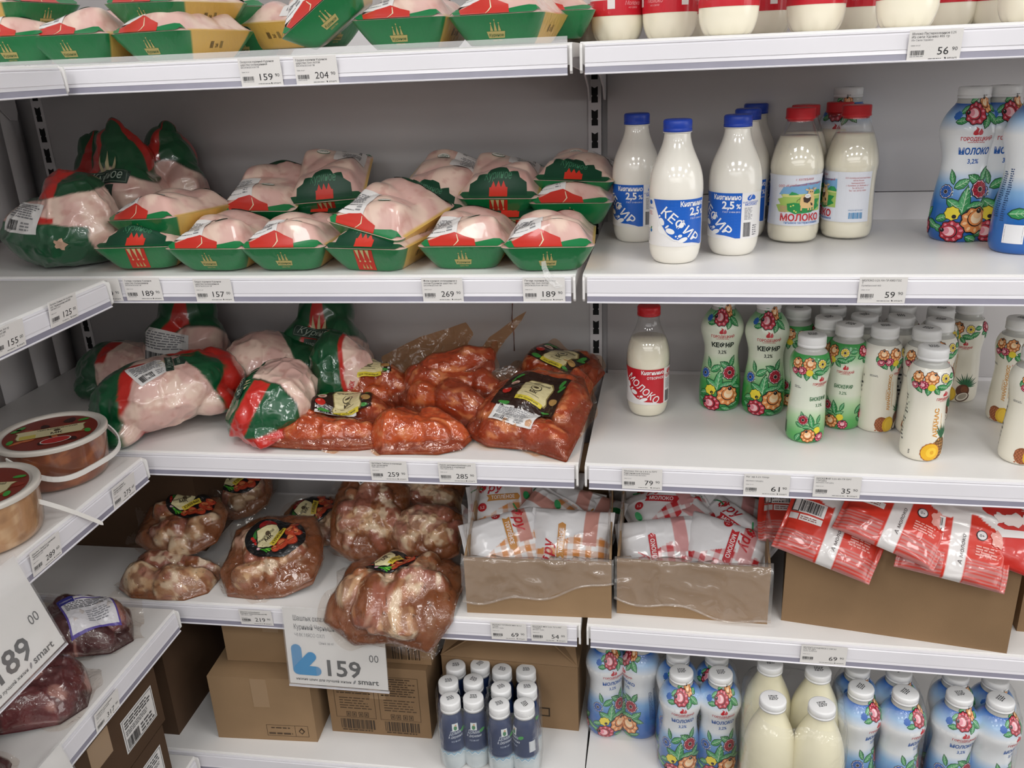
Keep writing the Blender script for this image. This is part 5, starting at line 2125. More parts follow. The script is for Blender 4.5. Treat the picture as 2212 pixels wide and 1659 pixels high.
def meat_pack(label, M, w, l, kind, seed, caps=None, n=7, r=.030, base=.012, outline=None, art=(), cat='meat pack', group=None, name='meat_pack', skirt=.06, fringe=1.0, round_=False, bend=None, rest=None):
    def bd(V):
        V = np.array(V, float)
        if bend:
            q = np.maximum(bend[0] - V[:, 1], 0)
            a = np.minimum(q / bend[1], 1.15)
            R0 = bend[1]
            m = q > 0
            y, z = V[m, 1].copy(), V[m, 2].copy()
            am = a[m]
            ext = q[m] - am * R0
            V[m, 1] = bend[0] - (R0 + z) * np.sin(am) - ext * np.cos(am)
            V[m, 2] = -R0 + (R0 + z) * np.cos(am) - ext * np.sin(am)
        return V

    t = thing(name, label, cat, M=M, group=group)
    caps = caps or make_caps(seed, w, l, n, r)
    if outline is None:
        rnd = random.Random(seed + 5)
        outline = []
        for k in range(12):
            a = 2 * PI * k / 12
            c, s = math.cos(a), math.sin(a)
            e = (abs(c) ** 6 + abs(s) ** 6) ** (-1 / 6)
            q = rnd.uniform(.88, 1.05)
            outline.append((w / 2 * c * e * q * .98, l / 2 * s * e * q * .98))
    N, R = 150, 56
    O = closed_outline(outline, N, round_)
    cc = O.mean(0)
    S = np.linspace(0, 1, R + 1)[1:]
    P = np.vstack([cc[None]] + [cc + (O - cc) * s for s in S])
    s = np.r_[0, np.repeat(S, N)]
    x, y = P[:, 0], P[:, 1]

    def height(x, y, s):
        H, own = capsule_h(x, y, caps)
        Q = np.c_[x, y, np.zeros_like(x)]
        wob = (fbm(Q, 38, seed, 3) - .5) * .014 + (fbm(Q, 120, seed + 6, 2) - .5) * .004
        cr = (1 - np.abs(2 * vnoise(Q + .015 * np.c_[vnoise(Q, 30, 1), vnoise(Q, 30, 2), x * 0], 42, seed + 2) - 1)) ** 4 * .0028
        e = np.sqrt(np.clip(1 - np.clip((s - .55) / .45, 0, 1) ** 2, 0, 1))
        return (base + H + wob) * e + cr * np.minimum(e * 2, 1), H, own
    h, H, own = height(x, y, s)
    top_ = np.c_[P, h]
    bot = np.c_[P, np.zeros(len(P)) + .0]
    V = np.vstack([top_, bot])
    F = [(0, 1 + j, 1 + (j + 1) % N) for j in range(N)]
    for i in range(R - 1):
        F += [(1 + i * N + j, 1 + (i + 1) * N + j, 1 + (i + 1) * N + (j + 1) % N, 1 + i * N + (j + 1) % N) for j in range(N)]
    o = len(P)
    F += [(o, o + 1 + (j + 1) % N, o + 1 + j) for j in range(N)]
    for i in (R - 1,):
        F += [(o + 1 + i * N + (j + 1) % N, o + 1 + i * N + j, 1 + i * N + j, 1 + i * N + (j + 1) % N) for j in range(N)]
        F += [tuple([o + 1 + i * N + j for j in range(N - 1, -1, -1)])]
    F = [f for f in F if not (f[0] == o and len(f) == 3)]
    # colour of the pieces, sauce in the hollows
    tones, sauce, pale, pa, pw = PAL[kind]
    rnd = random.Random(seed)
    tn = np.array([lin(rnd.choice(tones)) for _ in caps])
    Q = np.c_[x, y, h]
    c = tn[own].copy()
    n1, n2 = fbm(Q, 22, seed + 3), fbm(Q, 60, seed + 9, 2)
    if kind == 'shashlik':
        c = mixc(c, lin(pale), sstep(.50, .66, n1) * .7)
        c = mixc(c, lin('#8f4a1c'), sstep(.50, .36, n1) * .55)
        c = mixc(c, lin('#e6d6bc'), sstep(.56, .68, n2) * .75)
        c = mixc(c, lin('#7e4424'), sstep(.46, .36, n2) * .7)
        c = mixc(c, lin('#a8685c'), sstep(.58, .66, fbm(Q, 38, seed + 44, 2)) * .6)
        c = mixc(c, lin(sauce), sstep(.012, .003, H) * .9)
        sp = vnoise(Q, 330, seed + 4) > .90
        c[sp] *= .4
    elif kind == 'beef':
        c = mixc(c, lin(tones[1]), sstep(.45, .6, n2) * .5)
        v1 = np.abs(fbm(Q, 14, seed + 30, 2) - .5)
        c = mixc(c, lin(pale), sstep(.030, .012, v1) * .75)
        c = mixc(c, lin(pale), sstep(.66, .72, n1) * .8)
        c = mixc(c, lin(sauce), sstep(.010, .003, H) * .8)
    else:
        st = fbm(Q * [1.0, 2.2, 1.0], 55, seed + 31, 3)
        c = mixc(c, lin(pale), sstep(.50, .64, st) * .8 * sstep(.34, .52, n1))
        c = mixc(c, lin(tones[3]), sstep(.46, .36, st) * .6)
        c = mixc(c, lin(sauce), sstep(.012, .003, H) * .85)
    c2 = np.vstack([c, np.tile(lin(sauce), (len(P), 1))])
    part('meat', bd(V), F, M_MARIN, t, col=c2)
    # clear film drawn over the pieces, bridging the hollows
    lift = .0010 + .0022 * fbm(np.c_[P, np.zeros(len(P))], 30, seed + 12, 2)
    hs = np.maximum(h, (.75 * h + .25 * (base + np.maximum(H, .6 * H.max() * sstep(1, .5, s))) * np.sqrt(np.clip(1 - np.clip((s - .55) / .45, 0, 1) ** 2, 0, 1)) * .8))
    FT = [(0, 1 + j, 1 + (j + 1) % N) for j in range(N)]
    for i in range(R - 1):
        FT += [(1 + i * N + j, 1 + (i + 1) * N + j, 1 + (i + 1) * N + (j + 1) % N, 1 + i * N + (j + 1) % N) for j in range(N)]
    part('clear_film', bd(np.c_[P, hs + lift]), FT, M_FILM_OR if kind == 'orange' else M_FILM_BR, t)
    # loose welded film round the rim
    V, F = [], []
    rr = random.Random(seed + 8)
    ph = [rr.uniform(0, 6) for _ in range(4)]
    for i, q in enumerate((.90, 1.0, 1.0 + skirt * .55, 1.0 + skirt)):
        for j in range(N):
            a = 2 * PI * j / N
            k = 1 + (.045 * math.sin(5 * a + ph[0]) + .03 * math.sin(9 * a + ph[1])) * (i / 3) * fringe
            p = cc + (O[j] - cc) * q * k
            z = .006 + (.010 * math.sin(4 * a + ph[2]) + .006 * math.sin(11 * a + ph[3])) * (i / 3) ** 1.3 * fringe + .006 * (i / 3)
            V.append((p[0], p[1], max(z, .0005)))
    for i in range(3):
        F += [(i * N + j, (i + 1) * N + j, (i + 1) * N + (j + 1) % N, i * N + (j + 1) % N) for j in range(N)]
    part('film_edge', bd(V), F, M_FILM_OR if kind == 'orange' else M_FILM_BR, t)

    def fm(u, v, hh):
        d = np.c_[u, v] - cc
        ang = np.arctan2(d[:, 1], d[:, 0])
        oa = np.arctan2(O[:, 1] - cc[1], O[:, 0] - cc[0])
        orad = np.linalg.norm(O - cc, axis=1)
        k = np.argsort(oa)
        R_ = np.interp(ang, oa[k], orad[k], period=2 * PI)
        s_ = np.linalg.norm(d, axis=1) / R_
        zs_ = [height(u + .012 * math.cos(q), v + .012 * math.sin(q), np.clip(s_, 0, 1))[0] for q in np.arange(6) * PI / 3] + [height(u, v, np.clip(s_, 0, 1))[0]]
        z = .35 * np.max(zs_, 0) + .65 * np.mean(zs_, 0) + .0015
        # a label bridges the dips: lift towards the local mean
        return bd(np.c_[u, v, z + hh + .0016])
    for nm, a, lab in art:
        a.build(nm, fm, t, eps=.0005, label=lab)
    if rest is not None:
        settle(t, rest)
    return t


def T(a, x, y, rot, sc=1.0):
    """shift, turn and scale an artwork in its plane"""
    c, s = math.cos(rot), math.sin(rot)
    a.items = [(np.c_[x + sc * (v[:, 0] * c - v[:, 1] * s), y + sc * (v[:, 0] * s + v[:, 1] * c)], t, m, l) for v, t, m, l in a.items]
    return a


def grill_label(w=.105, h=.075):
    """dark wood label with a cream crest"""
    k = lambda c: ink(c, .35, .5)
    a = Art(.006)
    a.rect(-w / 2, -h / 2, w / 2, h / 2, k('#2c1a14'), 1)
    for i in range(4):
        a.rect(-w / 2, -h / 2 + h * (i + .9) / 4.4, w / 2, -h / 2 + h * (i + .95) / 4.4, k('#40281e'), 2)
    cx = w * .08
    pl = [(-.024, -.026), (.024, -.026), (.026, -.020), (.023, -.010), (.026, .016), (.020, .026), (-.020, .026), (-.026, .016), (-.023, -.010), (-.026, -.020)]
    a.poly([(cx + x * 1.08, y * 1.08) for x, y in pl], k('#8a7a4a'), 3)
    a.poly([(cx + x, y) for x, y in pl], k('#d8cc9c'), 4)
    a.text('ЧЕРНЫШИХИНСКИЙ', cx, .0155, .0058, k('#2a2018'), 5, 'C', bold=.02, width=.040)
    a.ell(cx, .004, .0095, .0095, k('#2a2018'), 5, 0, 22)
    a.ell(cx, .004, .0082, .0082, k('#d8cc9c'), 6, 0, 22)
    a.ell(cx, .004, .0050, .0032, k('#4a3c28'), 7, .2, 12)
    a.text('МК', cx, -.0125, .0085, k('#2a2018'), 5, 'C', bold=.03)
    a.text('мясокомбинат', cx, -.0175, .0034, k('#2a2018'), 5, 'C', width=.026)
    a.rect(cx - .027, -.0335, cx + .022, -.025, k('#d4c23c'), 5)
    a.text('для запекания', cx - .002, -.0315, .0052, k('#3a3418'), 6, 'C', width=.036)
    a.ell(-w * .36, -h * .12, .0090, .0085, k('#c0281e'), 3, 0, 16)
    a.ell(-w * .38, -h * .09, .0030, .0022, k('#e8a090'), 4, .5, 8)
    for x, y, q, r in ((-.32, .36, .016, .4), (-.40, .26, .012, 1.2), (.42, .30, .020, 1.3), (.44, .18, .016, .9), (-.30, -.42, .020, .1), (.36, -.40, .016, -.2)):
        a.ell(w * x, h * y, q * .55, q * .2, k('#3d8a3a'), 3, r, 10)
    a.ell(-w * .34, h * .18, .0085, .0060, k('#d8b8a8'), 3, .5, 14)
    a.ell(-w * .34, h * .18, .0050, .0030, k('#a87868'), 4, .5, 12)
    a.ell(w * .40, -h * .14, .0095, .0070, k('#b08a50'), 3, -.6, 14)
    return a


def kebab_label(w=.100, h=.078):
    """black oval-ended label: cream crest, yellow strip, grilled chunks, spring onion"""
    k = lambda c: ink(c, .35, .5)
    a = Art(.006)
    a.ell(0, 0, w / 2, h / 2, k('#17181a'), 1, 0, 30)
    a.ell(-.018, .022, .016, .012, k('#8c1a1c'), 2, .2, 16)
    rnd = random.Random(3)
    for x, y, r in ((.030, .010, .0125), (.036, -.008, .0120), (.020, -.016, .0125), (.030, .026, .0095), (.010, -.026, .0085), (.042, .008, .008)):
        a.ell(x, y, r, r * .9, k('#7a2014'), 3, rnd.uniform(0, 3), 16, .08, 3)
        a.ell(x, y, r * .88, r * .78, k('#b8442a'), 4, rnd.uniform(0, 3), 16, .08, 3)
        a.ell(x - r * .2, y + r * .2, r * .5, r * .4, k('#d27a4c'), 5, rnd.uniform(0, 3), 12, .1, 3)
        a.line([(x - r * .5, y - r * .3), (x + r * .4, y + r * .3)], .0012, k('#5a1810'), 6)
    pl = [(-.026, -.022), (-.002, -.025), (.008, -.016), (.006, .014), (-.004, .026), (-.018, .020), (-.034, .008), (-.030, -.006)]
    a.poly([(x * 1.06, y * 1.06) for x, y in pl], k('#2a2a22'), 6)
    a.poly(pl, k('#ded4a6'), 7)
    a.text('ЧЕРНЫШИХИНСКИЙ', -.027, -.017, .0060, k('#2a2018'), 8, rot=.85, bold=.02, width=.038)
    a.text('МК', -.012, -.012, .0105, k('#2a2018'), 8, rot=.85, bold=.03)
    a.ell(-.013, .0045, .0045, .0045, k('#5a4c38'), 8, 0, 12)
    a.poly([(-.004, -.018), (.006, -.022), (.022, .012), (.012, .018)], k('#d8c040'), 8)
    a.text('КУРИНЫЙ', .0045, -.0170, .0078, k('#3a2a10'), 9, rot=1.13, bold=.02, width=.031)
    for i in range(4):
        q = [(-.020 + i * .0035, -.026 - i * .001), (-.010 + i * .004, -.030 + i * .001), (-.002 + i * .0042, -.036 + i * .003)]
        a.line(q, .0026, k(('#3c9a2c', '#79c044', '#2f8a2a', '#58ac38')[i]), 4)
    a.ell(-.034, .004, .006, .011, k('#2f7a30'), 3, -.3, 12)
    for x, y in ((-.036, -.010), (-.031, -.015), (-.040, -.006)):
        a.ell(x, y, .0034, .0032, k('#b3221e'), 4, 0, 10)
    a.ell(-.022, -.024, .0055, .0035, k('#cfa8b0'), 4, .6, 10)
    return a


def beef_label(w=.105, h=.085):
    k = lambda c: ink(c, .4, .3)
    a = Art(.006)
    a.rect(-w / 2, -h / 2, w / 2, h / 2, k('#5a4a9a'), 1)
    a.rect(-w / 2 + .003, -h / 2 + .003, w / 2 - .003, h / 2 - .003, k('#d8d6da'), 2)
    a.rect(-w / 2, h / 2 - .016, -w / 2 + .026, h / 2, k('#31307c'), 3)
    a.text('Говядина', -w / 2 + .013, h / 2 - .011, .0060, k('#c8c8e0'), 4, 'C', shear=.2, width=.020)
    a.rect(-w / 2 + .027, h / 2 - .013, w / 2 - .003, h / 2 - .010, k('#5a4a9a'), 3)
    a.lines(-w * .42, .004, w * .42, h * .30, 5, '#55555a', 3, 4)
    a.lines(-w * .10, -h * .36, w * .40, -.004, 6, '#8a8a90', 3, 6)
    return a


def place(px, py, y, rot, dz=0.0):
    p = ony(px, py, y)
    return Matrix.Translation((p[0], p[1], p[2] + dz)) @ Euler(rot).to_matrix().to_4x4()


GO, GS = 'orange marinated chicken packs', 'brown marinated meat packs'
meat_pack('flat orange marinated pack with whole dark label and white sticker, by the seam', place(1145, 905, -.315, (.34, -.06, -.10)), .220, .225, 'orange', 41, caps=[(x0, y0, x1, y1, r_, .62) for x0, y0, x1, y1, r_ in ((-.06, -.02, -.05, .05, .034), (.0, .06, .06, .06, .034), (.075, .03, .065, -.03, .032), (.03, -.07, .07, -.085, .030), (-.05, -.065, .0, -.07, .030), (0, 0, .02, .01, .045))], base=.020, group=GO, rest=Z3, round_=False, skirt=.09,
          outline=[(-.112, -.060), (-.060, -.092), (.020, -.100), (.088, -.128), (.102, -.060), (.114, .020), (.088, .092), (.010, .112), (-.060, .090), (-.100, .040)],
          art=(('brand_label', T(grill_label(.118, .098), .008, .010, -.24), 'dark label with cream crest'), ('white_sticker', T(sticker_art(.085, .040, 31), -.012, -.052, -.28), 'white sticker')))
meat_pack('orange marinated pack with crumpled white sticker, touching a green bagged chicken', place(742, 912, -.345, (.20, .02, .10)), .215, .160, 'orange', 43, caps=[(-.07, -.04, .05, -.05, .032, .7), (-.05, .02, -.06, -.02, .03, .7), (.04, .03, .08, .0, .03, .8), (-.02, .05, .03, .05, .028, .7)], base=.020, group=GO, rest=Z3, round_=False, skirt=.09,
          outline=[(-.125, -.070), (-.050, -.078), (.040, -.082), (.100, -.070), (.108, .000), (.090, .066), (.010, .080), (-.070, .070), (-.100, .020)],
          art=(('brand_label', T(grill_label(.110, .060), -.002, .024, .12), 'dark label, half hidden'), ('white_sticker', T(sticker_art(.075, .028, 33), -.010, .000, .12), 'white sticker')))
meat_pack('plump orange marinated pack between the two labelled ones, no label showing', place(905, 930, -.375, (.12, .0, -.04)), .190, .120, 'orange', 47, caps=[(-.05, -.01, .04, -.015, .042, 1.0), (.02, .02, .075, .0, .032, 1.0), (-.06, .02, -.01, .03, .030, 1.0)], base=.016, group=GO, rest=Z3)
meat_pack('orange marinated pack with drumstick end, in the middle of the heap', place(985, 880, -.255, (.30, .1, -.25)), .235, .150, 'orange', 53, caps=[(-.06, .0, .02, .02, .040, 1.0), (.01, -.03, .085, -.045, .036, 1.1), (.05, .03, .09, .02, .030, 1.0), (-.05, -.035, .0, -.04, .030, 1.0)], base=.030, group=GO, rest=Z3 + .004)
meat_pack('orange marinated pack with a second white sticker, under the long one', place(805, 858, -.235, (.30, -.05, .25)), .190, .140, 'orange', 59, n=6, r=.034, base=.030, group=GO, rest=Z3 + .004,
          art=(('brand_label', T(grill_label(.100, .055), -.006, .010, .1), 'dark label, half hidden'), ('white_sticker', T(sticker_art(.062, .040, 35), .014, .008, -.15), 'white sticker')))
long_ = meat_pack('long orange marinated chicken piece lying on top of the heap', place(975, 800, -.225, (.50, -.34, .05), -.012), .205, .085, 'orange', 61, caps=[(-.060, -.004, .0, .0, .036, 1.0), (-.02, .0, .055, .008, .036, 1.05), (.05, .010, .088, .016, .024, 1.2), (-.07, .01, -.03, .015, .028, 1.0)], base=.018, group=GO, skirt=.16)
meat_pack('orange marinated pack with cream crest, behind the flat labelled one', place(1205, 845, -.150, (.45, .10, -.35)), .180, .150, 'orange', 67, n=7, r=.030, base=.020, group=GO, rest=Z3 + .006,
          art=(('brand_label', T(grill_label(.100, .070), .0, .018, -.2), 'dark label with cream crest'),))


def film_sheet(label, M, pts, seed, mat, parent=None, name='loose_film', amp=.006):
    O = closed_outline(pts, 80, False)
    cc = O.mean(0)
    V, F = [np.r_[cc, 0]], []
    R = 14
    for i in range(1, R + 1):
        V += [np.r_[cc + (p - cc) * i / R, 0] for p in O]
    V = np.array(V)
    V[:, 2] = amp * (fbm(V, 30, seed, 2) - .5) * 4
    N = 80
    F = [(0, 1 + j, 1 + (j + 1) % N) for j in range(N)]
    for i in range(R - 1):
        F += [(1 + i * N + j, 1 + (i + 1) * N + j, 1 + (i + 1) * N + (j + 1) % N, 1 + i * N + (j + 1) % N) for j in range(N)]
    return part(name, V, F, mat, parent, M=M, label=label)


# the smeared bag corners standing up behind the long piece
film_sheet('orange smeared bag film', Matrix.Translation((-.02, .030, .030)) @ Euler((.75, .15, .0)).to_matrix().to_4x4(), [(-.095, -.035), (.03, -.03), (.085, .03), (.075, .055), (-.02, .048), (-.105, .028)], 3, film('orange_bag_film', (214, 170, 130), haze=.13, gloss=1.0, bump=.8, bscale=60, ridge=True), long_)
film_sheet('orange smeared bag corner', Matrix.Translation((.105, .020, .005)) @ Euler((.6, .0, .1)).to_matrix().to_4x4(), [(-.04, -.02), (.06, .035), (.075, .050), (-.01, .030), (-.045, .010)], 5, film('orange_bag_film', (214, 170, 130)), long_)

_q7 = meat_pack('big brown marinated chicken pack hanging over the shelf edge, kebab label upmost', Matrix.Translation((-.360, -.400, Z4 + .0155)) @ Euler((.06, .0, .03)).to_matrix().to_4x4(), .262, .245, 'shashlik', 71, n=17, r=.026, base=.030, group=GS, bend=(-.030, .030),
          art=(('brand_label', T(kebab_label(), -.014, .030, .10, 1.05), 'black label with grilled chunks'),))
meat_pack('brown marinated chicken pack with tilted black label, nearest the small 219 tag', place(592, 1222, -.335, (.42, .0, -.03), -.014), .215, .200, 'shashlik', 73, n=15, r=.023, base=.026, group=GS, rest=Z4,
          art=(('brand_label', T(kebab_label(.112, .090), .014, .016, .05, 1.1), 'black label with cream crest'),))
meat_pack('flat brown marinated pack at the corner, lowest of two stacked', place(372, 1270, -.385, (.06, .04, .06), -.008), .195, .125, 'shashlik', 79, caps=[(-.06, -.02, .0, -.03, .036, 1.0), (.02, -.03, .075, -.01, .038, 1.0), (-.05, .03, .02, .03, .036, 1.0), (.04, .03, .08, .04, .026, 1.0)], base=.014, group=GS, rest=Z4)
meat_pack('brown marinated pack with cream crest lying on the flat corner pack', place(405, 1172, -.285, (.42, .0, .05), -.006), .190, .150, 'shashlik', 83, n=11, r=.024, base=.022, group=GS, skirt=.16, rest=Z4 + .040,
          art=(('brand_label', T(kebab_label(), .016, .030, -.35), 'black label with cream crest'),))
meat_pack('dark brown marinated pack in the deep shade at the back', place(525, 1080, -.105, (.65, .05, .15), -.02), .150, .140, 'shashlik', 89, n=9, r=.022, base=.02, group=GS, skirt=.18, rest=Z4 + .02,
          art=(('brand_label', T(kebab_label(), .0, .012, -.2), 'black label'),))
meat_pack('brown marinated pack half hidden behind the tilted label one', place(682, 1135, -.180, (.50, -.10, .25), -.02), .150, .130, 'shashlik', 97, n=9, r=.022, base=.02, group=GS, rest=Z4,
          art=(('brand_label', T(kebab_label(), .0, .012, .3), 'black label'),))
meat_pack('brown marinated pack with white corner tag, leaning on the heap', place(805, 1160, -.250, (.80, .0, .20), -.02), .165, .200, 'shashlik', 101, n=14, r=.025, base=.030, group=GS, rest=Z4 + .02,
          art=(('white_sticker', T(sticker_art(.030, .022, 41), -.006, .070, .5), 'small white tag'),))
meat_pack('brown marinated pack of pale spotted pieces next to the pouch carton', place(925, 1168, -.265, (.55, .06, -.05), -.02), .165, .130, 'shashlik', 103, n=10, r=.026, base=.034, group=GS, rest=Z4 + .030)
meat_pack('brown marinated pack at the rear, up under the shelf above', place(915, 1095, -.145, (.60, .0, -.1), -.02), .190, .130, 'shashlik', 107, n=9, r=.026, base=.030, group=GS, rest=Z4 + .050)

# beef on the side-wall shelf
GB = 'vacuum packed beef'
meat_pack('vacuum packed beef with white purple-edged label, at the shelf end', Matrix.Translation((-.905, -.575, Z4 + .004)) @ Euler((.10, .18, .55)).to_matrix().to_4x4(), .170, .150, 'beef', 111, n=6, r=.040, base=.020, group=GB, rest=Z4, cat='beef pack', name='beef_pack', skirt=.22,
          art=(('brand_label', T(beef_label(.085, .080), .012, -.012, .35), 'white label edged purple'),))
meat_pack('vacuum packed dark beef with pale fat, under the large price sign', Matrix.Translation((-.890, -.745, Z4 + .004)) @ Euler((.05, .10, .5)).to_matrix().to_4x4(), .190, .150, 'beef', 113, n=5, r=.046, base=.022, group=GB, rest=Z4, cat='beef pack', name='beef_pack', skirt=.18,
          art=(('brand_label', T(beef_label(.090, .060), -.024, .030, .3), 'white label edged purple'),))
meat_pack('vacuum packed beef at the back by the side wall', Matrix.Translation((-1.080, -.560, Z4 + .004)) @ Euler((.0, .25, .2)).to_matrix().to_4x4(), .150, .120, 'beef', 117, n=5, r=.036, base=.020, group=GB, rest=Z4, cat='beef pack', name='beef_pack')
meat_pack('vacuum packed beef lying farthest from the corner', Matrix.Translation((-.900, -.925, Z4 + .004)) @ Euler((.0, .0, .3)).to_matrix().to_4x4(), .170, .140, 'beef', 119, n=5, r=.036, base=.020, group=GB, rest=Z4, cat='beef pack', name='beef_pack')

# ---- tubs with marinated meat
M_TUB = film('cloudy_tub_plastic', (252, 246, 238), haze=0.03, gloss=1.0, bump=0.0, fres=1.45)
M_LIDRIM = pm('cloudy_lid_plastic', '#cfc9c0', 0.25, 0.5, coat=0.4)
M_HANDLE = pm('white_handle_plastic', '#e2dfda', 0.35)


def tub(label, loc, rz, tones, sauce, pale, seed, handle):
    t = thing('meat_tub', label, 'tub', loc=loc, rot=(0, 0, rz), group='round plastic meat tubs')
    out = smooth_prof([(0, 0), (.070, .0005), (.0755, .003), (.0800, .012), (.0840, .050), (.0856, .076), (.0860, .080)], 26)
    part('tub_wall', *revolve(out, 64, True, False), M_TUB, t)
    v, f = revolve([(0, .0015)] + [(r - .0014, z + .0012) for r, z in out[2:] if z < .076] + [(.070, .077), (.0, .078)], 64, True, False)
    V = np.array(v)
    n1, n2 = fbm(V, 28, seed), fbm(V, 70, seed + 3, 2)
    c = mixc(lin(tones[0]), lin(tones[1]), sstep(.4, .6, n1))
    c = mixc(c, lin(pale), sstep(.56, .66, n2) * .7)
    c = mixc(c, lin(sauce), sstep(.52, .40, n1) * .7)
    part('meat', V, f, pm('tub_meat', None, 0.35, 0.5, coat=0.5, bump=.3, bscale=60, col=True), t, col=c)
    lid = part('lid', *revolve(smooth_prof([(0, .0785), (.020, .0785), (.066, .0790), (.0755, .0785), (.0790, .0825), (.0875, .0835), (.0892, .0818), (.0892, .0770), (.0888, .0752), (.0862, .0752)], 40), 72, False, False), M_LIDRIM, t)
    a = Art(.007)
    k = lambda q: ink(q, .3, .5)
    z = .0800
    a.ell(0, 0, .0735, .0735, k('#7a2a1c'), 1, 0, 44)
    rnd = random.Random(seed)
    for i in range(26):
        q, b = rnd.uniform(.02, .068), rnd.uniform(0, 2 * PI)
        x, y = q * math.cos(b), q * math.sin(b)
        if math.hypot(x, y) < .060:
            a.ell(x, y, rnd.uniform(.006, .013), rnd.uniform(.004, .008), k(rnd.choice(['#a8442a', '#4a1a14', '#c06a3a', '#8c3020', '#341410'])), 2 + i * .12, b, 12, .1, 3)
    for x, y, r in ((-.055, .030, .6), (-.048, .038, .9), (.058, -.020, 1.8), (.050, .036, .2), (-.060, -.020, 1.4)):
        a.ell(x, y, .0095, .0050, k('#3f9a3c'), 6, r, 12)
    pl = [(-.048, -.018), (.048, -.018), (.052, -.008), (.050, .010), (.054, .018), (-.054, .018), (-.050, .010), (-.052, -.008)]
    a.poly([(x * 1.03, y * 1.06) for x, y in pl], k('#8a7a4a'), 7)
    a.poly(pl, k('#d6cba0'), 8)
    a.text('ЧЕРНЫШИХИНСКИЙ', .010, .0095, .0080, k('#33291c'), 9, 'C', bold=.02, width=.062)
    a.text('МК', .010, -.0125, .0120, k('#33291c'), 9, 'C', bold=.03)
    a.ell(.010, .0035, .0055, .0050, k('#4a3c28'), 9, 0, 14)
    a.rect(-.047, -.017, -.022, -.002, k('#c9b84e'), 9)
    a.ell(.010, -.042, .022, .012, k('#b82424'), 7, .1, 20)
    a.ell(.010, -.042, .024, .0135, k('#ddd8d2'), 6.5, .1, 20)
    a.build('lid_label', lambda u, v, h: np.c_[u, v, (z + h) * np.ones_like(u)], lid, eps=.00018)
    if len(handle) == 3:
        # handle: bent strip on two pivots
        a0, reach, droop = handle
        e1 = np.array([math.cos(a0), math.sin(a0), 0])
        e2 = np.array([math.cos(a0 + PI / 2) * math.cos(droop), math.sin(a0 + PI / 2) * math.cos(droop), -math.sin(droop)])
        pts = []
        for i in range(25):
            b = PI * i / 24
            cb, sb = math.cos(b), math.sin(b)
            ex = .6
            pts.append(np.array([0, 0, .072]) + e1 * .0925 * (abs(cb) ** ex) * (1 if cb >= 0 else -1) + e2 * reach * abs(sb) ** ex)
    else:
        # one pivot sprung: the strip sticks straight out
        A, B = np.array(handle[0], float), np.array(handle[1], float)
        R_ = np.array(Matrix.Rotation(-rz, 3, 'Z'))
        A, B = R_ @ (A - np.array(loc)), R_ @ (B - np.array(loc))
        pts = [A + (B - A) * i / 24 + np.array([0, 0, .004 * math.sin(PI * i / 24)]) for i in range(25)]
    v, f = [], []
    for i, p in enumerate(pts):
        for dx, dz in ((-.0013, -.0045), (.0013, -.0045), (.0013, .0045), (-.0013, .0045)):
            d = pts[min(i + 1, 24)] - pts[max(i - 1, 0)]
            n = np.array([d[1], -d[0], 0])
            n /= np.linalg.norm(n) + 1e-9
            e = .55 if i in (0, 24) else 1
            v.append(p + n * dx + np.array([0, 0, dz * e]))
    for i in range(24):
        f += [(i * 4 + j, i * 4 + (j + 1) % 4, i * 4 + 4 + (j + 1) % 4, i * 4 + 4 + j) for j in range(4)]
    f += [(3, 2, 1, 0), (96, 97, 98, 99)]
    part('handle', v, f, M_HANDLE, t, smooth=False, label='white plastic strip handle')
    return t


_p = spot(142, 1064, Z3, .080)
tub('round tub of orange-brown marinated meat with lid picture and lowered handle', _p, .55, ('#8a3f0c', '#74340a'), '#5c2806', '#a8602a', 3, (-1.75 - .55, .094, .48))
_q = onz(-48, 1176, Z3)
tub('round tub of pale marinated meat with its handle swung out', (_q[0], _q[1] + .02, Z3), .2, ('#c8a27a', '#b8906a'), '#8c6444', '#dcc0a0', 9, (onx(56, 1076, -.802), onx(222, 1131, -.762)))
# ================================================================== cartons, liners and pouches
M_CARD = pm('brown_cardboard', '#94795b', 0.75, 0.25, vary=0.10, vscale=9, bump=0.05, bscale=400)
M_CARD2 = pm('grey_brown_cardboard', '#8a6f52', 0.75, 0.25, vary=0.12, vscale=7, bump=0.05, bscale=400)
M_CARDD = pm('shaded_brown_cardboard', '#4e3a2a', 0.78, 0.25, vary=0.14, vscale=7)  # dark brown card taken darker to carry the shade it stands in
M_TAPE = pm('carton_tape', '#9b8062', 0.3, 0.5)
CI = '#4a3826'


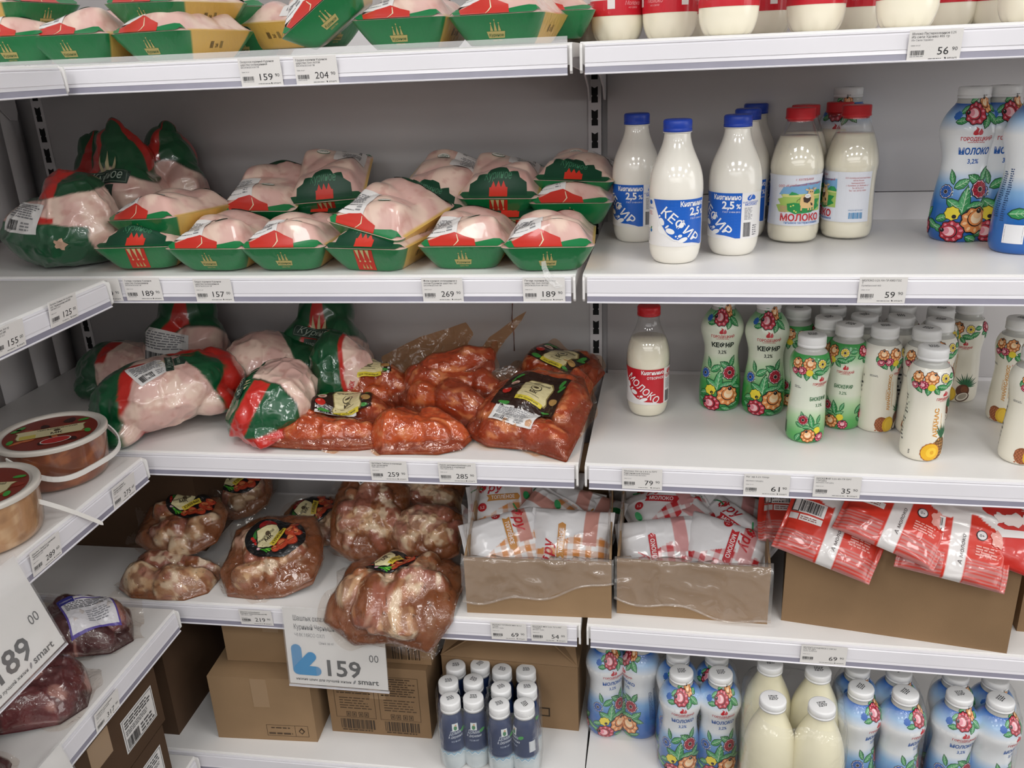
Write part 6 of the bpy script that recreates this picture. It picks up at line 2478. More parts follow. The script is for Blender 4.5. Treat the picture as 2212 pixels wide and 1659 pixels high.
def carton(label, loc, rz, w, d, h, mat=M_CARD, closed=True, back=None, flaps=None, art=None, th=.004, group='brown cartons', side_slope=True):
    """w along x, d along y (front at y=0 side facing the aisle), h front height; open cartons can have a taller back"""
    t = thing('carton', label, 'box', loc=loc, rot=(0, 0, rz), group=group)
    b = back or h
    part('base', *box(th, w - th, th, d - th, .0004, th), mat, t, smooth=False)
    part('front_wall', *box(0, w, 0, th, 0, h), mat, t, smooth=False)
    part('back_wall', *box(0, w, d - th, d, 0, b), mat, t, smooth=False)
    for x in (0, w - th):
        pr = [(x, th, 0), (x, d - th, 0), (x, d - th, b), (x, .02, h if not side_slope else h + (b - h) * .05), (x, th, h)]
        pr2 = [(x + th, q[1], q[2]) for q in pr]
        n = 5
        f = [tuple(range(n - 1, -1, -1)), tuple(range(n, 2 * n))] + [(i, (i + 1) % n, n + (i + 1) % n, n + i) for i in range(n)]
        part('side_wall', pr + pr2, f, mat, t, smooth=False)
    if closed:
        part('top_flap', *box(0, w, 0, d / 2 - .001, h, h + .003), mat, t, smooth=False)
        part('top_flap', *box(0, w, d / 2 + .001, d, h, h + .003), mat, t, smooth=False)
        part('tape', *box(w * .42, w * .58, -.0006, .0, h * .55, h), M_TAPE, t, smooth=False)
    for fl in flaps or ():
        part('flap', fl[0], fl[1], mat, t, smooth=False)
    if art:
        art.build('printed_marks', lambda u, v, hh: np.c_[u, -hh * np.ones_like(u), v], t, eps=.0006)
    return t


def flap_quad(a, b, c, d_, th=.003):
    P = [np.array(p, float) for p in (a, b, c, d_)]
    n = np.cross(P[1] - P[0], P[3] - P[0])
    n = n / np.linalg.norm(n) * th
    v = P + [p + n for p in P]
    return v, [(0, 3, 2, 1), (4, 5, 6, 7), (0, 1, 5, 4), (1, 2, 6, 5), (2, 3, 7, 6), (3, 0, 4, 7)]


# fourth shelf: three display cartons with pouches, one more at the end
X1, Y1 = -.219, -.428
CA1 = carton('carton of brown-checked milk pouches with clear liner, next to the marinated packs', (X1, Y1, Z4), .02, .268, .300, .118, M_CARD, False, .215)
X2, Y2 = .058, -.405
CA2 = carton('carton of red-checked milk pouches with clear liner, between two other cartons', (X2, Y2, Z4), -.035, .268, .300, .116, M_CARD, False, .225)
X3, Y3 = .352, -.400
carton('plain tall carton overflowing with red pouches', (X3, Y3, Z4), -.165, .362, .290, .172, M_CARD2, False, .185)
carton('plain carton at the far end of the fourth shelf', (.748, -.395, Z4), -.05, .26, .30, .185, M_CARD2, True)

M_LINER = film('box_liner_film', (250, 247, 244), haze=0.09, gloss=1.0, bump=0.9, bscale=30, rough=0.10, fres=1.5, ridge=True)


def liner(label, parent, w, d, h, drop, seed, side_h=.09):
    """clear bag liner folded out over the front of a carton and standing up along its sides"""
    V, F = [], []
    nu, nv = 70, 26
    for j in range(nv):
        s = j / (nv - 1)
        for i in range(nu):
            u = i / (nu - 1)
            L_ = drop(u)
            tot = .05 + L_
            q = s * tot
            x = -.004 + (w + .008) * u
            if q < .05:
                y, z = .010 + .012 * math.sin(u * 9 + seed) * (1 - q / .05), h - .045 + q + .004
                y = .006 + .006 * (1 - q / .05)
            else:
                y, z = -.0035 - .006 * abs(math.sin(u * 7 + seed)) * min(1, (q - .05) / .05), h + .004 - (q - .05)
            P = np.array([[x * 1.0, z, s * .1]])
            y -= .008 * float((1 - abs(2 * vnoise(P, 26, seed)[0] - 1)) ** 2) * min(1, q / .05)
            V.append((x, y, z))
    for j in range(nv - 1):
        F += [(j * nu + i, j * nu + i + 1, (j + 1) * nu + i + 1, (j + 1) * nu + i) for i in range(nu - 1)]
    o = part('plastic_liner', V, F, M_LINER, parent, label=label)
    # rolled hem of the bag
    hem = [(-.004 + (w + .008) * u, -.012, h + .004 - drop(u)) for u in np.linspace(0, 1, 30)]
    part('rolled_hem', *tube(hem, .0022, 8), M_LINER, o)
    for sx in (0.004, w - .004):
        V, F = [], []
        for i in range(24):
            y = .006 + (d - .04) * i / 23
            for j in range(6):
                z = h - .04 + (side_h + .04 + .02 * math.sin(i * .6 + seed)) * j / 5
                V.append((sx + .006 * math.sin(i * .8 + j) * (1 if sx < .1 else -1) * .5, y, z))
        for i in range(23):
            F += [(i * 6 + j, i * 6 + j + 1, (i + 1) * 6 + j + 1, (i + 1) * 6 + j) for j in range(5)]
        part('liner_side', V, F, M_LINER, o)
    return o


liner('clear plastic liner folded over the brown-checked pouch carton', CA1, .268, .300, .118, lambda u: .088 - .055 * u ** 2 * (1 if u < .9 else 1) + .006 * math.sin(u * 14), 2)
liner('clear plastic liner folded over the red-checked pouch carton', CA2, .268, .300, .116, lambda u: .078 + .036 * u + .008 * math.sin(u * 11), 5)

M_POUCH = pm('printed_pouch_film', None, 0.30, 0.5, coat=0.6, coatr=0.07, bump=0.30, bscale=45, col=True, ridge=True)


def pouch_height(u, v, w, h, T_, seed):
    """u,v in metres from the centre"""
    a, b = np.clip(np.abs(u) / (w / 2), 0, 1), np.clip(np.abs(v) / (h / 2), 0, 1)
    f = np.clip(1 - np.clip((a - .10) / .82, 0, 1) ** 2.6, 0, 1) ** .6 * np.clip(1 - np.clip((b - .10) / .90, 0, 1) ** 2.6, 0, 1) ** .6
    P = np.c_[u, v, np.zeros_like(u)]
    cr = (1 - np.abs(2 * vnoise(P * [1, 1.6, 1], 34, seed) - 1)) ** 3 * .0035
    return T_ / 2 * f * (1 + .25 * (fbm(P, 16, seed + 1, 2) - .5)) + cr * (.3 + .7 * sstep(.2, .9, np.maximum(a, b))) * (f > 0)


def pouch(label, M, w, h, T_, seed, paint, art=None, group=None):
    t = thing('milk_pouch', label, 'pouch', M=M, group=group)
    nx, ny = 76, 56
    U, Vv = np.meshgrid(np.linspace(-w / 2, w / 2, nx), np.linspace(-h / 2, h / 2, ny))
    U, Vv = U.ravel(), Vv.ravel()
    z = pouch_height(U, Vv, w, h, T_, seed)
    warp = .006 * np.sin(Vv / h * 5 + seed) * (np.abs(U) / (w / 2)) ** 3
    # jagged welded ends
    zz = .004 * np.sin(Vv * 60 + seed) * (np.abs(U) / (w / 2)) ** 6
    V = np.vstack([np.c_[U + warp * .3, Vv, z + zz + .0004], np.c_[U + warp * .3, Vv, -z * .9 + zz - .0004]])
    F = []
    n = nx * ny
    for j in range(ny - 1):
        for i in range(nx - 1):
            a = j * nx + i
            F.append((a, a + 1, a + nx + 1, a + nx))
            F.append((n + a, n + a + nx, n + a + nx + 1, n + a + 1))
    rim = [i for i in range(nx)] + [j * nx + nx - 1 for j in range(1, ny)] + [(ny - 1) * nx + i for i in range(nx - 2, -1, -1)] + [j * nx for j in range(ny - 2, 0, -1)]
    F += [(rim[(k + 1) % len(rim)], rim[k], n + rim[k], n + rim[(k + 1) % len(rim)]) for k in range(len(rim))]
    c = paint(np.r_[U, U] / (w / 2), np.r_[Vv, Vv] / (h / 2), np.r_[np.ones(n), -np.ones(n)])
    part('pouch_film', V, F, M_POUCH, t, col=c)
    if art:
        def fm(u, v, hh):
            return np.c_[u, v, pouch_height(u, v, w, h, T_, seed) + hh + .0012]
        art.build('printed_design', fm, t, eps=.0006)
    return t


def checks(u, v, col, s=7):
    a = (np.floor((u + 2) * s) % 2) + (np.floor((v + 2) * s * .72) % 2)
    w = np.array(lin('#dedcdc'))
    c = np.tile(w, (len(u), 1))
    c[a == 1] = (w + np.array(col)) / 2
    c[a == 2] = np.array(col)
    return c


def paint_checked(col, pink):
    def f(u, v, top_):
        c = np.tile(np.array(lin('#d9d8da')), (len(u), 1))
        k = checks(u, v, col)
        m = (v < -.15 + .30 * np.sin(u * 2.5 + .4)) & (np.abs(u) < .95)
        c[m] = k[m]
        m = (np.abs(u - .52) < .16) & (v > -.25)
        c[m] = np.array(lin(pink))
        return c
    return f


def milk_art(main, word, big, w):
    a = Art(.007)
    k = lambda q: ink(q, .32, .4)
    a.poly([(-.040, .006), (.022, .006), (.026, .013), (.022, .020), (-.040, .020), (-.036, .013)], k(main), 1)
    a.text(word, -.008, .0092, .0105, k('#e6dede'), 2, 'C', bold=.02, width=.046)
    a.text(big, -.030, .028, .026, k('#b3242c'), 1, 'C', bold=.02, shear=.3, width=.050)
    a.ell(-.050, -.004, .0085, .0085, k('#b3242c'), 1, 0, 16)
    a.text('3,2', -.050, -.0070, .0075, k('#e6dede'), 2, 'C')
    a.ell(.064, .030, .010, .006, k('#1f7a44'), 1, .4, 12)
    a.line([(-.07, .036), (-.055, .040), (-.045, .036)], .003, k('#1f7a44'), 1)
    return a


GP1, GP2, GP3 = 'brown-checked milk pouches', 'red-checked milk pouches', 'red milk pouches'
TAN = lin('#c8844a')
RED = lin('#b8262e')


def PM(px, py, y, rot, spin=0.0):
    p = ony(px, py, y)
    return Matrix.Translation((p[0], p[1], p[2])) @ Euler(rot).to_matrix().to_4x4() @ Matrix.Rotation(spin, 4, 'Z')


pt = paint_checked(TAN, '#c08a80')
for i, (px, py, y, rot, spin, ar, lb) in enumerate((
        (1232, 1165, -.345, (.85, -.10, .0), -.12, PI / 2, 'foremost in its carton, orange panel upright'),
        (1090, 1172, -.350, (.75, .15, .0), .45, -PI / 2, 'at the liner corner, orange checks folded'),
        (1095, 1100, -.255, (.60, .20, .0), .30, .0, 'pale pink panel showing, behind the liner corner'),
        (1215, 1108, -.250, (.60, -.10, .0), -.25, PI / 2, 'pink band and brown panel, in the second row'),
        (1165, 1140, -.305, (.70, .05, .0), 1.0, .6, 'jammed crosswise between two front ones'),
        (1258, 1120, -.250, (.60, -.20, .0), -.45, 0, 'slid against the carton side wall'),
        (1175, 1062, -.185, (.45, -.05, .0), -.15, PI, 'rearmost, tucked under the shelf'))):
    pouch('white milk pouch with brown print, ' + lb, PM(px, py, y, rot, spin), .158, .112, .054, 200 + i, pt, T(milk_art('#b88040', 'ТОПЛЁНОЕ', 'Фру', .165), 0, 0, ar), GP1)
pt = paint_checked(RED, '#c79090')
for i, (px, py, y, rot, spin, ar, lb) in enumerate((
        (1425, 1185, -.330, (.85, .05, .0), .20, PI / 2, 'upright in front, red lettering along its edge'),
        (1560, 1190, -.335, (.80, -.10, .0), -.40, -PI / 2, 'folded in front, checks crossing its middle'),
        (1440, 1106, -.250, (.50, -.16, .0), .28, -.45, 'lying across the top with МОЛОКО band'),
        (1562, 1115, -.235, (.60, .12, .0), -.15, PI / 2, 'with wide pink panel, behind the folded one'),
        (1490, 1165, -.300, (.75, .05, .0), .9, .4, 'jammed crosswise in the middle of its carton'),
        (1582, 1160, -.290, (.70, -.20, .0), -.8, 0, 'slid down against the carton side'),
        (1400, 1070, -.165, (.45, .0, .0), .2, PI, 'deep in the carton near the slotted upright'),
        (1530, 1068, -.165, (.50, .0, .0), -.1, 0, 'deep in the carton under the shelf above'))):
    pouch('white milk pouch with red checks, ' + lb, PM(px, py, y, rot, spin), .158, .112, .054, 220 + i, pt, T(milk_art('#b3242c', 'МОЛОКО', 'Фру', .165), 0, 0, ar), GP2)


def paint_red(u, v, top_):
    R1, W1 = np.array(lin('#c4301f')), np.array(lin('#d6d2d0'))
    c = np.tile(R1, (len(u), 1))
    c[np.abs(u - .05) < .17] = W1
    st = (np.abs(u - .05) > .2) & (v < -.45) & (np.floor((v + 2) * 22) % 2 == 0)
    c[st] = R1 * .55 + W1 * .25
    m = (v > .55 + .12 * np.sin(u * 7)) & (np.abs(u - .05) > .17)
    c[m] = W1
    return c


def red_art(seed):
    a = Art(.007)
    k = lambda q: ink(q, .32, .4)
    a.rect(-.074, .004, -.020, .028, k('#dedad8'), 1)
    a.barcode(-.060, .006, -.024, .026, '#222224', 2, seed)
    a.frame(-.074, .004, -.062, .028, .0016, k('#2a2a2a'), 2)
    a.rect(-.074, -.010, -.060, .001, k('#c9c4c2'), 1)
    a.rect(-.058, -.010, -.020, .001, k('#dedad8'), 1)
    a.lines(-.056, -.008, -.026, -.001, 2, '#8a5550', 2, seed)
    a.text('А молоко', .013, -.042, .0085, k('#3a2a2a'), 1, rot=PI / 2, shear=.2, width=.050)
    a.ell(.036, .012, .0085, .0085, k('#2a2a2c'), 1, 0, 16)
    a.ell(.036, .012, .0070, .0070, k('#cfcaca'), 2, 0, 16)
    a.text('0+', .036, .0090, .0070, k('#2a2a2c'), 3, 'C')
    a.lines(.030, -.022, .066, -.004, 4, '#dba098', 1, seed + 1)
    a.ell(.060, .012, .010, .014, k('#d89a90'), 1, .3, 14, .2, 5)
    return a


def red_art2(seed):
    a = Art(.007)
    k = lambda q: ink(q, .32, .4)
    a.poly([(-.075, .030), (-.03, .040), (.02, .030), (.07, .044), (.07, .052), (-.075, .052)], k('#d6d2d0'), 1)
    a.poly([(-.075, -.030), (-.04, -.018), (0, -.026), (.04, -.012), (.075, -.018), (.075, -.006), (.04, .0), (0, -.012), (-.04, -.004), (-.075, -.016)], k('#d6d2d0'), 1)
    for x, y, r in ((.010, .008, .016), (.026, .016, .010), (-.010, .004, .010), (.040, .004, .008)):
        a.ell(x, y, r, r * .7, k('#d8ccc8'), 2, x * 40, 14, .2, 5)
    a.text('Сгущ', .020, .030, .016, k('#d8b0a8'), 2, 'C', shear=.3, width=.05)
    a.text('М', .060, -.046, .026, k('#e0d8d6'), 2, 'C', shear=.2)
    return a


for i, (px, py, y, rot, spin, ar, lb) in enumerate((
        (1800, 1143, -.402, (.80, .0, -.12), -.30, 0, 'hanging over the carton front, barcode showing, pointed corner'),
        (1935, 1112, -.412, (.62, .06, -.15), -.30, 0, 'lying slantwise across the others, white stripe'),
        (2060, 1165, -.438, (.85, .05, -.15), -.10, 0, 'upright at the carton front, long white stripe'),
        (2165, 1135, -.420, (.80, .10, -.15), -.20, 1, 'with white splash picture and wavy bands'),
        (1740, 1108, -.300, (.60, .0, .0), -.1, 0, 'half hidden behind the barcode one'),
        (1930, 1165, -.345, (.40, .0, .0), .2, 1, 'down in the carton between two others'),
        (2085, 1080, -.280, (.55, .0, -.1), -.2, 0, 'behind the long white stripe, under the shelf'))):
    pouch('red pouch ' + lb, PM(px, py, y, rot, spin), .165, .135, .036, 240 + i, paint_red if not ar else (lambda u, v, q: np.tile(np.array(lin('#bf2a22')), (len(u), 1))), red_art(7 + i) if not ar else red_art2(7 + i), GP3)

# corner carton on the fourth shelf, in shade
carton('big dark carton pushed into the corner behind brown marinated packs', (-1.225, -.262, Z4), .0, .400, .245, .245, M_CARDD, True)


# bottom shelf
def print_small():
    a = Art(1)
    a.frame(.108, .012, .196, .040, .0008, CI, 1)
    a.rect(.168, .012, .1688, .040, CI, 1)
    a.poly([(.175, .026), (.182, .018), (.189, .026), (.182, .035)], CI, 1)
    a.poly([(.178, .026), (.182, .0215), (.186, .026), (.182, .031)], M_CARD, 2)
    a.lines(.112, .015, .165, .022, 1, CI, 1, 3, .6)
    a.lines(.118, .030, .160, .037, 1, CI, 1, 4, .4)
    return a


def print_big():
    a = Art(1)
    for x0 in (.014, .108):
        a.frame(x0, .040, x0 + .085, .148, .0008, CI, 1)
        a.lines(x0 + .006, .100, x0 + .080, .146, 8, CI, 1, 5, .45)
        a.lines(x0 + .010, .062, x0 + .078, .094, 5, CI, 1, 8, .35)
        for i, sx in enumerate((.022, .034, .048, .060)):
            a.frame(x0 + sx, .043, x0 + sx + .009, .055, .0012, CI, 1)
            a.rect(x0 + sx + .003, .046, x0 + sx + .006, .052, CI, 1)
        a.barcode(x0 + .008, .012, x0 + .080, .036, '#3c2e20', 1, int(x0 * 1000))
        a.lines(x0 + .010, .006, x0 + .078, .011, 1, CI, 1, 3, .6)
    return a


carton('lower carton with small printed box mark, under the large price sign', (-.760, -.450, Z5), .04, .212, .240, .153, M_CARD, True, art=print_small())
carton('upper carton standing on the one with the small printed mark', (-.738, -.400, Z5 + .157), .03, .205, .230, .135, M_CARD, True)
carton('lower carton with two printed panels and barcodes', (-.528, -.408, Z5), .0, .212, .250, .167, M_CARD2, True, art=print_big())
_a = Art(1)
_a.frame(.100, .050, .196, .090, .0008, CI, 1)
for _s in (.118, .134, .150, .164):
    _a.frame(_s, .056, _s + .010, .068, .0012, CI, 1)
_a.lines(.108, .072, .190, .086, 2, CI, 1, 3, .4)
_a.barcode(.108, .010, .190, .040, '#3c2e20', 1, 77)
carton('upper carton with one barcode, standing on the two-panel carton', (-.520, -.392, Z5 + .171), .0, .212, .240, .120, M_CARD2, True, art=_a)
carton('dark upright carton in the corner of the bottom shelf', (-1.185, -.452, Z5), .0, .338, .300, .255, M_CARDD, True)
W_, D_, H_ = .280, .300, .158
carton('open brown carton behind the navy bottles, flaps bent back', (-.300, -.345, Z5), -.04, W_, D_, H_, M_CARD2, False, None,
       flaps=[flap_quad((0, 0, H_), (W_, 0, H_), (W_ - .02, .085, H_ + .070), (.01, .090, H_ + .060)),
              flap_quad((W_, 0, H_), (W_, D_, H_), (W_ - .11, D_, H_ + .10), (W_ - .10, .03, H_ + .075)),
              flap_quad((0, D_, H_), (0, 0, H_), (.12, .03, H_ + .070), (.12, D_ - .02, H_ + .09))],
       art=(lambda a: (a.frame(.196, .030, .222, .052, .003, '#3a2c1e', 1), a)[1])(Art(1)))


# cartons under the side-wall shelves, white shipping stickers on their fronts
def ship_label(w, h, seed):
    a = Art(1)
    a.rect(-w / 2, -h / 2, w / 2, h / 2, M_STICKER, 1)
    a.frame(-w / 2 + .003, -h / 2 + .003, w / 2 - .003, h / 2 - .003, .001, '#4a4a4c', 2)
    a.lines(-w * .42, h * .16, w * .42, h * .40, 3, '#3a3a3c', 2, seed)
    a.lines(-w * .42, -h * .05, w * .42, h * .12, 3, '#6a6a6c', 2, seed + 1)
    a.barcode(-w * .42, -h * .42, -w * .05, -h * .12, '#202022', 2, seed)
    a.lines(.0, -h * .42, w * .42, -h * .12, 3, '#4a4a4c', 2, seed + 2)
    return a


for z, y0, lb, sd in ((Z5 + .001, -.560, 'lower', 3), (Z5 + .130, -.548, 'upper', 5)):
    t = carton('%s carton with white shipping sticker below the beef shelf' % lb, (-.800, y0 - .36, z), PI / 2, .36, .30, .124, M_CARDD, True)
    ship_label(.100, .070, sd).build('shipping_sticker', lambda u, v, h: np.c_[.30 + u - .010, -h * np.ones_like(u), .064 + v], t, eps=.0006, label='white shipping sticker')
    a = Art(1)
    a.text('мясо', .10, .05, .045, '#a8463a', 1, 'C', width=.10)
    a.rect(.02, .02, .20, .024, '#a8463a', 1)
    a.build('printed_marks', lambda u, v, h: np.c_[u, -h * np.ones_like(u), v], t, eps=.0006)
# ================================================================== price tags and signs
M_TAG = pm('price_tag_paper', '#e4e1de', 0.5, 0.4)
M_CARDH = film('clear_sign_pocket', haze=.06, bump=0.0, gloss=1.0, fres=1.4)
TAGI = 0


def on_rail(bay, px, py, out=.0095):
    Mb = BAY[bay]
    n = Mb.to_3x3() @ Vector((0, -1, 0))
    p0 = Mb @ Vector((0, -D - out, 0))
    return hit(px, py, p0, n)


def price_tag(bay, px, py, lines, rub, kop, label, w=.066, h=.040, tilt=.10):
    global TAGI
    TAGI += 1
    p = on_rail(bay, px, py)
    R = BAY[bay].to_3x3().to_4x4()
    t = thing('price_tag', label, 'price tag', M=Matrix.Translation(tuple(map(float, p))) @ R @ Matrix.Rotation(tilt, 4, 'X'), group='small white price tags')
    part('card', *box(-w / 2, w / 2, -.0004, .0004, -h / 2, h / 2), M_TAG, t, smooth=False)
    a = Art(1)
    x0 = -w / 2 + .0035
    for i, s in enumerate(lines[:2]):
        a.text(s, x0, h / 2 - .0062 - .0040 * i, .0043, '#3a3a3c', 1, res=1, width=min(.054, .0022 * len(s)))
    a.text(lines[2], x0, h / 2 - .0138, .0034, '#77777a', 1, res=1, width=min(.050, .0019 * len(lines[2])))
    a.text('Цена за шт', x0, h / 2 - .0200, .0024, '#8a8a8c', 1, res=1, width=.012)
    a.barcode(x0, -h / 2 + .0085, x0 + .018, -h / 2 + .0145, '#404042', 1, TAGI)
    a.lines(x0, -h / 2 + .0062, x0 + .018, -h / 2 + .0080, 1, '#9a9a9c', 1, TAGI)
    a.text(rub, w / 2 - .0150, -h / 2 + .0085, .0135, '#29292b', 1, 'R', width=.0068 * len(rub), res=2)
    a.text(kop, w / 2 - .0110, -h / 2 + .0130, .0066, '#3a3a3c', 1, res=2, width=.0068)
    a.lines(-.006, -h / 2 + .0028, w / 2 - .019, -h / 2 + .0046, 1, '#6a6a6c', 1, TAGI + 3, .5)
    a.text('smart', w / 2 - .0035, -h / 2 + .0028, .0042, '#3a3a3c', 1, 'R', res=1, width=.0120)
    a.ell(w / 2 - .0180, -h / 2 + .0040, .0010, .0014, '#3a3a3c', 1, .6, 6)
    a.build('tag_print', flat_map, t, eps=.0006)
    return t


for args in (
        ('M', 563, 156, ('Окорочок куриный Куриное', 'царство охлажденный', 'ВАСИЛЬЕВСКАЯ ПФ'), '159', '90', 'small white price tag reading 159 90 on the top rail'),
        ('M', 683, 152, ('Грудка куриная Куриное', 'царство охл лоток', 'ВАСИЛЬЕВСКАЯ ПФ'), '204', '90', 'small white price tag reading 204 90, on the top rail towards the seam'),
        ('R', 2019, 98, ('Молоко Пастеризованное 3,2%', 'Из села Удоево 835 гр', 'Из Села Удоево'), '56', '90', 'small white price tag reading 56 90 under the red-banded milk'),
        ('M', 222, 626, ('Крыло курин Куриное', 'царство охлажденное', 'ВАСИЛЬЕВСКАЯ ПФ ОХЛ'), '149', '90', 'small white price tag reading 149 90 beside the corner'),
        ('M', 309, 625, ('Голень куриная Куриное', 'царство охлажденная', 'ВАСИЛЬЕВСКАЯ ПФ'), '189', '90', 'small white price tag reading 189 90 under the bagged chickens'),
        ('M', 461, 627, ('Бедро куриное Куриное', 'царство охлажденное', 'ВАСИЛЬЕВСКАЯ ПФ'), '157', '00', 'small white price tag reading 157 00 below the tray next to the gold-sided pile'),
        ('M', 956, 626, ('Филе куриное охлажденное в', 'лотке Куриное царство 1кг', 'ВАСИЛЬЕВСКАЯ ПФ'), '269', '90', 'small white price tag reading 269 90 below the clear-standing front tray'),
        ('M', 1175, 626, ('Печень куриная Куриное', 'царство охл лоток', 'ВАСИЛЬЕВСКАЯ ПФ ОХЛ'), '189', '90', 'small white price tag reading 189 90 at the seam of the second rail'),
        ('R', 1906, 627, ('МОЛОКО 3.2% 930 ГР КМЗ ГОС', 'Т', 'Кулебакский МЗ'), '59', '90', 'small white price tag reading 59 90 under the floral milk'),
        ('M', 840, 1017, ('Цыплёнок Табака в маринаде', 'для запекания', 'ЧМК МЯСО ОХЛ'), '259', '90', 'small white price tag reading 259 90 under the orange packs'),
        ('M', 988, 1021, ('Крыло цыпленка-бройлера для', 'запекания в маринаде', 'ЧМК МЯСО ОХЛ'), '285', '90', 'small white price tag reading 285 90 below the plump orange pack'),
        ('R', 1387, 1035, ('Молоко 930 гр 3,4-6 % ПЭТ', 'Княгининское молоко', 'КНЯГИНИНСКОЕ МОЛОКО'), '79', '90', 'small white price tag reading 79 90 under the red label milk'),
        ('R', 1656, 1048, ('Кефир 3,2% 930гр', '', 'МОЛОКО ГОРОДЕЦ'), '61', '90', 'small white price tag reading 61 90 under the green kefir', .072),
        ('R', 1808, 1052, ('БИОКЕФИР 3,2% 450 ГР ПЭТ', 'ГОРОДЕЦ', 'МОЛОКО ГОРОДЕЦ'), '35', '90', 'small white price tag reading 35 90 under the biokefir', .072),
        ('M', 553, 1334, ('Шашлык охлаждённый', 'Куриный Чернышихинский МК', 'ЧМК МЯСО ОХЛ'), '219', '90', 'small white price tag reading 219 90 beside the large sign', .066, .036),
        ('M', 1099, 1364, ('МОЛОКО ТОПЛЕНОЕ ФРУ 4% 0,9', 'Т/ПАК', 'ФРУАРТ ЛАЙК'), '69', '90', 'small white price tag reading 69 90 under the pouch carton'),
        ('M', 1186, 1368, ('МОЛОКО ФРУ 3,2% ТУ 0,9КГ', 'Т/ПАКЕТ', 'ФРУАРТ ЛАЙК'), '54', '00', 'small white price tag reading 54 00 beside the 69 90 one'),
        ('R', 1779, 1415, ('МОЛОКО СГУЩЕННОЕ С САХ 8,5', '270 ГР ДП', 'СЕЛО ЗЕЛЕНОЕ'), '69', '90', 'small white price tag reading 69 90 under the red pouch carton', .076),
        ('L', 137, 669, ('Купаты Свиные 360 гр лоток', 'охл. Чернышихинский МК', 'ЧМК МЯСО ОХЛ'), '125', '00', 'small white price tag reading 125 00 at the corner end of the side-wall shelf'),
        ('L', 18, 731, ('Колбаски 360 гр', 'лоток охл МК', 'ЧМК МЯСО ОХЛ'), '155', '00', 'small white price tag reading 155 00 next to the 125 00 one'),
        ('L', 268, 1060, ('Шашлык куриный', 'маринованный 1кг', 'ЧМК МЯСО ОХЛ'), '275', '60', 'small white price tag reading 275 60 below the orange tub'),
        ('L', 100, 1196, ('Шашлык Свиной в маринаде', 'Чернышихинский МК', 'ЧМК МЯСО ОХЛ'), '289', '60', 'small white price tag reading 289 60 below the pale tub'),
        ('L', 232, 1536, ('Говядина охлажденная', 'кусок в упаковке', 'ЧМК МЯСО ОХЛ'), '317', '90', 'small white price tag reading 317 90 under the packed beef')):
    price_tag(*args)


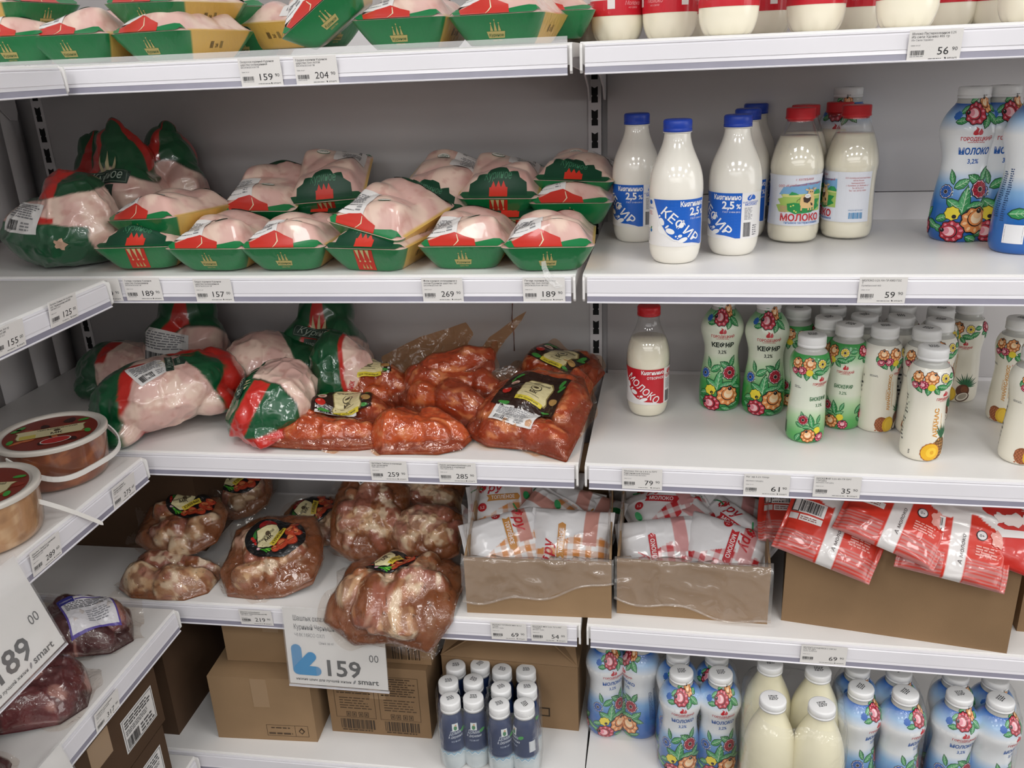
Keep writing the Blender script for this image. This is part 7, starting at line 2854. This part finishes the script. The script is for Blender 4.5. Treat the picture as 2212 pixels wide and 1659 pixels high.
def big_sign(M, w, h, lines, rub, label):
    t = thing('price_sign', label, 'sign', M=M, group='large white price signs')
    part('card', *box(-w / 2, w / 2, -.0005, .0005, -h, 0), M_TAG, t, smooth=False)
    part('clear_pocket', *box(-w / 2 - .002, w / 2 + .002, -.0022, -.0016, -h - .004, .004), M_CARDH, t, smooth=False)
    part('pocket_edge', *box(-w / 2 - .002, w / 2 + .002, -.0022, .0010, -h - .006, -h - .003), M_RAIL, t, smooth=False)
    a = Art(1)
    for i, s in enumerate(lines[:2]):
        a.text(s, -w * .40, -h * (.155 + .115 * i), h * .095, '#3a3a3c', 1, bold=.005, width=min(.0051 * len(s) * w / .19, w * .82))
    a.text(lines[2], -w * .40, -h * .365, h * .065, '#8a8a8c', 1, width=w * .30)
    a.text('Цена за кг', -w * .16, -h * .45, h * .048, '#8a8a8c', 1, width=w * .15)
    b = '#1688c0'
    for p, q in (((-.40, -.53), (-.40, -.81)), ((-.40, -.81), (-.215, -.81)), ((-.39, -.80), (-.255, -.62))):
        P, Q = (w * p[0], h * p[1]), (w * q[0], h * q[1])
        r = h * .062
        _k = 1 + .12 * len(a.items)
        a.ell(P[0], P[1], r, r, b, _k, 0, 16)
        a.ell(Q[0], Q[1], r, r, b, _k + .1, 0, 16)
        a.line([P, Q], 2 * r, b, _k + .2)
    a.text(rub, w * .24, -h * .86, h * .30, '#2a2a2c', 1, 'R', bold=.02, width=w * .34)
    a.text('00', w * .33, -h * .64, h * .14, '#4a4a4c', 1, width=w * .095)
    a.text('низкие цены для лучшей жизни', -w * .43, -h * .945, h * .045, '#3a3a3c', 1, bold=.02, width=w * .56)
    a.text('smart', w * .20, -h * .945, h * .10, '#2a2a2c', 1, bold=.02, width=w * .21)
    a.ell(w * .165, -h * .925, w * .010, h * .030, '#77777a', 1, -.5, 10)
    a.build('sign_print', flat_map, t, eps=.0008)
    return t


_p = on_rail('M', 717, 1319, .012)
big_sign(Matrix.Translation(tuple(map(float, _p))) @ Euler((-.06, 0.0, 0)).to_matrix().to_4x4() @ Matrix.Rotation(.012, 4, 'Y'), .198, .168, ('Шашлык охлаждённый', 'Куриный Чернышихинский МК', 'ЧМК МЯСО ОХЛ'), '159', 'large white price sign with blue arrow, under the brown marinated packs')
_L = BAY['L'].to_3x3().to_4x4()
_p = on_rail('L', 26, 1202, .012)
_q = np.array(_p)
big_sign(Matrix.Translation((_q[0], _q[1] - .097, _q[2])) @ _L @ Matrix.Rotation(-.30, 4, 'X'), .198, .150, ('Шашлык из свинины Шейка', 'Чернышихинский МК', 'ЧМК МЯСО ОХЛ'), '189', 'large white price sign hanging in front of the packed beef')
_p = on_rail('L', 128, 1606, .012)
big_sign(Matrix.Translation((_p[0], _p[1] - .099, _p[2])) @ _L @ Matrix.Rotation(-.25, 4, 'X'), .198, .150, ('Говядина охлаждённая', 'кусковая в упаковке', 'ЧМК МЯСО ОХЛ'), '299', 'large white price sign below the packed beef shelf')

# drip of marinade down the back panel and the dangling film strip
o = part('sauce_drip', *tube([tuple(ony(1107, 655, -.0012)), tuple(ony(1106, 690, -.0012)), tuple(ony(1110, 720, -.0012)), tuple(ony(1111, 758, -.0012))], .0013, 6, 1.0), pm('sauce_stain', '#b07a66', .5))
tag(o, 'thin orange sauce drip running down the back panel', 'stain')
_p = ony(1170, 570, -.452)
pts = [_p + np.array(q) for q in ((0, .02, .004), (.004, .0, -.006), (.012, -.006, -.022), (.028, -.007, -.036))]
v, f = [], []
for i, q in enumerate(pts):
    for k in (-1, 1):
        v.append((q[0] + k * (.003 + .0012 * i), q[1], q[2] + k * .001))
f = [(2 * i, 2 * i + 1, 2 * i + 3, 2 * i + 2) for i in range(3)]
o = part('torn_film_strip', v, f, film('torn_film', haze=.3, bump=.6, bscale=90))
tag(o, 'torn clear film strip dangling over the 189 90 tag', 'film')
